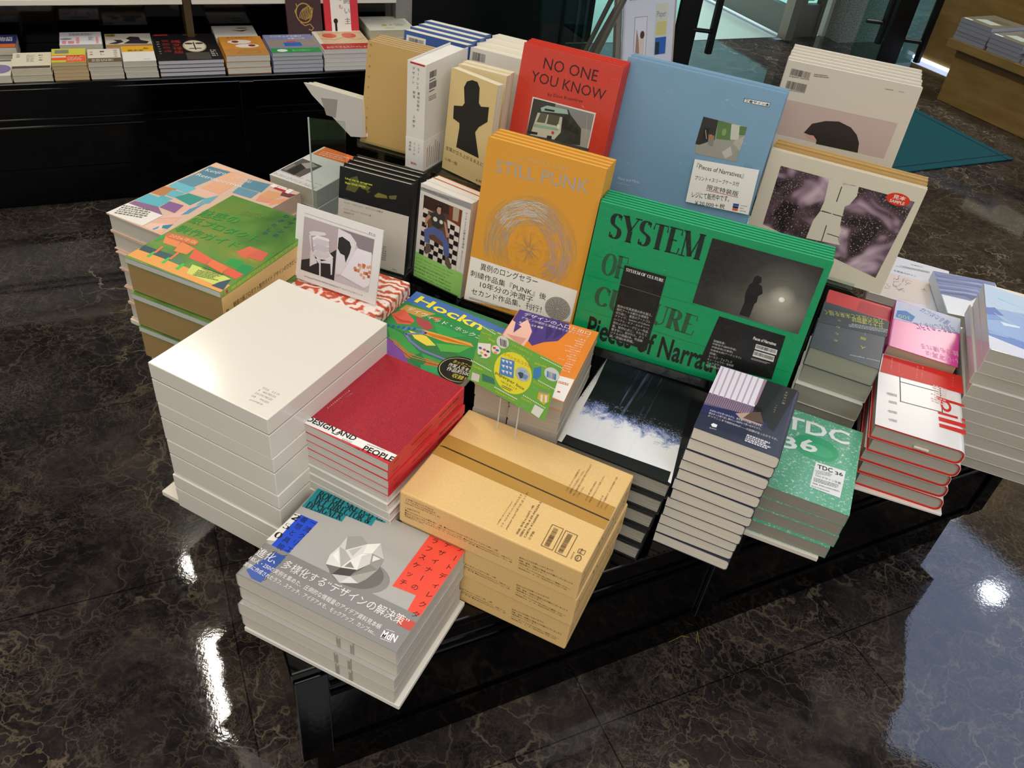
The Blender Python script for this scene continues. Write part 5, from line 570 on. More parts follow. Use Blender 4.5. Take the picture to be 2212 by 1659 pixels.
ART['gcard'] = [
[1,'e','e6e03a',71.5,45.1,33.3,32.2,5.7,0],[1,'p','f0ece2',[0.6,63.3,22.2,71.3,27.3,52.9,21.6,46.2,11.3,43.3,4.2,48]],[1,'e','ece4d4',33.4,66.6,8.1,6.9,5.8,0],[1,'e','d9d6d0',40.9,82.8,11,9.6,5.9,0],[1,'p','d6d2ca',[4.3,14.5,18.5,16.4,20,4.3,5.8,1.9]],[1,'p','3f7a6a',[21.8,20.4,43.6,22.5,48.4,14.3,25.2,9.4]],
[1,'p','3f86bc',[102.1,68.8,113.2,76.1,116.8,62.3,112.2,54.2,105.6,53.9]],[1,'e','d4d8d4',132.8,73,12.9,10,6.3,0],[1,'p','d9b83a',[121.2,39.9,138.4,44.6,141.5,32.3,135.3,23.2,122.2,27.5]],[2,'p','4f8ac8',[45.1,59.3,68.9,64.3,75.3,38,50,33.7]],[2,'e','b9bcb8',87.8,51.1,12.9,10.7,4.3,0],[3,'p','e6e8e4',[46.9,57.2,52.9,59,52.4,53.8]],
[3,'p','e6e8e4',[53.5,58.5,59,60.2,58.9,55.2]],[3,'p','e6e8e4',[60,59.8,65.2,61.3,65.4,56.5]],[3,'p','e6e8e4',[49.4,49.4,55.4,51.3,54.9,46.1]],[3,'p','e6e8e4',[56,50.8,61.5,52.4,61.4,47.4]],[3,'p','e6e8e4',[62.5,52.1,67.7,53.6,67.9,48.8]],[3,'p','e6e8e4',[51.9,41.6,57.9,43.5,57.4,38.3]],
[3,'p','e6e8e4',[58.5,43,64,44.7,63.9,39.7]],[3,'p','e6e8e4',[65,44.4,70.2,45.9,70.4,41]],[3,'p','44525e',[79.6,50.1,86.4,55.4,92.9,48.6,86.1,43.3]],[3,'p','6a92c4',[89.4,52.9,97.8,53,95.9,46.1,89.5,46]],[3,'p','8fb4dc',[82.5,57.4,91.7,58.9,89.1,53.7,81.9,52.8]],[2,'e','3a6ab0',6.9,57.3,3,1.8,11.1,0],
[2,'e','d8504a',14.6,57.9,3,1.7,11.1,0],[2,'e','2f3a40',21.2,58,3,1.7,11.1,0],[2,'e','e0c03a',11.1,51.2,3,1.8,11.2,0],[2,'e','c8434a',19,50.9,3,1.8,11.3,0],[2,'e','3f9a5a',10.5,45.9,3,1.8,11.3,0],[2,'e','d8504a',30.2,68.1,3,1.7,11,0],
[2,'e','3a6ab0',36.1,66.9,2.9,1.7,11,0],[2,'e','e0a03a',34.3,62.1,3,1.7,11.1,0],[2,'l','4a4844',1.6,[35.8,86.4,39.8,76.5]],[2,'l','8a8680',1.6,[38.3,86.7,42.3,76.9]],[2,'l','6a6862',1.6,[40.8,87.1,44.8,77.2]],[2,'l','3a3836',1.6,[43.3,87.4,47.3,77.6]],
[2,'l','9a968e',1.6,[45.8,87.8,49.8,78]],[2,'p','4a88bc',[124.1,74.6,126.4,75.1,129,66.3,126.3,65.7]],[2,'p','7aa8cc',[127.3,74.9,129.5,75.5,132.1,66.7,129.4,66.1]],[2,'p','c9a890',[130.4,75.3,132.7,75.8,135.3,67.1,132.6,66.5]],[2,'p','5a98c4',[133.6,75.7,135.8,76.2,138.4,67.4,135.8,66.9]],[2,'p','3f78ac',[136.7,76.1,139,76.6,141.6,67.8,138.9,67.3]],
[2,'p','e8e4d8',[125.6,36.2,129.5,37.1,132.3,25.7,127.9,26.4]],[2,'p','e8e4d8',[132.2,38.5,136.4,39.6,139.1,29.1,135.5,27.3]],[2,'p','9a9a9a',[122.1,40.4,138.4,44.6,137.2,42,121.9,37.9]],[2,'t','スペシャルコラボ！',47.8,64.5,1,51.2,5.9,'d86a3a'],[2,'t','paperper box',43.6,29.6,-2.5,54.3,6.2,'3a4a24'],[2,'t','ぺぱぺる ぼっくす',55.7,22.8,1.1,30.5,3.2,'3a4a24'],
[2,'g',60.3,15.5,3.1,20.5,5.1,2,'5a6a34',0.5],[2,'t','「ミナ ペルホネン」と',55.7,83.8,1.8,37.9,4.7,'e3dc3c'],[2,'t','「ぺぱぷんたす」の',54.4,74.5,0.9,37.2,5.1,'e3dc3c'],[2,'t','Paperzon',1.7,79.7,7.8,18.7,3.3,'e3dc3c'],[2,'t','bag',17.1,74.8,3.4,11.3,4.8,'e3dc3c'],[2,'t','Garaben',3.4,23.3,5.1,18.2,3.9,'e3dc3c'],
[2,'t','Paperper book',53.2,2.8,2.1,34.9,4,'e3dc3c'],[2,'t','Garapita',96.9,13.7,3.2,20,3.9,'e3dc3c'],[2,'t','tambourine',101,75.1,7.9,20.1,3.7,'e3dc3c'],[2,'t','きらきらスコープ',108.2,47.3,1.3,29.1,3.9,'e3dc3c'],[2,'g',4.7,35.2,5,28.6,6.7,3,'8cc07a',0.5],[2,'g',99.2,3.6,4.6,21,5.1,2,'8cc07a',0.5],
[2,'g',110.1,38.3,2.9,17.6,3.9,2,'8cc07a',0.5],[2,'e','eef0dc',-0.1,90.6,1.1,0.9,5,0],[2,'e','eef0dc',2.7,90.4,1.1,0.9,5,0],[2,'e','eef0dc',5.4,90.2,1.1,0.9,5,0],[2,'e','eef0dc',8.2,90.1,1.1,0.9,5,0],[2,'e','eef0dc',11,89.9,1.1,0.9,5,0],
[2,'e','eef0dc',13.7,89.7,1.1,0.9,5,0],[2,'e','eef0dc',16.5,89.6,1.1,0.9,5,0],[2,'e','eef0dc',19.2,89.4,1.1,0.9,5,0],[2,'e','eef0dc',21.9,89.2,1.1,0.9,5,0],[2,'e','eef0dc',24.7,89.1,1.1,0.9,5,0],[2,'e','eef0dc',-2.2,31.8,1.1,1,6.2,0],
[2,'e','eef0dc',0.7,31.8,1.1,1,6.2,0],[2,'e','eef0dc',3.6,31.8,1.1,1,6.2,0],[2,'e','eef0dc',6.5,31.8,1.1,1,6.2,0],[2,'e','eef0dc',9.4,31.8,1.1,1,6.2,0],[2,'e','eef0dc',12.3,31.7,1.1,1,6.2,0],[2,'e','eef0dc',15.2,31.7,1.1,1,6.2,0],
[2,'e','eef0dc',18,31.7,1.1,1,6.2,0],[2,'e','eef0dc',20.9,31.7,1.1,1,6.2,0],[2,'e','eef0dc',23.8,31.6,1.1,1,6.2,0],[2,'e','eef0dc',26.6,31.6,1.1,1,6.2,0],[2,'e','eef0dc',29.5,31.6,1.1,1,6.2,0],[2,'e','eef0dc',32.3,31.6,1.1,1,6.2,0],
[2,'e','eef0dc',35.2,31.5,1.1,1,6.2,0],[2,'e','eef0dc',49.7,10.3,1.1,1,6.7,0],[2,'e','eef0dc',52.5,10.3,1.1,1,6.7,0],[2,'e','eef0dc',55.2,10.3,1.1,1,6.7,0],[2,'e','eef0dc',58,10.3,1.1,1,6.7,0],[2,'e','eef0dc',60.7,10.3,1.1,1,6.7,0],
[2,'e','eef0dc',63.4,10.3,1.1,1,6.8,0],[2,'e','eef0dc',66.1,10.3,1.1,1,6.8,0],[2,'e','eef0dc',68.9,10.3,1.1,1,6.8,0],[2,'e','eef0dc',71.6,10.3,1.1,1,6.8,0],[2,'e','eef0dc',74.3,10.3,1.1,1,6.8,0],[2,'e','eef0dc',77,10.3,1.1,1,6.8,0],
[2,'e','eef0dc',79.7,10.3,1.1,1,6.8,0],[2,'e','eef0dc',82.4,10.3,1.1,1,6.8,0],[2,'e','eef0dc',85.1,10.3,1.1,1,6.8,0],[2,'e','eef0dc',87.8,10.3,1.1,1,6.8,0],[2,'e','eef0dc',90.4,10.4,1.1,1,6.8,0],[2,'e','eef0dc',99.8,21.2,1,1,6.6,0],
[2,'e','eef0dc',102.9,21.1,1,1,6.6,0],[2,'e','eef0dc',105.9,21,1,1,6.6,0],[2,'e','eef0dc',108.8,20.9,1,1,6.6,0],[2,'e','eef0dc',111.8,20.8,1,1,6.7,0],[2,'e','eef0dc',114.8,20.7,1,1,6.7,0],[2,'e','eef0dc',117.8,20.6,1,1,6.7,0],
[2,'e','eef0dc',120.8,20.4,1,1,6.7,0],[2,'e','eef0dc',123.7,20.3,1,1,6.7,0],[2,'e','eef0dc',126.7,20.2,1,1,6.7,0],[2,'e','eef0dc',129.7,20.1,1,1,6.7,0],[2,'e','eef0dc',132.6,20,1,1,6.7,0],[2,'e','eef0dc',135.6,19.9,1,1,6.7,0],
[2,'e','eef0dc',138.5,19.8,1,0.9,6.7,0],[2,'e','eef0dc',108.7,89.4,1,0.9,5.2,0],[2,'e','eef0dc',111.5,89.3,1,0.9,5.2,0],[2,'e','eef0dc',114.3,89.3,1,0.9,5.2,0],[2,'e','eef0dc',117.1,89.3,1,0.9,5.2,0],[2,'e','eef0dc',119.9,89.3,1,0.9,5.2,0],
[2,'e','eef0dc',122.6,89.3,1,0.9,5.2,0],[2,'e','eef0dc',125.4,89.3,1,0.9,5.2,0],[2,'e','eef0dc',128.1,89.3,1,0.9,5.2,0],[2,'e','eef0dc',130.9,89.3,1,0.9,5.2,0],[2,'e','eef0dc',133.6,89.3,1,0.9,5.2,0],[2,'e','eef0dc',136.4,89.3,1,0.9,5.3,0],
[2,'e','eef0dc',139.1,89.3,1,0.9,5.3,0],[2,'e','eef0dc',141.8,89.3,1,0.9,5.3,0],[2,'e','eef0dc',144.6,89.2,1,0.9,5.3,0],[2,'e','eef0dc',116.4,54.3,1,0.9,6,0],[2,'e','eef0dc',119.1,54.2,1,0.9,6,0],[2,'e','eef0dc',121.8,54.2,1,0.9,6,0],
[2,'e','eef0dc',124.6,54.2,1,0.9,6,0],[2,'e','eef0dc',127.3,54.1,1,0.9,6,0],[2,'e','eef0dc',130,54.1,1,0.9,6,0],[2,'e','eef0dc',132.7,54.1,1,0.9,6,0],[2,'e','eef0dc',135.4,54.1,1,0.9,6,0],[2,'e','eef0dc',138.1,54,1,0.9,6,0],
[2,'e','eef0dc',140.8,54,1,0.9,6,0],[2,'e','eef0dc',143.5,54,1,0.9,6,0],[2,'p','dfe2d8',[121.5,17.1,138.5,16.8,134.6,0.1,119.5,1.9]]]

SYSGLOW = tuple(SYSGLOW_)
# ------------------------------------------------------------------ room
def struct(mb, name, **k): return tag(mb.build(name, **k), kind='structure')
struct(MB().box(-6, -3, -.05, 7, 11, 0, MARB), 'floor')
struct(MB().box(-6, -3, 2.72, 7, 11, 2.8, M('3a3836', .6)), 'ceiling')
DD, NN = Vector((math.cos(rad(27.5)), math.sin(rad(27.5)), 0)), Vector((-math.sin(rad(27.5)), math.cos(rad(27.5)), 0))
def fmat(o, yaw): return Matrix.Translation(o) @ Matrix.Rotation(rad(yaw), 4, 'Z')
CAB = fmat((-1.4896, 2.5398, 0), 27.5); BK = fmat((.068, 5.043, 0), 27.5)
def sbox(name, M4, b, m, **k):
    o = MB().box(*b, m).build(name, **k); o.matrix_world = M4; return tag(o, kind='structure')
sbox('wall_left', CAB, (-2.6, .62, 0, 1.12, .72, 2.72), M('26221e', .5))
sbox('trim_1', CAB, (1.125, .3, 0, 1.19, .7, 2.72), M('8a8983', .6))
sbox('wall_back', BK, (-1.05, 0, 0, -.012, .08, 2.72), M('06070b', .35))
o = sbox('trim_2', BK, (.045, .01, 0, .062, .05, 2.72), M('4b4f52', .4)); sbox('trim_3', BK, (.1, .01, 0, .118, .05, 2.72), M('4b4f52', .4)); sbox('trim_4', BK, (-.01, .02, 0, .16, .07, 2.72), M('0b0c0e', .4))
# corridor beyond the entrance
struct(MB().face([(.8, 5.42, .0015), (1.34, 5.72, .0015), (1.75, 5.93, .0015), (3.4, 9.6, .0015), (-1.2, 9.6, .0015), (-.6, 4.7, .0015)], M('aebbb0', .25, .5)), 'floor_corridor')
struct(MB().box(-2.5, 9.6, 0, 5, 9.7, 2.72, M('9fb6c0', .4)), 'wall_corridor')
# entrance: glazed doors, granite pier, wood wall
def pillar(name, px, w, dpt, h, m, yaw=27.5, z0=0.0, **k):
    o = MB().box(-w/2, -dpt/2, z0, w/2, dpt/2, h, m).build(name, **k); o.matrix_world = fmat((px[0], px[1], 0), yaw); return o
tag(pillar('wall_pier', (2.02, 6.08), .5, .3, 2.72, granite()), kind='structure')
tag(pillar('trim_5', (1.77, 5.99), .03, .1, 2.72, M('c9ccc8', .35)), kind='structure')
WOOD = wood()
o = MB().box(0, 0, .022, 2.4, .06, 2.72, WOOD).build('wall_right'); o.matrix_world = fmat((2.335, 5.70, 0), -57.5); tag(o, kind='structure')
o = MB().box(.0, -.012, .004, .42, .03, .022, M('cfe0ff', .5, .3, 0, 0, 3.0)).build('led_strip'); o.matrix_world = fmat((2.335, 5.70, 0), -57.5); tag(o, 'glowing pale blue light strip along the floor under the tan wood wall', 'light strip')
def doorset(name, yaw, pos, label, plates, bars, knobs, panes):
    t = thing(name, label, 'door', None, fmat((pos[0], pos[1], 0), yaw))
    for b in panes: MB().box(*b, GLASS).build('glass_pane', t)
    for b in plates: MB().box(*b, M('08090b', .4)).build('stile', t)
    for (x, y, z0, z1) in bars:
        h = MB().box(x-.017, y-.017, z0, x+.017, y+.017, z1, M('0a0b0c', .35)).build('pull_bar', t, bevel=.006)
        for z in (z0+.12, z0+.5): MB().tube((x-.1, .0, z), (x, y, z), .012, M('0a0b0c', .35)).build('standoff', h)
    for k in knobs:
        mb = MB()
        for i in range(6):
            a0, a1 = i*math.pi/6, (i+1)*math.pi/6
            mb.tube((k[0], k[1]-.002-.014*math.cos(a0)*.5, k[2]), (k[0], k[1]-.004-.014*math.cos(a1)*.5, k[2]), .014*math.sin((a0+a1)/2)+.002, M('c8c8c4', .2, .5, 0, 1))
        mb.build('knob', t)
    return t
doorset('glass_door', 27.5, (.70, 4.82), 'open glass door with black stile and pull bar behind the blue book', [(-.06, -.012, .02, .07, .012, 2.3)], [(.155, -.05, .1, 2.0)], [(.075, -.03, .46)], [(-.9, -.004, .01, -.06, .004, 2.3)])
doorset('glass_door', 27.5, (2.08, 5.42), 'glass door with black stile and two pull bars beside the tan wood wall', [(-.1, -.012, .02, .055, .012, 2.3)], [(-.2, -.05, .16, 2.0), (.17, -.06, .04, 2.0)], [], [(-.34, -.004, .02, .2, .004, 2.3)])
t = thing('outer_door', 'outer glass door leaf with grey metal bottom rail standing open', 'door', None, fmat((1.49, 5.72, 0), 118))
MB().box(0, -.025, .03, .95, .025, .2, M('6d716e', .35, .5, 0, .6)).build('bottom_rail', t); MB().box(-.03, -.03, .01, .05, .03, 2.4, M('8a8478', .35, .5, 0, .5)).build('post', t); MB().box(.05, -.004, .2, .95, .004, 2.4, GLASS).build('glass_pane', t)
t = thing('show_window', 'small glazed show window with red display beside the granite pier', 'window', None, fmat((1.62, 5.86, 0), 27.5))
MB().box(-.06, 0, 0, .12, .05, .2, M('77736a', .35, .5, 0, .4)).build('sill', t); MB().box(-.075, -.01, 0, -.03, .05, 2.4, M('7d786c', .35, .5, 0, .5)).build('frame', t); MB().box(.1, -.01, 0, .13, .05, 2.4, M('7d786c', .35, .5, 0, .5)).build('frame', t)
MB().box(-.03, .01, .2, .1, .016, 2.4, GLASS).build('glass_pane', t); MB().box(-.01, .1, .28, .05, .2, 1.2, M('b02028', .4)).build('red_display', t); MB().box(-.04, .1, .2, .12, .25, .28, M('e2e4e2', .5)).build('display_plinth', t)
# teal mat
a = rad(28.3); d1 = Vector((-math.sin(a), math.cos(a), 0)); d2 = Vector((-math.cos(a), -math.sin(a), 0)); c0 = Vector((2.3415, 4.0673, .001)); FELT = felt()
mt = MB(); q = [c0, c0+d1*.85, c0+d1*.85+d2*1.4, c0+d2*1.4]; mt.add([p for p in q]+[p+Vector((0, 0, .007)) for p in q], [(3, 2, 1, 0), (4, 5, 6, 7), (0, 1, 5, 4), (1, 2, 6, 5), (2, 3, 7, 6), (3, 0, 4, 7)], FELT)
o = mt.build('floor_mat', bevel=.003); tag(o, 'teal carpet floor mat lying in front of the entrance', 'mat')
def seam(a, b): return MB().tube(a, b, .0035, M('0d2c31', .95), 6)
for u, v in ((c0+d1*.0+d2*.045+Vector((0, 0, .0065)), c0+d1*.85+d2*.045+Vector((0, 0, .0065))), (c0+d1*.05+Vector((0, 0, .0065)), c0+d1*.05+d2*1.4+Vector((0, 0, .0065)))): seam(u, v).build('stitched_edge', o)
# ------------------------------------------------------------------ black lacquer fixtures
def fixture(name, label, M4, L, dep, H, stiles, groove, base_h):
    t = thing(name, label, 'display table', None, M4); pr = .028
    MB().box(0, 0, .0005, L, dep, base_h, LAQ).build('plinth', t)
    b = MB().box(-pr, -pr, base_h+.0003, L+pr, dep+pr, H-.0183, LAQ).build('cabinet_body', t, bevel=.002)
    MB().box(-pr-.003, -pr-.003, H-.018, L+pr+.003, dep+pr+.003, H, LAQ).build('table_top', t, bevel=.003)
    xs = [-pr]+stiles+[L+pr]
    for i, x in enumerate(xs):
        x0, x1 = (x, x+.05) if i == 0 else (x-.05, x) if i == len(xs)-1 else (x-.025, x+.025)
        MB().box(x0, -pr-.007, base_h+.0003, x1, -pr-.0002, H-.0183, LAQ).build('stile', t, bevel=.002)
    for x0, x1 in zip(xs, xs[1:]):
        u0 = x0+(.052 if x0 == xs[0] else .027); u1 = x1-(.052 if x1 == xs[-1] else .027)
        for z, hh in ((groove, .008), (groove-.026, .01)): MB().tube((u0, -pr-.001, z), (u1, -pr-.001, z), hh*.6, LAQ, 10).build('moulding', t)
        MB().box(u0, -pr-.005, base_h+.004, u1, -pr-.0002, base_h+.02, LAQ).build('bottom_rail', t)
    return t
TAB = fmat((-.2462, .6550, 0), 29.44)
fixture('display_table', 'low black lacquer display table carrying all the art books', TAB, 1.531, 1.42, .38, [.76], .325, .13)
fixture('wall_cabinet', 'black lacquer base cabinet along the left wall under rows of paperbacks', fmat(CAB @ Vector((-.9, 0, 0)), 27.5), 2.0, .5, .4265, [.36, 1.4], .312, .125)
o = MB().box(-.9, .36, .4275, 1.1, .372, 1.5, LAQ).build('back_panel'); o.matrix_world = CAB; tag(o, 'glossy black back panel behind the rows of paperbacks', 'panel')
for x0, x1, lab in ((-.9, .345, 'white upper shelf board at left above the paperbacks'), (.375, 1.1, 'white upper shelf board behind the standing red and brown books')):
    o = MB().box(x0, .21, .588, x1, .358, .606, M('e6e2d8', .4)).build('shelf_board', bevel=.002); o.matrix_world = CAB; tag(o, lab, 'shelf', 'white shelf boards')
o = MB().box(.348, .22, .4275, .372, .358, 1.4, M('4a3a22', .5)).build('shelf_divider'); o.matrix_world = CAB; tag(o, 'narrow brown upright divider between the two white shelf boards', 'divider')
for x0, x1, c in ((-.06, .03, 'f0ece2'), (.395, .43, '3a7ac8'), (.432, .455, 'c8d85a'), (.46, .52, 'e8e4dc')):
    o = MB().box(x0, .222, .607, x1, .33, .63, M(c, .5)).build('small_book'); o.matrix_world = CAB; tag(o, {'f0ece2': 'pale book lying on the white shelf board above the black mask books', '3a7ac8': 'blue booklet at the shelf edge right of the brown divider', 'c8d85a': 'lime booklet next to the blue one on the white shelf', 'e8e4dc': 'off-white booklet right of the lime one on the white shelf'}[c], 'book', 'items on the upper white shelf')
# ------------------------------------------------------------------ stacks on the main table
TW = 'paper'
def P4(n): p = POSE[n]; return (p[0], p[1], p[2], p[3])
def riser(label, x, y, yaw, w, d, ztop, col='1a1a1c'):
    r = tag(MB().box(0, 0, 0, w, d, ztop-.3803, M(col, .4)).build('riser_block', bevel=.001), label, 'display block', 'black display blocks'); r.matrix_world = at(x, y, .3802, yaw)
# tall white boxed set
def white_unit(lab, m, top):
    w, d = POSE['white'][4:6]; r = thing('boxed_book', lab, 'boxed book', 'white boxed books', m); W1 = M('e9e4d9', .16, .5, .3); e = .0743
    MB().box(0, 0, 0, w, d, .0438, W1).build('box_base', r, bevel=.0012)
    MB().box(.0012, .0012, .04385, w-.0012, d-.0012, .0458, M('8f8a82', .5)).build('box_liner', r)
    ld = MB().box(0, 0, .0459, w, d, e-.0004, W1).build('box_lid', r, bevel=.0012)
    if top:
        p = MB(); art(p, ART['white'], lambda x, y, z: (x, y, e-.00035+z)); p.build('printed_title', ld)
    return r
stack(white_unit, P4('white'), 4, .0746, 'thick plain white boxed book', 'in the tall white pile', 'white boxed books', (.002, -.004), .0015, 5, dyaw=.4)
o = MB().box(0, 0, 0, .24, .31, .0105, M('e8e2d4', .4)).build('cover_board', bevel=.0015); o.matrix_world = at(-.562, .909, .3803, -23.0); tag(o, 'flat cream board under the tall white pile', 'board')
def ken(lab, m, top): 
    w, d = POSE['ken'][4:6]; return book('catalogue', lab, 'art book', 'mosaic-covered catalogues', w, d, .0395, 'R', 'e2c2ad', 'd8d2c4', '', True, 0, ART['ken'] if top else None, None, .3, None, None, m)
stack(ken, P4('ken'), 6, .0397, 'thick hardback catalogue with pastel mosaic cover', 'in the far left pile', 'mosaic-covered catalogues', (.012, -.016), .004, 8)
o = MB().box(0, 0, 0, .19, .3, .0115, M('ebe5d8', .5)).build('cover_board', bevel=.0015); o.matrix_world = at(-.82, 1.366, .3803, -22.5); tag(o, 'flat cream board under the mosaic-covered catalogues', 'board')
HOLO = holo()
def guide(lab, m, top):
    w, d = POSE['green'][4:6]
    def ex(r):
        b = MB().box(.002, .002, .0002, w-.002, d-.002, .0528, M('a08454', .7)); b.build('sample_box', r)
        s = MB().box(w-.0018, .002, .0002, w-.0004, d-.002, .0528, kraft()); art(s, [[1, 't', '魅惑の紙プロダクト製作ガイド デザインのひきだし特別編', 25, 22, 0, 190, 10, '4a3a20'], [1, 't', 'B', 8, 20, 0, 6, 7, '3a2c18']], lambda x, y, z: (w-.0004+z, x, y)); s.build('box_spine', r)
    r = thing('sample_book_set', lab, 'book set', 'paper sample book sets', m); ex(r)
    b = MB(); shell(b, w, d, .0118, 'R', .0007, 0, HOLO); fr = lambda x, y, z: (min(max(x, 0), w), min(max(y, 0), d), .0118+z)
    if top: art(b, ART['green'], fr); art(b, [[1, 'p', '7fb84a', [8, 1, d*1000-4, 1, d*1000-4, 10, 8, 10]], [1, 'p', 'c23a4a', [12, 2, 17, 2, 17, 9, 12, 9]], [2, 't', '魅惑の紙プロダクト製作ガイド', 25, 2.5, 0, 170, 6.5, 'd8dc5a']], lambda x, y, z: (w+z, x, y))
    o = b.build('cover', r); o.location.z = .053
    o = MB().box(.0008, .0008, .0008, w-.0008, d-.0008, .011, pages('cfcfcb')).build('page_block', r); o.location.z = .053
    return r
stack(guide, P4('green'), 5, .0668, 'kraft-boxed sample book with shiny green cover', 'beside the mosaic catalogues', 'paper sample book sets', (.006, -.004), .004, 4, dyaw=1)
DAPS = [[1, 't', 'DESIGN AND PEOPLE', 132, 5, 0, 58, 5.2, '3a0c12'], [1, 't', 'DESIGN AND PEOPLE Issue No.2', 58, 5.6, 0, 54, 3.2, '6a1a22'], [1, 't', 'JITSUGYO', 12, 6, 0, 15, 3.4, '3a0c12']]
def dapb(lab, m, top):
    w, d = POSE['dap'][4:6]; return book('magazine', lab, 'magazine', 'red and white design magazines', w, d, .0164, 'R', 'd8323c' , 'cfcbc1', '', False, 0, ART['dap'] if top else None, None, .38, None, None, m, spine_ops=DAPS)
def dapw(lab, m, top):
    w, d = POSE['dap'][4:6]; return book('magazine', lab, 'magazine', 'red and white design magazines', w, d, .0164, 'R', 'e6e3dc', 'cfcbc1', '', False, 0, None, None, .4, None, None, m, spine_ops=[[1, 'p', 'b8303c', [2, 12, 203, 12, 203, 13.6, 2, 13.6]]])
p = P4('dap'); stack(dapb, (p[0]+.0005, p[1]+.001, p[2], p[3]), 4, .0167, 'red-spined design magazine', 'in the pile right of the white boxes', 'red and white design magazines', (.002, .0), .0015, 3, toplab='glittery red design magazine, topmost, beside the tall white pile')
p = POSE['dap']; stack(dapw, (p[0]-.001, p[1]+.003, p[2]-4*.0167, p[3]), 5, .0167, 'white-spined back issue', 'among those under the red magazines', 'white back issues', (.003, -.003), .003, 9); riser('black display block under the white back issues', p[0]+.014, p[1]+.004, p[3], p[4]-.03, p[5]-.03, p[2]-9*.0167-.0006)
def kbox(lab, m, top):
    w, d = POSE['kraft'][4:6]; r = thing('kraft_box', lab, 'cardboard box', 'kraft cardboard boxes', m); H = .0639
    b = MB().box(0, 0, 0, w, d, H, KRAFT).build('carton', r, bevel=.0025)
    f = MB(); art(f, ART['kraft_front'], lambda x, y, z: (x, -.0003-z, y)); f.build('printed_front', b)
    s = MB(); rnd = random.Random(5)
    for i in range(26):
        x, y = rnd.uniform(.01, d-.015), rnd.uniform(.006, H-.008); e = rnd.choice((.002, .003, .004)); s.face([(w+.0003, x, y), (w+.0003, x+e, y+.001), (w+.0003, x+e*.7, y+e), (w+.0003, x-.001, y+e*.6)], M('3d2b12', .6))
    s.add([(w+.0002, .0, H*.5), (w+.0002, d, H*.5), (w+.0002, d, H*.5+.001), (w+.0002, .0, H*.5+.001)], [(0, 1, 2, 3)], M('6e5226', .6)); s.build('printed_end', b)
    if top: q = MB(); art(q, ART['kraft'], lambda x, y, z: (min(max(x, .001), w-.001), min(max(y, .001), d-.001), H+.0002+z)); q.build('sealing_tape', r)
    return r
stack(kbox, P4('kraft'), 3, .0642, 'printed kraft cardboard box', 'in the pile at the table front', 'kraft cardboard boxes', (.003, .004), .0015, 2, dyaw=.4)
def rough(lab, m, top):
    w, d = POSE['rough'][4:6]
    lines = [[1, 'g', 60+i*9, 2, 0, 7, 24, 5, '8a8780', .6] for i in range(0)]
    fo = [[1, 'g', 168, 1, 90, 27, 7, 3, '8d8a83', .5], [1, 'g', 190, 1, 90, 27, 7, 3, '8d8a83', .5]]
    so = [[1, 'g', 5, 1, 0, 180, 27, 7, 'b9bcc0', .18]] 
    return book('sketch_book', lab, 'book', 'grey rough-sketch books', w, d, .0286, 'L', 'b4b2ae', 'dad2c4', '', False, .006, ART['rough'] if top else None, ('8b8a88', .0, .062, ART['rough_band']) if top else None, .3, None, None, m, .001, spine_ops=so, front_ops=None if top else fo)
stack(rough, P4('rough'), 4, .0288, 'grey sketch book with thick pages', 'in the front corner pile', 'grey rough-sketch books', (.0, -.006), .003, 6, toplab='grey book picturing crumpled paper, topmost at the table corner')
o = MB().box(0, 0, 0, .262, .196, .0098, M('e6e2d8', .5)).build('cover_board', bevel=.0015); o.matrix_world = at(-.343, .674, .3803, -20.4); tag(o, 'flat white board under the grey sketch books', 'board')
# orange dialogue book on two columns of pocket books
p = POSE['design']
def pocket(wd):
    def f(lab, m, top): return book('pocket_book', lab, 'book', 'pocket books under the orange book', wd, .2, .0248, 'L', 'b9b3a8', 'b3ab9d', '', False, .004, None, None, .5, None, None, m)
    return f
a = rad(p[3]); ex, ey = Vector((math.cos(a), math.sin(a), 0)), Vector((-math.sin(a), math.cos(a), 0))
book('dialogue_book', 'orange and purple illustrated book behind the green postcard', 'book', None, p[4], p[5], .0195, 'L', 'ee8c34', 'b9b2a4', '', False, 0, ART['design'], None, .35, None, None, at(p[0], p[1], p[2]-.0197, p[3]))
o = ey*.004
stack(pocket(.059), (p[0]+o.x, p[1]+o.y, p[2]-.0199, p[3]), 3, .025, 'narrow grey-paged pocket book', 'in the left column under the orange book', 'pocket books, left column', (0, 0), .0008, 2, dyaw=.2)
o = ex*.0605+ey*.002
stack(pocket(.085), (p[0]+o.x, p[1]+o.y, p[2]-.0199, p[3]), 3, .025, 'grey-paged pocket book', 'in the right column under the orange book', 'pocket books, right column', (0, 0), .0008, 3, dyaw=.2)
o = ex*.006+ey*.012; riser('black display block under the pocket books', p[0]+o.x, p[1]+o.y, p[3], p[4]-.06, .18, p[2]-.0199-.0752)
p = POSE['hock']; book('art_magazine', 'colourful field-landscape art book with yellow title lettering', 'art book', None, p[4], p[5], .016, 'L', '3a7a4a', 'd8d4c8', '', False, 0, ART['hock'], None, .3, None, None, at(p[0], p[1], p[2]-.0162, p[3]))
riser('black display block under the field-landscape art book', p[0]+.018, p[1]+.008, p[3], p[4]-.03, p[5]-.03, p[2]-.0166)
def darkb(lab, m, top):
    w, d = POSE['dark'][4:6]; return book('photo_book', lab, 'art book', 'dark light-installation photo books', w, d, .0325, 'L', '1b1d1e', 'c3bfb2', '5a584f', True, .004, ART['dark'] if top else None, None, .16, None, None, m)
p = P4('dark'); stack(darkb, (p[0]+.002, p[1]-.003, p[2], p[3]), 5, .0329, 'dark-jacketed photo book', 'in the pile behind the kraft boxes', 'dark light-installation photo books', (-.022, -.018), .002, 7, toplab='dark photo book of white light sprays with white spine, topmost')
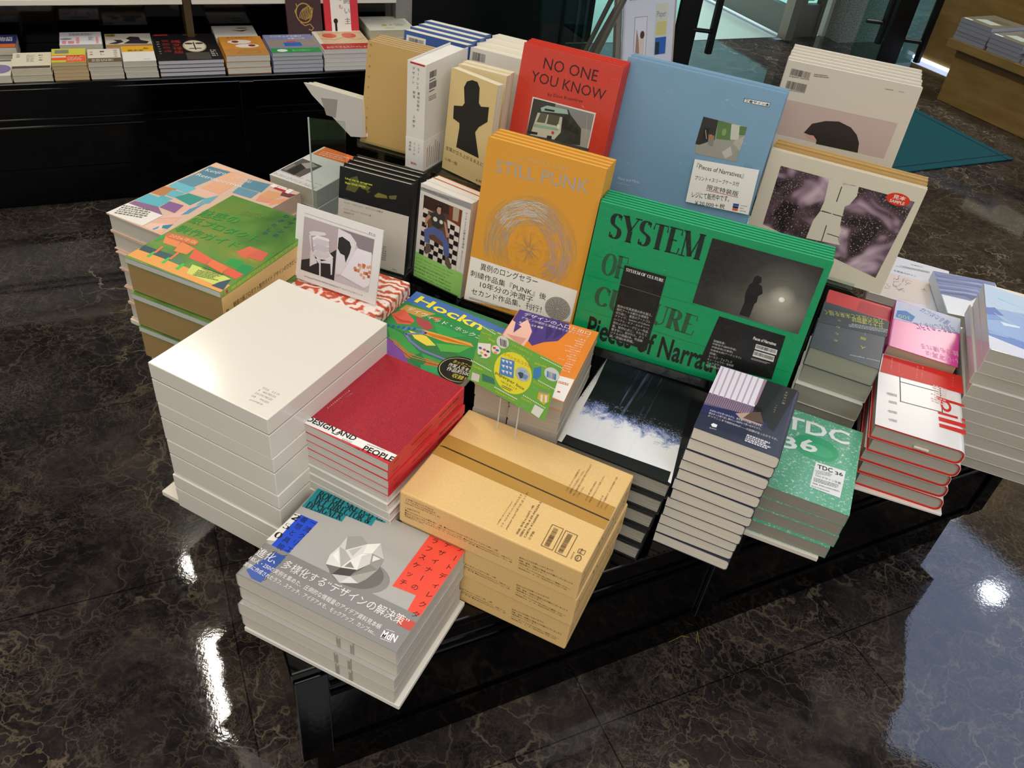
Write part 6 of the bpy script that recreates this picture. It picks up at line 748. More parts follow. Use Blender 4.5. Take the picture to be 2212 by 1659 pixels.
def navyb(lab, m, top):
    w, d = POSE['navy'][4:6]; return book('essay_book', lab, 'book', 'navy-jacketed essay books', w, d, .0230, 'R', '2b3146', 'e8e0d0', '', False, .006, ART['navy'] if top else None, None, .3, None, None, m, .001)
p = P4('navy'); stack(navyb, (p[0]+.007, p[1], p[2], p[3]), 12, .0233, 'navy-jacketed essay book', 'in the tall pile before the green book', 'navy-jacketed essay books', (-.002, .016), .0018, 12, toplab='navy book with curtained window photo, topmost before the green book')
TDCM = spots('speckled_green_cover', '5fb08c', 'cfe6da', 210, .56, .64, .25)
def tdc(lab, m, top):
    w, d = POSE['tdc'][4:6]; return book('annual', lab, 'art book', 'speckled green typography annuals', w, d, .026, 'R', '5fb08c', '9c9688', '', False, 0, ART['tdc'] if top else None, None, .25, TDCM, None, m)
stack(tdc, P4('tdc'), 4, .0263, 'speckled green typography annual', 'in the pile right of the navy books', 'speckled green typography annuals', (-.004, -.006), .003, 5)
o = MB().box(0, 0, 0, .165, .236, .0092, M('e2dccc', .5)).build('cover_board', bevel=.001); o.matrix_world = at(.404, 1.0, .3803, -19); tag(o, 'flat cream board under the speckled green annuals', 'board')
def billb(lab, m, top):
    w, d = POSE['bill'][4:6]
    def ex(r):
        if top: b = MB().box(.075, -.0015, .008, .1, .002, .011, M('e8e4d4', .6)); b.build('bookmark_slip', r)
    b = book('hardback', lab, 'book', 'red and white hardbacks', w, d, .0308, 'R', 'd3291f', 'b5b0a2', '', True, .012, None, None, .3, None, ex, m)
    j = MB(); shell(j, w, d, .0308, 'R', .0003, .012, M('efecea', .25, .5), .0, d, .0006)
    if top: art(j, ART['bill'], lambda x, y, z: (min(max(x, 0), w), min(max(y, 0), d), .0316+z))
    j.build('jacket', b); return b
stack(billb, P4('bill'), 5, .0318, 'white-jacketed hardback with red boards', 'in the pile at the right', 'red and white hardbacks', (.018, .012), .003, 15, toplab='white book with huge red sideways lettering and red band, topmost')
o = MB().box(0, 0, 0, .16, .243, .0055, M('efe4dc', .5)).build('cover_board', bevel=.001); o.matrix_world = at(.672, 1.14, .3803, -16); tag(o, 'flat pinkish white board under the red-boarded hardbacks', 'board')
def jin(lab, m, top):
    w, d = POSE['jin'][4:6]; return book('history_book', lab, 'book', 'slate-jacketed history books', w, d, .0415, 'R', 'd8d8d0' if not top else '3a464f', 'a9a998', '', False, .004, ART['jin'] if top else None, None, .35, None, None, m, .002)
stack(jin, P4('jin'), 5, .0419, 'thick grey-paged history book', 'in the pile behind the green annuals', 'slate-jacketed history books', (.0, -.004), .004, 6, toplab='slate book with upside-down yellow lettering, topmost behind the green annuals')
def pink(lab, m, top):
    w, d = POSE['pink'][4:6]; return book('manual', lab, 'book', 'magenta photo manuals', w, d, .0445, 'L', 'dd3f9c', 'c0a58c', '', False, .003, ART['pink'] if top else None, None, .24, None, None, m, .002)
stack(pink, P4('pink'), 4, .0449, 'magenta photo manual', 'in the pile behind the hardbacks', 'magenta photo manuals', (.0, .0), .0015, 8, dyaw=.4)
def blueb(lab, m, top):
    w, d = POSE['blue'][4:6]; return book('picture_book', lab, 'art book', 'blue wave picture books', w, d, .0266, 'L', 'd5d2cc', 'b5afa2', '', False, .003, ART['blue'] if top else None, None, .14, None, None, m, spine_ops=None)
stack(blueb, P4('blue'), 10, .02695, 'pale-paged picture book', 'in the tall pile at the right edge', 'blue wave picture books', (.004, -.004), .004, 10, toplab='glossy blue wave picture book, topmost at the right edge')
p = POSE['sea']; book('poem_book', 'book with blue sea-horizon cover behind the magenta manuals', 'book', None, p[4], p[5], .03, 'L', 'ccd8e6', 'd8d2c2', '', False, .002, ART['sea'], None, .25, None, None, at(p[0], p[1], p[2]-.0302, p[3]))
p = POSE['scrib']; book('notes_book', 'white and pink book with scribbled signs cover', 'book', None, p[4], p[5], .02, 'R', 'dfe0e6', 'd8cfc4', '', False, .002, ART['scrib'], None, .4, None, None, at(p[0], p[1], p[2]-.0202, p[3]))
book('hardback', 'brown hardback under the scribble-covered book', 'book', None, .19, .245, .03, 'F', '6a4434', 'b9a894', '', True, .0, None, None, .4, None, None, at(p[0]-.006, p[1]-.012, p[2]-.0506, p[3])); riser('black display block under the brown hardback', p[0]+.004, p[1]+.0, p[3], .17, .22, p[2]-.0509)
p = POSE['redd']; book('novel', 'bright red book between the slate and magenta piles', 'book', None, p[4], p[5], .02, 'L', 'e8343c', 'cfc6b8', '', False, .002, ART['redd'], None, .35, None, None, at(p[0], p[1], p[2]-.0202, p[3]))
riser('black display block under the bright red book', p[0]+.006, p[1]+.004, p[3], p[4]-.012, p[5]-.008, p[2]-.0205)
def kron(lab, m, top):
    w, d = POSE['kron'][4:6]; return book('paperback', lab, 'book', 'white paperbacks with orange band', w, d, .0412, 'R', 'dcdad8', 'cbc6b4', '', False, .002, ART['kron'] if top else None, None, .35, None, None, m)
stack(kron, P4('kron'), 6, .0415, 'thick white paperback', 'in the pile behind the mosaic catalogues', 'white paperbacks with orange band', (.006, -.006), .003, 11, toplab='white paperback with orange band and grey photo, topmost of its pile')
SWIRL = swirl(); p = POSE['salmon']
def salm(lab, m, top): return book('zine', lab, 'book', 'coral brush-patterned books', POSE['salmon'][4], POSE['salmon'][5], .0285, 'R', 'e9b09c', 'e2d2c8', '', False, .004, None, None, .3, SWIRL, None, m)
stack(salm, P4('salmon'), 2, .0289, 'coral brush-patterned book', 'under the chair photo card', 'coral brush-patterned books', (.002, -.002), .001, 3, dyaw=.3); riser('black display block under the coral books', p[0]+.035, p[1]-.004, p[3], p[4]-.045, p[5]-.014, p[2]-.0582)
# ------------------------------------------------------------------ upright books and cards
def up(name, cat, group, n, t, cov, pg='e0dac8', hard=False, spine='L', ops=None, covm=None, band=None, film=False, rough=.35, w=None, h=None, pgdark=''):
    p = ST[n]; W, Hh = w or p['w'], h or p['h']
    def f(lab, m, top):
        def ex(r):
            if film and top:
                mb = MB(); N = 14; rnd = random.Random(2)
                for i in range(N):
                    for j in range(N): mb.face([(W*a/N, Hh*b/N, t+.0022) for a, b in ((i, j), (i+1, j), (i+1, j+1), (i, j+1))], FILM)
                mb.build('shrink_wrap', r)
        return book(name, lab, cat, group, W, Hh, t, spine, cov, pg, pgdark, hard, 0, ops if top else None, band, rough, covm, ex, m)
    return f
ST['punk']['x'] -= .003; ST['sys']['y'] -= .005; ST['sys']['x'] += .002; ST['bluebk']['x'] -= .006
standing(up('embroidery_book', 'art book', 'yellow embroidery art books', 'punk', .0122, 'd99a34', 'e8b75c', ops=ART['punk'], rough=.4), ST['punk'], 4, .0122, 'yellow-orange embroidery art book', 'on the clear stand', 'yellow embroidery art books', toplab='yellow-orange art book with silver lettering and white band, front one')
acrylic_stand(ST['punk'], .0515, .0122, 'low smoky acrylic stand under the yellow-orange art books', mat=SMOKE, deep=.06, w=.158)
standing(up('landscape_book', 'art book', 'green landscape-format books', 'sys', .0085, '04965c', '5cbd92', ops=ART['sys'], film=True, rough=.3), ST['sys'], 6, .0085, 'green landscape-format art book', 'on the clear stand', 'green landscape-format books', xj=.002, toplab='green landscape-format book with black lettering and night photo, front one')
acrylic_stand(ST['sys'], .055, .0085, 'low smoky acrylic stand under the green landscape-format books', mat=SMOKE, deep=.05, x0=.012, w=.35)
standing(up('fashion_book', 'book', 'fashion books with lime band', 'lime', .0165, 'e6e3dc', 'e9e4da', ops=ART['lime'], spine='R'), ST['lime'], 2, .0165, 'fashion book with lime band', 'on the clear stand', 'fashion books with lime band', toplab='fashion book with seated man photo and lime band, front one', xj=.001)
q = dict(ST['lime']); q['w'] += .012
book('fashion_book', 'orange-covered copy behind the lime-banded fashion books', 'book', 'fashion books with lime band', q['w'], q['h']-.002, .016, 'R', 'e8702a', 'ece6da', mat=standmat(q, .052, .0037))
acrylic_stand(ST['lime'], .053, .0165, 'low smoky acrylic stand under the lime-banded fashion books', mat=SMOKE)
standing(up('interview_book', 'book', 'grey and black interview books', 'une', .0165, '17181a', 'e9e2cc', True, ops=ART['une'], spine='R'), ST['une'], 4, .0165, 'black hardback interview book', 'on the clear stand', 'grey and black interview books', xj=.002, toplab='grey-banded black interview book with yellow lettering, front one')
acrylic_stand(ST['une'], .069, .0165, 'low clear acrylic stand under the black interview books')
standing(up('biography', 'book', 'red photo biographies', 'red', .0094, 'd2402e', 'c8503e', True, ops=ART['red'], film=True, rough=.25), ST['red'], 4, .0094, 'red hardback photo book', 'on the clear stand', 'red photo biographies', toplab='red hardback with thin black lettering and bus photo, front one')
acrylic_stand(ST['red'], .041, .0094, 'tall clear acrylic stand under the red hardbacks', w=.16)
ST['blue']['y'] += .014; ST['blue']['x'] += .003
standing(up('photo_album', 'art book', 'pale blue photo books', 'blue', .0195, '7fa3c0', 'e9ddd0', True, ops=ART['bluebook'], film=True, rough=.3), ST['blue'], 2, .0195, 'pale blue film-wrapped photo book', 'on the clear stand', 'pale blue photo books', toplab='large pale blue film-wrapped photo book with small street photo, front one')
acrylic_stand(ST['blue'], .041, .0195, 'tall clear acrylic stand under the pale blue photo books', x0=.03, w=.24)
standing(up('textbook', 'book', 'white back covers facing out', 'hair', .0215, 'c9c0b0', 'f0ece4', ops=ART['hair'], spine='R', rough=.4), ST['hair'], 6, .0215, 'white-paged photo book shown from the back', 'on the clear stand', 'white back covers facing out', xj=.003, toplab='beige back cover with barcodes and dark hair photo, front one')
acrylic_stand(ST['hair'], .134, .0215, 'tall clear acrylic stand under the beige back-cover books')
q = dict(ST['pinkbook']); standing(up('sample_photo_book', 'art book', 'cream photo books', 'pinkbook', .0125, 'ddd3be', 'e9e2d2', True, ops=ART['pinkbook'], rough=.3), q, 1, .0125, '', '', 'cream photo books', toplab='cream photo book with blurred blossoms and red sample sticker')
q2 = dict(q); 
for i, (lab, c, g) in enumerate((('tan film-wrapped photo book behind the blossom cover', 'b8955a', 'b8955a'), ('second tan film-wrapped photo book behind the blossom cover', 'c4a46a', 'c4a46a'))):
    book('wrapped_photo_book', lab, 'art book', 'tan photo books', q['w']-.002, q['h']+.004, .0165, 'L', c, g, '', True, mat=standmat(q, .0125+.0175*(i+1), .0005))
acrylic_stand(ST['pinkbook'], .05, .0125, 'clear acrylic stand holding the blossom photo book', deep=.1, xi=.05, w=.22)
standing(up('paper_book', 'book', 'plain tan books', 'beige', .0102, 'bf9c5e', 'cfcabd', ops=ART['beige'], rough=.3), ST['beige'], 5, .0102, 'plain tan thin book', 'on the clear stand', 'plain tan books', toplab='plain tan book with column of small lettering, front one', xj=.001)
acrylic_stand(ST['beige'], .054, .0102, 'tall clear acrylic stand under the plain tan books')
standing(up('word_book', 'book', 'cream silhouette books', 'cream', .0175, 'dcc48a', 'e6dcc2', ops=ART['cream'], rough=.45), ST['cream'], 1, .0175, '', '', 'cream silhouette books', toplab='cream book with black figure silhouette')
q = dict(ST['cream']); q.update(x=-.182, y=1.537, yaw=-20, w=.1, tilt=6)
standing(up('word_book', 'book', 'cream silhouette books', 'cream', .0185, 'e2d2a4', 'e6dcc2', rough=.45, w=.1), q, 2, .0185, 'cream paperback', 'behind the silhouette cover', 'cream paperbacks')
acrylic_stand(q, .038, .0185, 'tall clear acrylic stand under the cream paperbacks', w=.1, front=.07)
# thick white design book standing spine-out
o = thing('thick_white_book', 'thick white book standing spine-out between the tan and cream books', 'book', None, at(-.2625, 1.502, .7506, -24))
w_, d_, h_ = .0405, .146, .205
mb = MB().box(0, 0, 0, w_, .0012, h_, M('e4e1da', .4)).box(0, .0012, 0, .0012, d_, h_, M('e4e1da', .4)).box(w_-.0012, .0012, 0, w_, d_, h_, M('e4e1da', .4))
ops = [[1, 'v', 'モードレス', 24, 193, -.2, -8.2, 6.4, 0, '2a2a2a'], [1, 'v', 'デザイン', 14, 193, -.2, -8.2, 6.4, 0, '2a2a2a'], [1, 'v', '意味空間の', 26, 150, -.2, -7.6, 6.0, 0, '2a2a2a'], [1, 'v', '創造', 16, 150, -.2, -7.6, 6.0, 0, '2a2a2a'], [1, 'v', '上野学', 17, 104, -.1, -9, 6, 0, '2a2a2a']]
art(mb, ops, lambda x, y, z: (x, -z, y))
art(mb, [[1, 'b', 12, 178, 0, 24, 12, '2a2a2a'], [1, 'b', 12, 158, 0, 24, 12, '2a2a2a'], [1, 'g', 12, 172, 0, 24, 4, 1, '55524c', .6], [1, 'g', 12, 152, 0, 24, 4, 1, '55524c', .6], [1, 'g', 12, 136, 0, 26, 10, 3, '77736a', .5]], lambda x, y, z: (w_+z, x, y))
mb.build('cover', o); MB().box(.0016, .0016, .0006, w_-.0016, d_-.003, h_-.0035, pages('ebe7df')).build('page_block', o)
mb = MB().box(-.0005, -.0006, .0004, w_+.0005, -.0002, .062, M('eceae4', .4)).box(w_+.0002, -.0006, .0004, w_+.0006, d_*.9, .062, M('eceae4', .4))
art(mb, [[1, 'v', 'ソフト', 30, 52, -.2, -7, 5.6, 0, '9a2a30'], [1, 'v', 'ウェアの', 20, 52, -.2, -7, 5.6, 0, '9a2a30'], [1, 'v', '道具論', 10, 52, -.2, -7, 5.6, 0, '9a2a30'], [1, 't', 'BNN', 13, 9, 0, 12, 5, 'b8242c', 'b']], lambda x, y, z: (x, -.0006-z, y))
art(mb, [[1, 'g', 14+i*7, 6, 90, 48, 2.4, 1, ['77736a', 'b04a50'][i % 3 == 0], .8] for i in range(7)], lambda x, y, z: (w_+.0006+z, x, y)); mb.build('paper_band', o)
MB().box(.006, -.0001, h_-.004, w_-.003, .004, h_-.001, M('b02030', .5)).build('head_band', o)
r = thing('acrylic_stand', 'small clear acrylic shelf under the thick white book', 'display stand', 'clear acrylic stands', at(-.2625, 1.502, .7506, -24)); MB().box(-.004, -.012, -.0052, w_+.004, d_+.01, -.0002, ACR).build('shelf_plate', r)
for xx in (0, w_-.006): MB().box(xx, d_-.035, .3803-.7506, xx+.006, d_+.01, -.0053, ACR).build('leg', r)
# rows seen from above behind
q = ST['bluebk']; standing(up('backlist_book', 'book', 'blue-jacketed books facing away', 'bluebk', .0285, '3d5f9e', 'eee6d0', spine='R', ops=[[1, 'p', 'e8e6e0', [6, q['h']*1000-24, 52, q['h']*1000-24, 52, q['h']*1000-8, 6, q['h']*1000-8]], [2, 'b', 12, q['h']*1000-21, 0, 36, 9, '2a2a2a']]), q, 4, .0285, 'blue-jacketed book with cream pages', 'behind the tan books', 'blue-jacketed books facing away', xj=.006)
acrylic_stand(q, .117, .0285, 'tall clear acrylic stand under the blue-jacketed books', w=.13)
q = ST['creambk']; standing(up('backlist_book', 'book', 'cream-paged books facing away', 'creambk', .034, 'e6e2d6', 'eee6d0', spine='R', ops=[[1, 'b', 6, q['h']*1000-24, 0, 30, 16, '2a2a2a'], [1, 'p', 'c8c4b8', [2, 0, 140, 0, 140, q['h']*1000-30, 2, q['h']*1000-30]]]), q, 4, .034, 'thick cream-paged white book', 'behind the red hardbacks', 'cream-paged books facing away', xj=.006)
acrylic_stand(q, .139, .034, 'tall clear acrylic stand under the thick cream-paged books')
# cards
def card(name, label, cat, p, t, col, ops, stand):
    m = standmat(p, t); r = thing(name, label, cat, None, m); mb = MB().box(0, 0, 0, p['w'], p['h'], t, M(col, .3, .45)); art(mb, ops, lambda x, y, z: (x, y, t+z)); mb.build('printed_card', r)
    if stand:
        b = MB(); yb = stand; w = p['w']; b.box(w*.2, -.0, -.004, w*.8, p['h']*.7, -.0006, ACR); b.build('easel_back', r)
    return r
p = ST['card']; card('display_card', 'white card with chair and open book photo on the coral books', 'card', p, .0025, 'e9e6e6', ART['card'], 1)
p = ST['gcard']; card('postcard', 'green postcard with yellow circle leaning before the orange book', 'card', p, .0012, '6fae45', ART['gcard'], 1)
a = rad(p['yaw']); kz = POSE['kraft'][2]
r = thing('card_holder', 'small clear holder propping the green postcard above the kraft box', 'card holder', None, at(p['x'], p['y'], 0, p['yaw']))
for x in (.055, .09): MB().tube((x, .014, kz+.0003), (x, .014, p['z']+.02), .0011, M('c9cdc9', .15), 8).build('wire_upright', r)
MB().tube((.055, .014, p['z']+.02), (.09, .014, p['z']+.02), .0011, M('c9cdc9', .15), 8).build('wire_rail', r); MB().box(.055, .0, p['z']-.002, .09, .015, p['z']-.0008, ACR).build('ledge', r)
p = dict(ST['blue']); m = standmat(p) ; PR = PRICE_; t = thing('price_card', 'handwritten white price card taped to the pale blue book', 'card', None, m)
mb = MB(); mb.prism([(PR[i], PR[i+1]) for i in range(0, 8, 2)], .0042, .005, M('efece6', .5)); art(mb, ART['price'], lambda x, y, z: (x, y, .0051+z)); mb.build('card_sheet', t)
MB().box(PR[4]-.03, PR[5]-.004, .0028, PR[4]-.012, PR[5]+.006, .0042, FILM).build('tape', t)
# clear side panel with film-wrapped magazines leaning over its top
r = thing('magazine_rest', 'upright clear acrylic panel left of the tan books', 'display stand', None, at(-.449, 1.492, .3803, 2)); MB().box(0, 0, 0, .07, .004, .447, ACR).build('side_panel', r, bevel=.001); MB().tube((0, .002, 0), (0, .002, .447), .0016, M('c8cecc', .2)).build('polished_edge', r)
for i in range(3):
    q = dict(ST['film']); q['y'] += .022; m = standmat(q, .0115*i, .001*i) @ Matrix.Translation((.003*i, 0, -.0105))
    t = thing('wrapped_magazine', ['front', 'middle', 'rearmost'][i]+' film-wrapped magazine leaning over the clear side panel', 'magazine', 'film-wrapped magazines', m)
    F_ = FILM_; poly = [(F_[j], F_[j+1]) for j in range(0, 10, 2)]
    MB().prism(poly[::-1], 0, .0095, pages('e6dfcc')).build('page_block', t)
    if i == 0:
        b = MB(); b.prism(poly[::-1], .0096, .0102, M('b9b4ae', .12, .6)); hh = poly[0][1]
        b.face([(.045, hh-.02, .0104), (.085, hh-.014, .0104), (.085, hh-.05, .0104), (.062, hh-.05, .0104)], M('8d8880', .3)); b.build('film_cover', t)
# ------------------------------------------------------------------ paperbacks on the left cabinet
CZ = .4268
def shelfbook(name, label, cat, grp, s, off, z, w, d, h, cov, pg, ops, spine='L'): return book(name, label, cat, grp, w, d, h, spine, cov, pg, '', False, .002, ops, None, .4, None, None, CAB @ Matrix.Translation((s, off, z)))
def shelfstack(s0, s1, dep, tot, n, desc, topdesc, cov, pg, ops, off=-.018, z0=None, seed=1, cov2=None):
    w, h = s1-s0-.003, tot/n; rnd = random.Random(seed); first = None; z0 = CZ if z0 is None else z0
    for i in range(n):
        z = z0+tot-(i+1)*h+.0002; j = rnd.uniform(-.003, .003) if i else 0; M4 = CAB @ Matrix.Translation((s0+j*.5, off+abs(j), z))
        lab = topdesc if i == 0 else '%s, %s of its pile on the cabinet' % (desc, ordn(i, n))
        if i == 0 or first is None:
            b = book('paperback', lab, 'book', desc+'s', w, dep, h-.0004, 'L', cov if i == 0 else (cov2 or cov), pg, '', False, .002, ops if i == 0 else None, None, .4, None, None, M4)
            if i: first = b
        else: dup(first, lab, M4)
R = lambda x0, y0, x1, y1, c, l=1: [l, 'p', c, [x0, y0, x1, y0, x1, y1, x0, y1]]
G = lambda x, y, w, h, n, c, l=2, an=0: [l, 'g', x, y, an, w, h, n, c, .55]
shelfstack(-.30, -.196, .15, .022, 1, 'picture paperback', 'small purple picture paperback cut by the left frame edge', 'e6e2d6', 'd8d2c0', [[1, 'e', '8a80b0', 70, 60, 30, 40, 0, 0], R(4, 130, 98, 146, '6a665c')])
shelfstack(-.193, -.08, .15, .041, 2, 'cream paperback', 'cream paperback with brown band, topmost at the far left', 'e9e2cc', 'd6cfb4', [R(2, 2, 108, 24, '5a5248'), [2, 'v', '町と本', 80, 120, 0, -22, 14, 0, '3a3630'], [2, 'v', '回想', 16, 128, 0, -18, 11, 0, '5a544a'], G(40, 60, 26, 70, 6, 'b8b09c')])
shelfstack(-.079, .023, .13, .057, 5, 'orange-edged paperback', 'paperback with orange and yellow band, topmost of its pile', 'd5d34c', 'cbb98e', [R(1, 2, 98, 66, 'ec5f3c'), R(1, 2, 42, 18, 'd8cf3c', 2), R(1, 44, 42, 58, 'e9e2d6', 2), R(10, 84, 50, 116, '8a8a86', 2), G(46, 12, 48, 44, 4, 'f3b8a0', 3), G(44, 50, 50, 10, 1, '8a2a1c', 3)], cov2='dca884')
shelfstack(.024, .125, .13, .053, 4, 'white paperback', 'white paperback with dark brown band, topmost of its pile', 'e6e0d0', 'd2ccba', [R(1, 1, 98, 42, '6a5c48'), G(12, 8, 74, 24, 2, 'cfc6b2', 3), [2, 'v', '暮し', 44, 104, 0, -26, 17, 0, '3a362e'], [2, 'v', '空白のち', 84, 112, 0, -19, 13, 0, '3a362e'], [2, 'v', '本屋', 12, 100, 0, -22, 12, 0, 'c04a50']])
shelfstack(.127, .229, .148, .054, 3, 'yellow and white paperback', 'yellow and white paperback, topmost left of the black mask books', 'eceae6', 'd3cfbe', [R(1, 92, 99, 147, 'e9b02c'), [2, 'v', '友', 76, 122, 0, 0, 22, 0, '3a3222'], [2, 't', '美術家', 18, 92, 0, 50, 22, '5a5030'], G(60, 14, 26, 6, 1, '8a8a86')])
shelfstack(.231, .439, .275, .052, 4, 'black art magazine', 'black art magazine with pale mask face, topmost of its pile', '131214', 'cfccd2', [[1, 'e', 'b9a98c', 128, 140, 38, 62, 0, 0], [2, 'e', 'd9d2bc', 128, 140, 33, 56, 0, 0], R(126, 100, 130, 180, '2a2420', 3), [3, 'e', '3a3228', 112, 166, 13, 9, 0, 0], [3, 'e', '3a3228', 146, 166, 13, 9, 0, 0], [3, 'p', '4a4238', [106, 110, 150, 110, 146, 118, 110, 118]], R(92, 4, 168, 74, '4a4844', 1), [2, 'v', '縄文怪談', 72, 190, 0, -36, 32, 0, 'a8322a'], [2, 'v', '仮面奇譚', 38, 200, 0, -36, 26, 0, '8a2a24'], [2, 'v', '世界をつなぐ', 14, 190, 0, -24, 12, 0, 'b8b4ac'], R(6, 256, 52, 270, 'c0323a', 2), G(172, 30, 24, 70, 4, 'a8a49c', 2, 0), [1, 'e', '5a4634', 126, 262, 26, 12, 0, 0]])
shelfstack(.444, .591, .2, .062, 3, 'orange hardback', 'orange hardback with two white ovals, topmost of its pile', 'd8923a', 'e2ddd2', [R(1, 1, 143, 66, 'c08a48'), [2, 'e', 'efeae0', 64, 140, 40, 22, 0, 0], [2, 'e', 'efeae0', 84, 96, 40, 20, 0, 0], [3, 'e', '8a2a3a', 50, 142, 12, 11, 0, 0], [3, 'e', '8a2a3a', 100, 98, 12, 11, 0, 0], [2, 't', 'キリエのひみつ', 28, 178, 0, 88, 14, '7a4a1c'], [2, 'l', '6a4826', 1.2, [40, 20, 60, 50, 90, 46, 110, 54, 118, 26, 90, 16, 60, 22, 40, 20]]])
shelfstack(.596, .77, .194, .067, 5, 'lavender and green paperback', 'lavender paperback with green band, topmost of its pile', '8a8cb4', 'c2c8ca', [R(1, 1, 170, 46, '2f9a4a'), [2, 'e', 'eef0ea', 38, 22, 18, 14, 0, 0], [2, 't', '食の王国から', 70, 12, 0, 62, 16, 'a8e0b0'], R(2, 60, 170, 132, '9a9088'), R(56, 66, 116, 104, '2f6ac8', 2), R(70, 104, 104, 120, 'c8584a', 2), [2, 't', 'ミニチュアの遊び', 22, 164, 0, 112, 18, 'eceaf4', 'b'], [2, 't', 'の楽しい方', 80, 140, 0, 60, 16, 'eceaf4', 'b']])
shelfstack(.773, .955, .21, .073, 5, 'red and white paperback', 'white paperback with coral drawing and red band, topmost', 'e6e0d4', 'e6e3df', [R(1, 1, 180, 62, 'b83a30'), [2, 't', 'おかあさんといっしょに', 14, 14, 0, 156, 18, 'eec8bc', 'b'], R(14, 66, 178, 196, 'dcc49a'), [2, 'e', 'd9604a', 52, 150, 26, 26, 0, 0], [2, 'e', 'd9604a', 124, 150, 26, 30, 0, 0], [2, 'l', '6a5a44', 1.6, [16, 120, 60, 100, 100, 130, 140, 100, 176, 118]], [2, 'l', '6a5a44', 1.6, [16, 160, 40, 186, 90, 176, 130, 190, 176, 170]]])
# second row
shelfstack(-.32, -.18, .13, .05, 2, 'blue and orange paperback', 'dark blue paperback with orange band at the left frame edge', '2f3a7a', 'd0c8b4', [R(1, 1, 136, 36, 'd8702c'), [2, 't', '物語', 84, 62, 0, 42, 46, 'dfe0ec', 'b']], .16)
shelfstack(-.056, .075, .13, .054, 2, 'thick white paperback', 'thick white paperback with pink print, topmost in the second row', 'e8e8ee', 'd8d2c0', [R(8, 8, 20, 40, 'e8909c'), R(26, 10, 44, 36, 'e08a96'), R(50, 8, 60, 74, 'eaa0aa'), R(110, 6, 118, 76, 'e8a0aa'), [2, 'e', '8a8a90', 20, 58, 18, 9, 0, 0], G(30, 92, 84, 26, 3, '7a7a80'), G(88, 40, 16, 40, 4, '8a8a90')], .16)
shelfstack(.081, .231, .15, .04, 2, 'ink-drawing paperback', 'white paperback with black ink drawing, topmost in the second row', 'e8e2d4', 'cfc8b6', [R(1, 1, 146, 34, 'b08a54'), [2, 'p', '3a3640', [8, 44, 34, 40, 58, 60, 50, 82, 26, 84, 36, 64]], [2, 'p', '34303a', [56, 42, 130, 38, 138, 60, 112, 78, 108, 110, 80, 116, 66, 96, 78, 76]], R(2, 118, 34, 146, 'c8a850'), [3, 't', '水墨', 6, 122, 0, 24, 18, '3a3222']], .16)
shelfstack(.44, .59, .14, .05, 1, 'white ink paperback', 'white paperback with black ink stroke behind the orange hardbacks', 'e4e0d8', 'd0cabc', [[1, 'p', '1a1a18', [60, 90, 100, 70, 130, 96, 96, 84]], [1, 'e', '8a9a4a', 104, 110, 20, 10, 0, 0]], .205)
def leaner(name, label, s0, w, h, t, cov, ops, z, off, grp=None):
    m = CAB @ Matrix.Translation((s0, off, z)) @ Matrix.Rotation(rad(78), 4, 'X'); return book(name, label, 'book', grp, w, h, t, 'L', cov, 'd8d2c4', '', True, 0, ops, None, .4, None, None, m)
tig = [[1, 'e', 'b89446', 62, 120, 30, 34, 0, 0], [2, 'e', '3d2426', 62, 120, 26, 30, 0, .0]] + [[3, 'l', 'c8a44e', 2.2, [44+i*5, 96+abs(i-4)*2, 50+i*6, 122, 60+i*5, 146-abs(i-4)*3]] for i in range(8)] + [[3, 'l', 'c8a44e', 2.4, [46, 90, 62, 78, 80, 84, 92, 70, 84, 62, 74, 66]], [3, 'l', 'c8a44e', 2.4, [36, 110, 30, 126, 40, 140, 36, 152]]]
leaner('bestiary', 'dark brown book with gold animal emblem standing on the cabinet', .69, .125, .185, .018, '43282a', tig+[R(0, 0, 125, 44, 'e8e6e0', 4), G(14, 8, 90, 26, 4, '6a6660', 5)], CZ+.012, .19)
leaner('storybook', 'red book with white title panel standing beside the brown one', .825, .125, .19, .018, 'd2343f', [R(24, 44, 96, 190, 'efece6'), [2, 'v', '飼い主', 84, 160, 0, -34, 24, 0, '6a6862'], [2, 'v', 'もも', 62, 168, 0, -28, 18, 0, 'd0404a'], [2, 'e', '1e1c1c', 40, 92, 8, 9, 0, 0], R(36, 54, 44, 84, '1e1c1c', 2), R(0, 0, 125, 22, '3a2426', 2), [3, 't', 'いのち賦が', 30, 5, 0, 80, 14, 'e6e0d8']], CZ+.012, .19)
shelfstack(.985, 1.165, .17, .03, 1, 'cream soft-cover book', 'soft cream book with green sketch lying at the cabinet end', 'e3e3d2', 'cfc6a8', [[1, 'e', 'a8b84a', 70, 60, 11, 9, 0, 0], [1, 'e', 'b8c45a', 96, 60, 6, 6, 0, 0], G(112, 48, 40, 30, 3, 'b0b09c'), [2, 't', 'INE OF OUR BOOKS', 40, 128, 0, 110, 6, '8a8a7a'], G(66, 22, 50, 6, 1, '6a6a5c')], .16, CZ+.05)
shelfstack(.985, 1.165, .17, .05, 2, 'tan paperback', 'tan paperback under the soft cream book', 'b9a078', 'cbb890', None, .15)
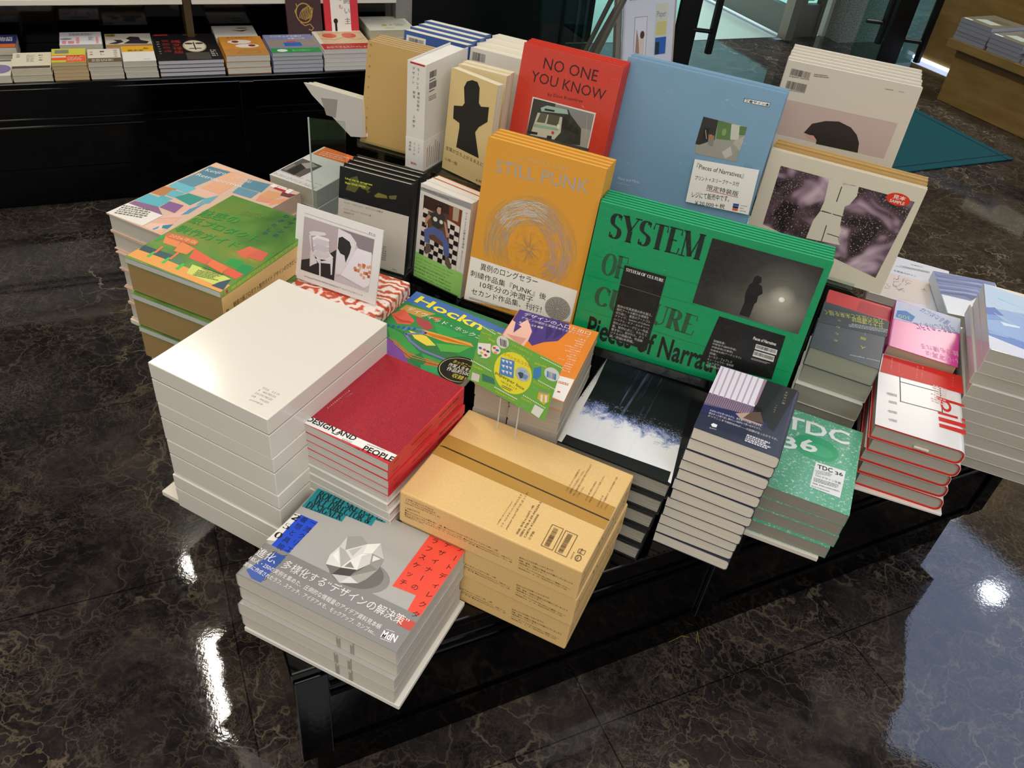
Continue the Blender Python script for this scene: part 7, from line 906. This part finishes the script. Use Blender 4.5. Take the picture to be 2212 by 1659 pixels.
# ------------------------------------------------------------------ easel with poster
t = thing('poster_easel', 'folding grey metal easel with white event poster before the entrance', 'easel', None, fmat((.36, 4.02, 0), 40))
lean = Matrix.Rotation(rad(-12), 4, 'X'); STEEL = M('8d8a80', .35, .5, 0, .5)
mb = MB(); L = lambda x, y, z: tuple(lean @ Vector((x, y, z)))
for x in (-.055,):
    mb.box(0, 0, 0, 0, 0, 0, STEEL) if 0 else None
def lbox(b, m): mm = MB(); mm.box(*b, m); mm.v = [tuple(lean @ Vector(v)) for v in mm.v]; return mm
lbox((-.045, .0, .02, -.012, .02, 1.5), STEEL).build('side_rail', t); lbox((.325, .0, .02, .345, .02, 1.5), M('b9a9a4', .4)).build('side_rail', t)
pm = lbox((-.01, -.012, .12, .32, .0, 1.3), M('dfe4f0', .25, .5)); art(pm, [[1, 'l', '8a94c0', 1.2, [6, 130, 6, 1290]], G(30, 500, 200, 24, 1, '9aa0b0'), [2, 't', '2026.4', 16, 640, 0, 70, 34, '3a3c44'], [2, 't', '3.20', 92, 636, 0, 110, 62, '3a3c44'], [2, 't', '15:00-19:30', 20, 580, 0, 130, 26, '7a7e8a'], G(20, 540, 240, 14, 1, '9aa0b0'), R(70, 230, 150, 430, 'e6e8f2'), [2, 'l', '4a4c58', 1.5, [70, 230, 150, 230, 150, 430, 70, 430, 70, 230]], [3, 'p', 'b08a78', [80, 240, 110, 240, 100, 330, 84, 380]], [3, 'e', '5a3a30', 122, 350, 14, 18, 0, 0], R(106, 250, 136, 334, 'e6d6cc', 3), R(206, 250, 288, 480, 'dcdccc', 2), R(210, 252, 284, 330, '2f6ac0', 3), R(214, 340, 280, 400, 'd8cf8a', 3), [3, 't', 'Paper', 214, 414, 0, 60, 34, '6a86b8'], R(214, 254, 240, 310, '24384a', 4)], lambda x, y, z: L(x-.01, -.0122-z, y+.0))
pm.build('poster_board', t)
MB().tube((-.03, .36, .0), (.02, -.2, 1.15), .014, STEEL, 8).build('rear_leg', t); MB().tube((-.22, .14, .0), (.0, -.16, 1.1), .014, STEEL, 8).build('front_leg', t); MB().tube((.05, .46, .0), (.12, .2, .7), .012, M('77746c', .4), 8).build('brace', t)
# ------------------------------------------------------------------ right-hand desk with magazines
DK = fmat((2.2253, 4.8937, 0), -58.5)
t = thing('wooden_desk', 'tan wooden low desk carrying magazine piles at upper right', 'desk', None, DK); WD2 = wood()
MB().box(0, 0, .0005, 1.5, .44, .285, WD2).build('body', t, bevel=.002); MB().box(-.05, -.045, .286, 1.55, .46, .33, WD2).build('desk_top', t, bevel=.002); MB().box(-.0, -.004, .24, 1.5, -.0002, .285, M('5d4524', .5)).build('painted_shade', t)  # last box is a dark strip painting the shade under the desk top
def mags(s0, off, w, d, n, h, desc, top, seed):
    rnd = random.Random(seed); first = None
    for i in range(n):
        m = DK @ Matrix.Translation((s0+rnd.uniform(-.004, .004), off+rnd.uniform(-.004, .004), .3302+(n-1-i)*h)); lab = top if i == 0 else 'grey-edged magazine, %s on the %s' % (ordn(i, n), desc)
        if i == 0: book('magazine', lab, 'magazine', desc, w, d, h-.0004, 'L', '7c7a68', 'a3a3ac', '', False, 0, [R(8, 8, 60, 26, 'e6e6e2'), [1, 'p', 'b8c2b8', [40, 60, 150, 50, 170, 120, 60, 130]], R(80, 140, 180, 200, '6a6048')], None, .2, None, None, m)
        elif first is None: first = book('magazine', lab, 'magazine', desc, w, d, h-.0004, 'L', '8a8a90', 'a3a3ac', mat=m)
        else: dup(first, lab, m)
mags(-.035, -.03, .2, .28, 5, .022, 'left pile of the tan desk', 'magazine topmost on the left pile of the tan desk', 3)
mags(.175, -.03, .2, .28, 4, .022, 'right pile of the tan desk', 'magazine topmost on the right pile of the tan desk', 4)
mags(.39, -.03, .2, .28, 3, .022, 'desk pile cut by the frame', 'magazine topmost on the desk pile cut by the right frame edge', 5)
m = DK @ Matrix.Translation((.22, .3, .3322)) @ Matrix.Rotation(rad(74), 4, 'X'); t = thing('sign_board', 'cream sign board with blue lettering standing on the tan desk', 'sign', None, m)
mb = MB().box(0, 0, 0, .42, .3, .006, M('e8dfc2', .4)); art(mb, [[1, 'v', '雑誌', 180, 230, 0, -60, 44, 0, '3f86a8'], G(30, 60, 110, 180, 9, 'b0a888'), G(240, 60, 140, 180, 8, 'b0a888')], lambda x, y, z: (x, y, .006+z)); mb.build('board', t); MB().box(.1, .001, .0, .3, .02, -.0005, M('c9a24e', .4)).build('foot', t)
# loose yellow strand on the floor
mb = MB()
for pts in ([(.392, 1.012, .002), (.42, 1.03, .004), (.436, 1.03, .002)], [(.45, 1.02, .002), (.452, 1.04, .012), (.456, 1.02, .002), (.46, 1.0, .002)]):
    for u, v in zip(pts, pts[1:]): mb.tube(u, v, .0005, M('8a8030', .6), 6)
tag(mb.build('yellow_strand'), 'tiny yellow strand lying on the floor by the table plinth', 'litter')
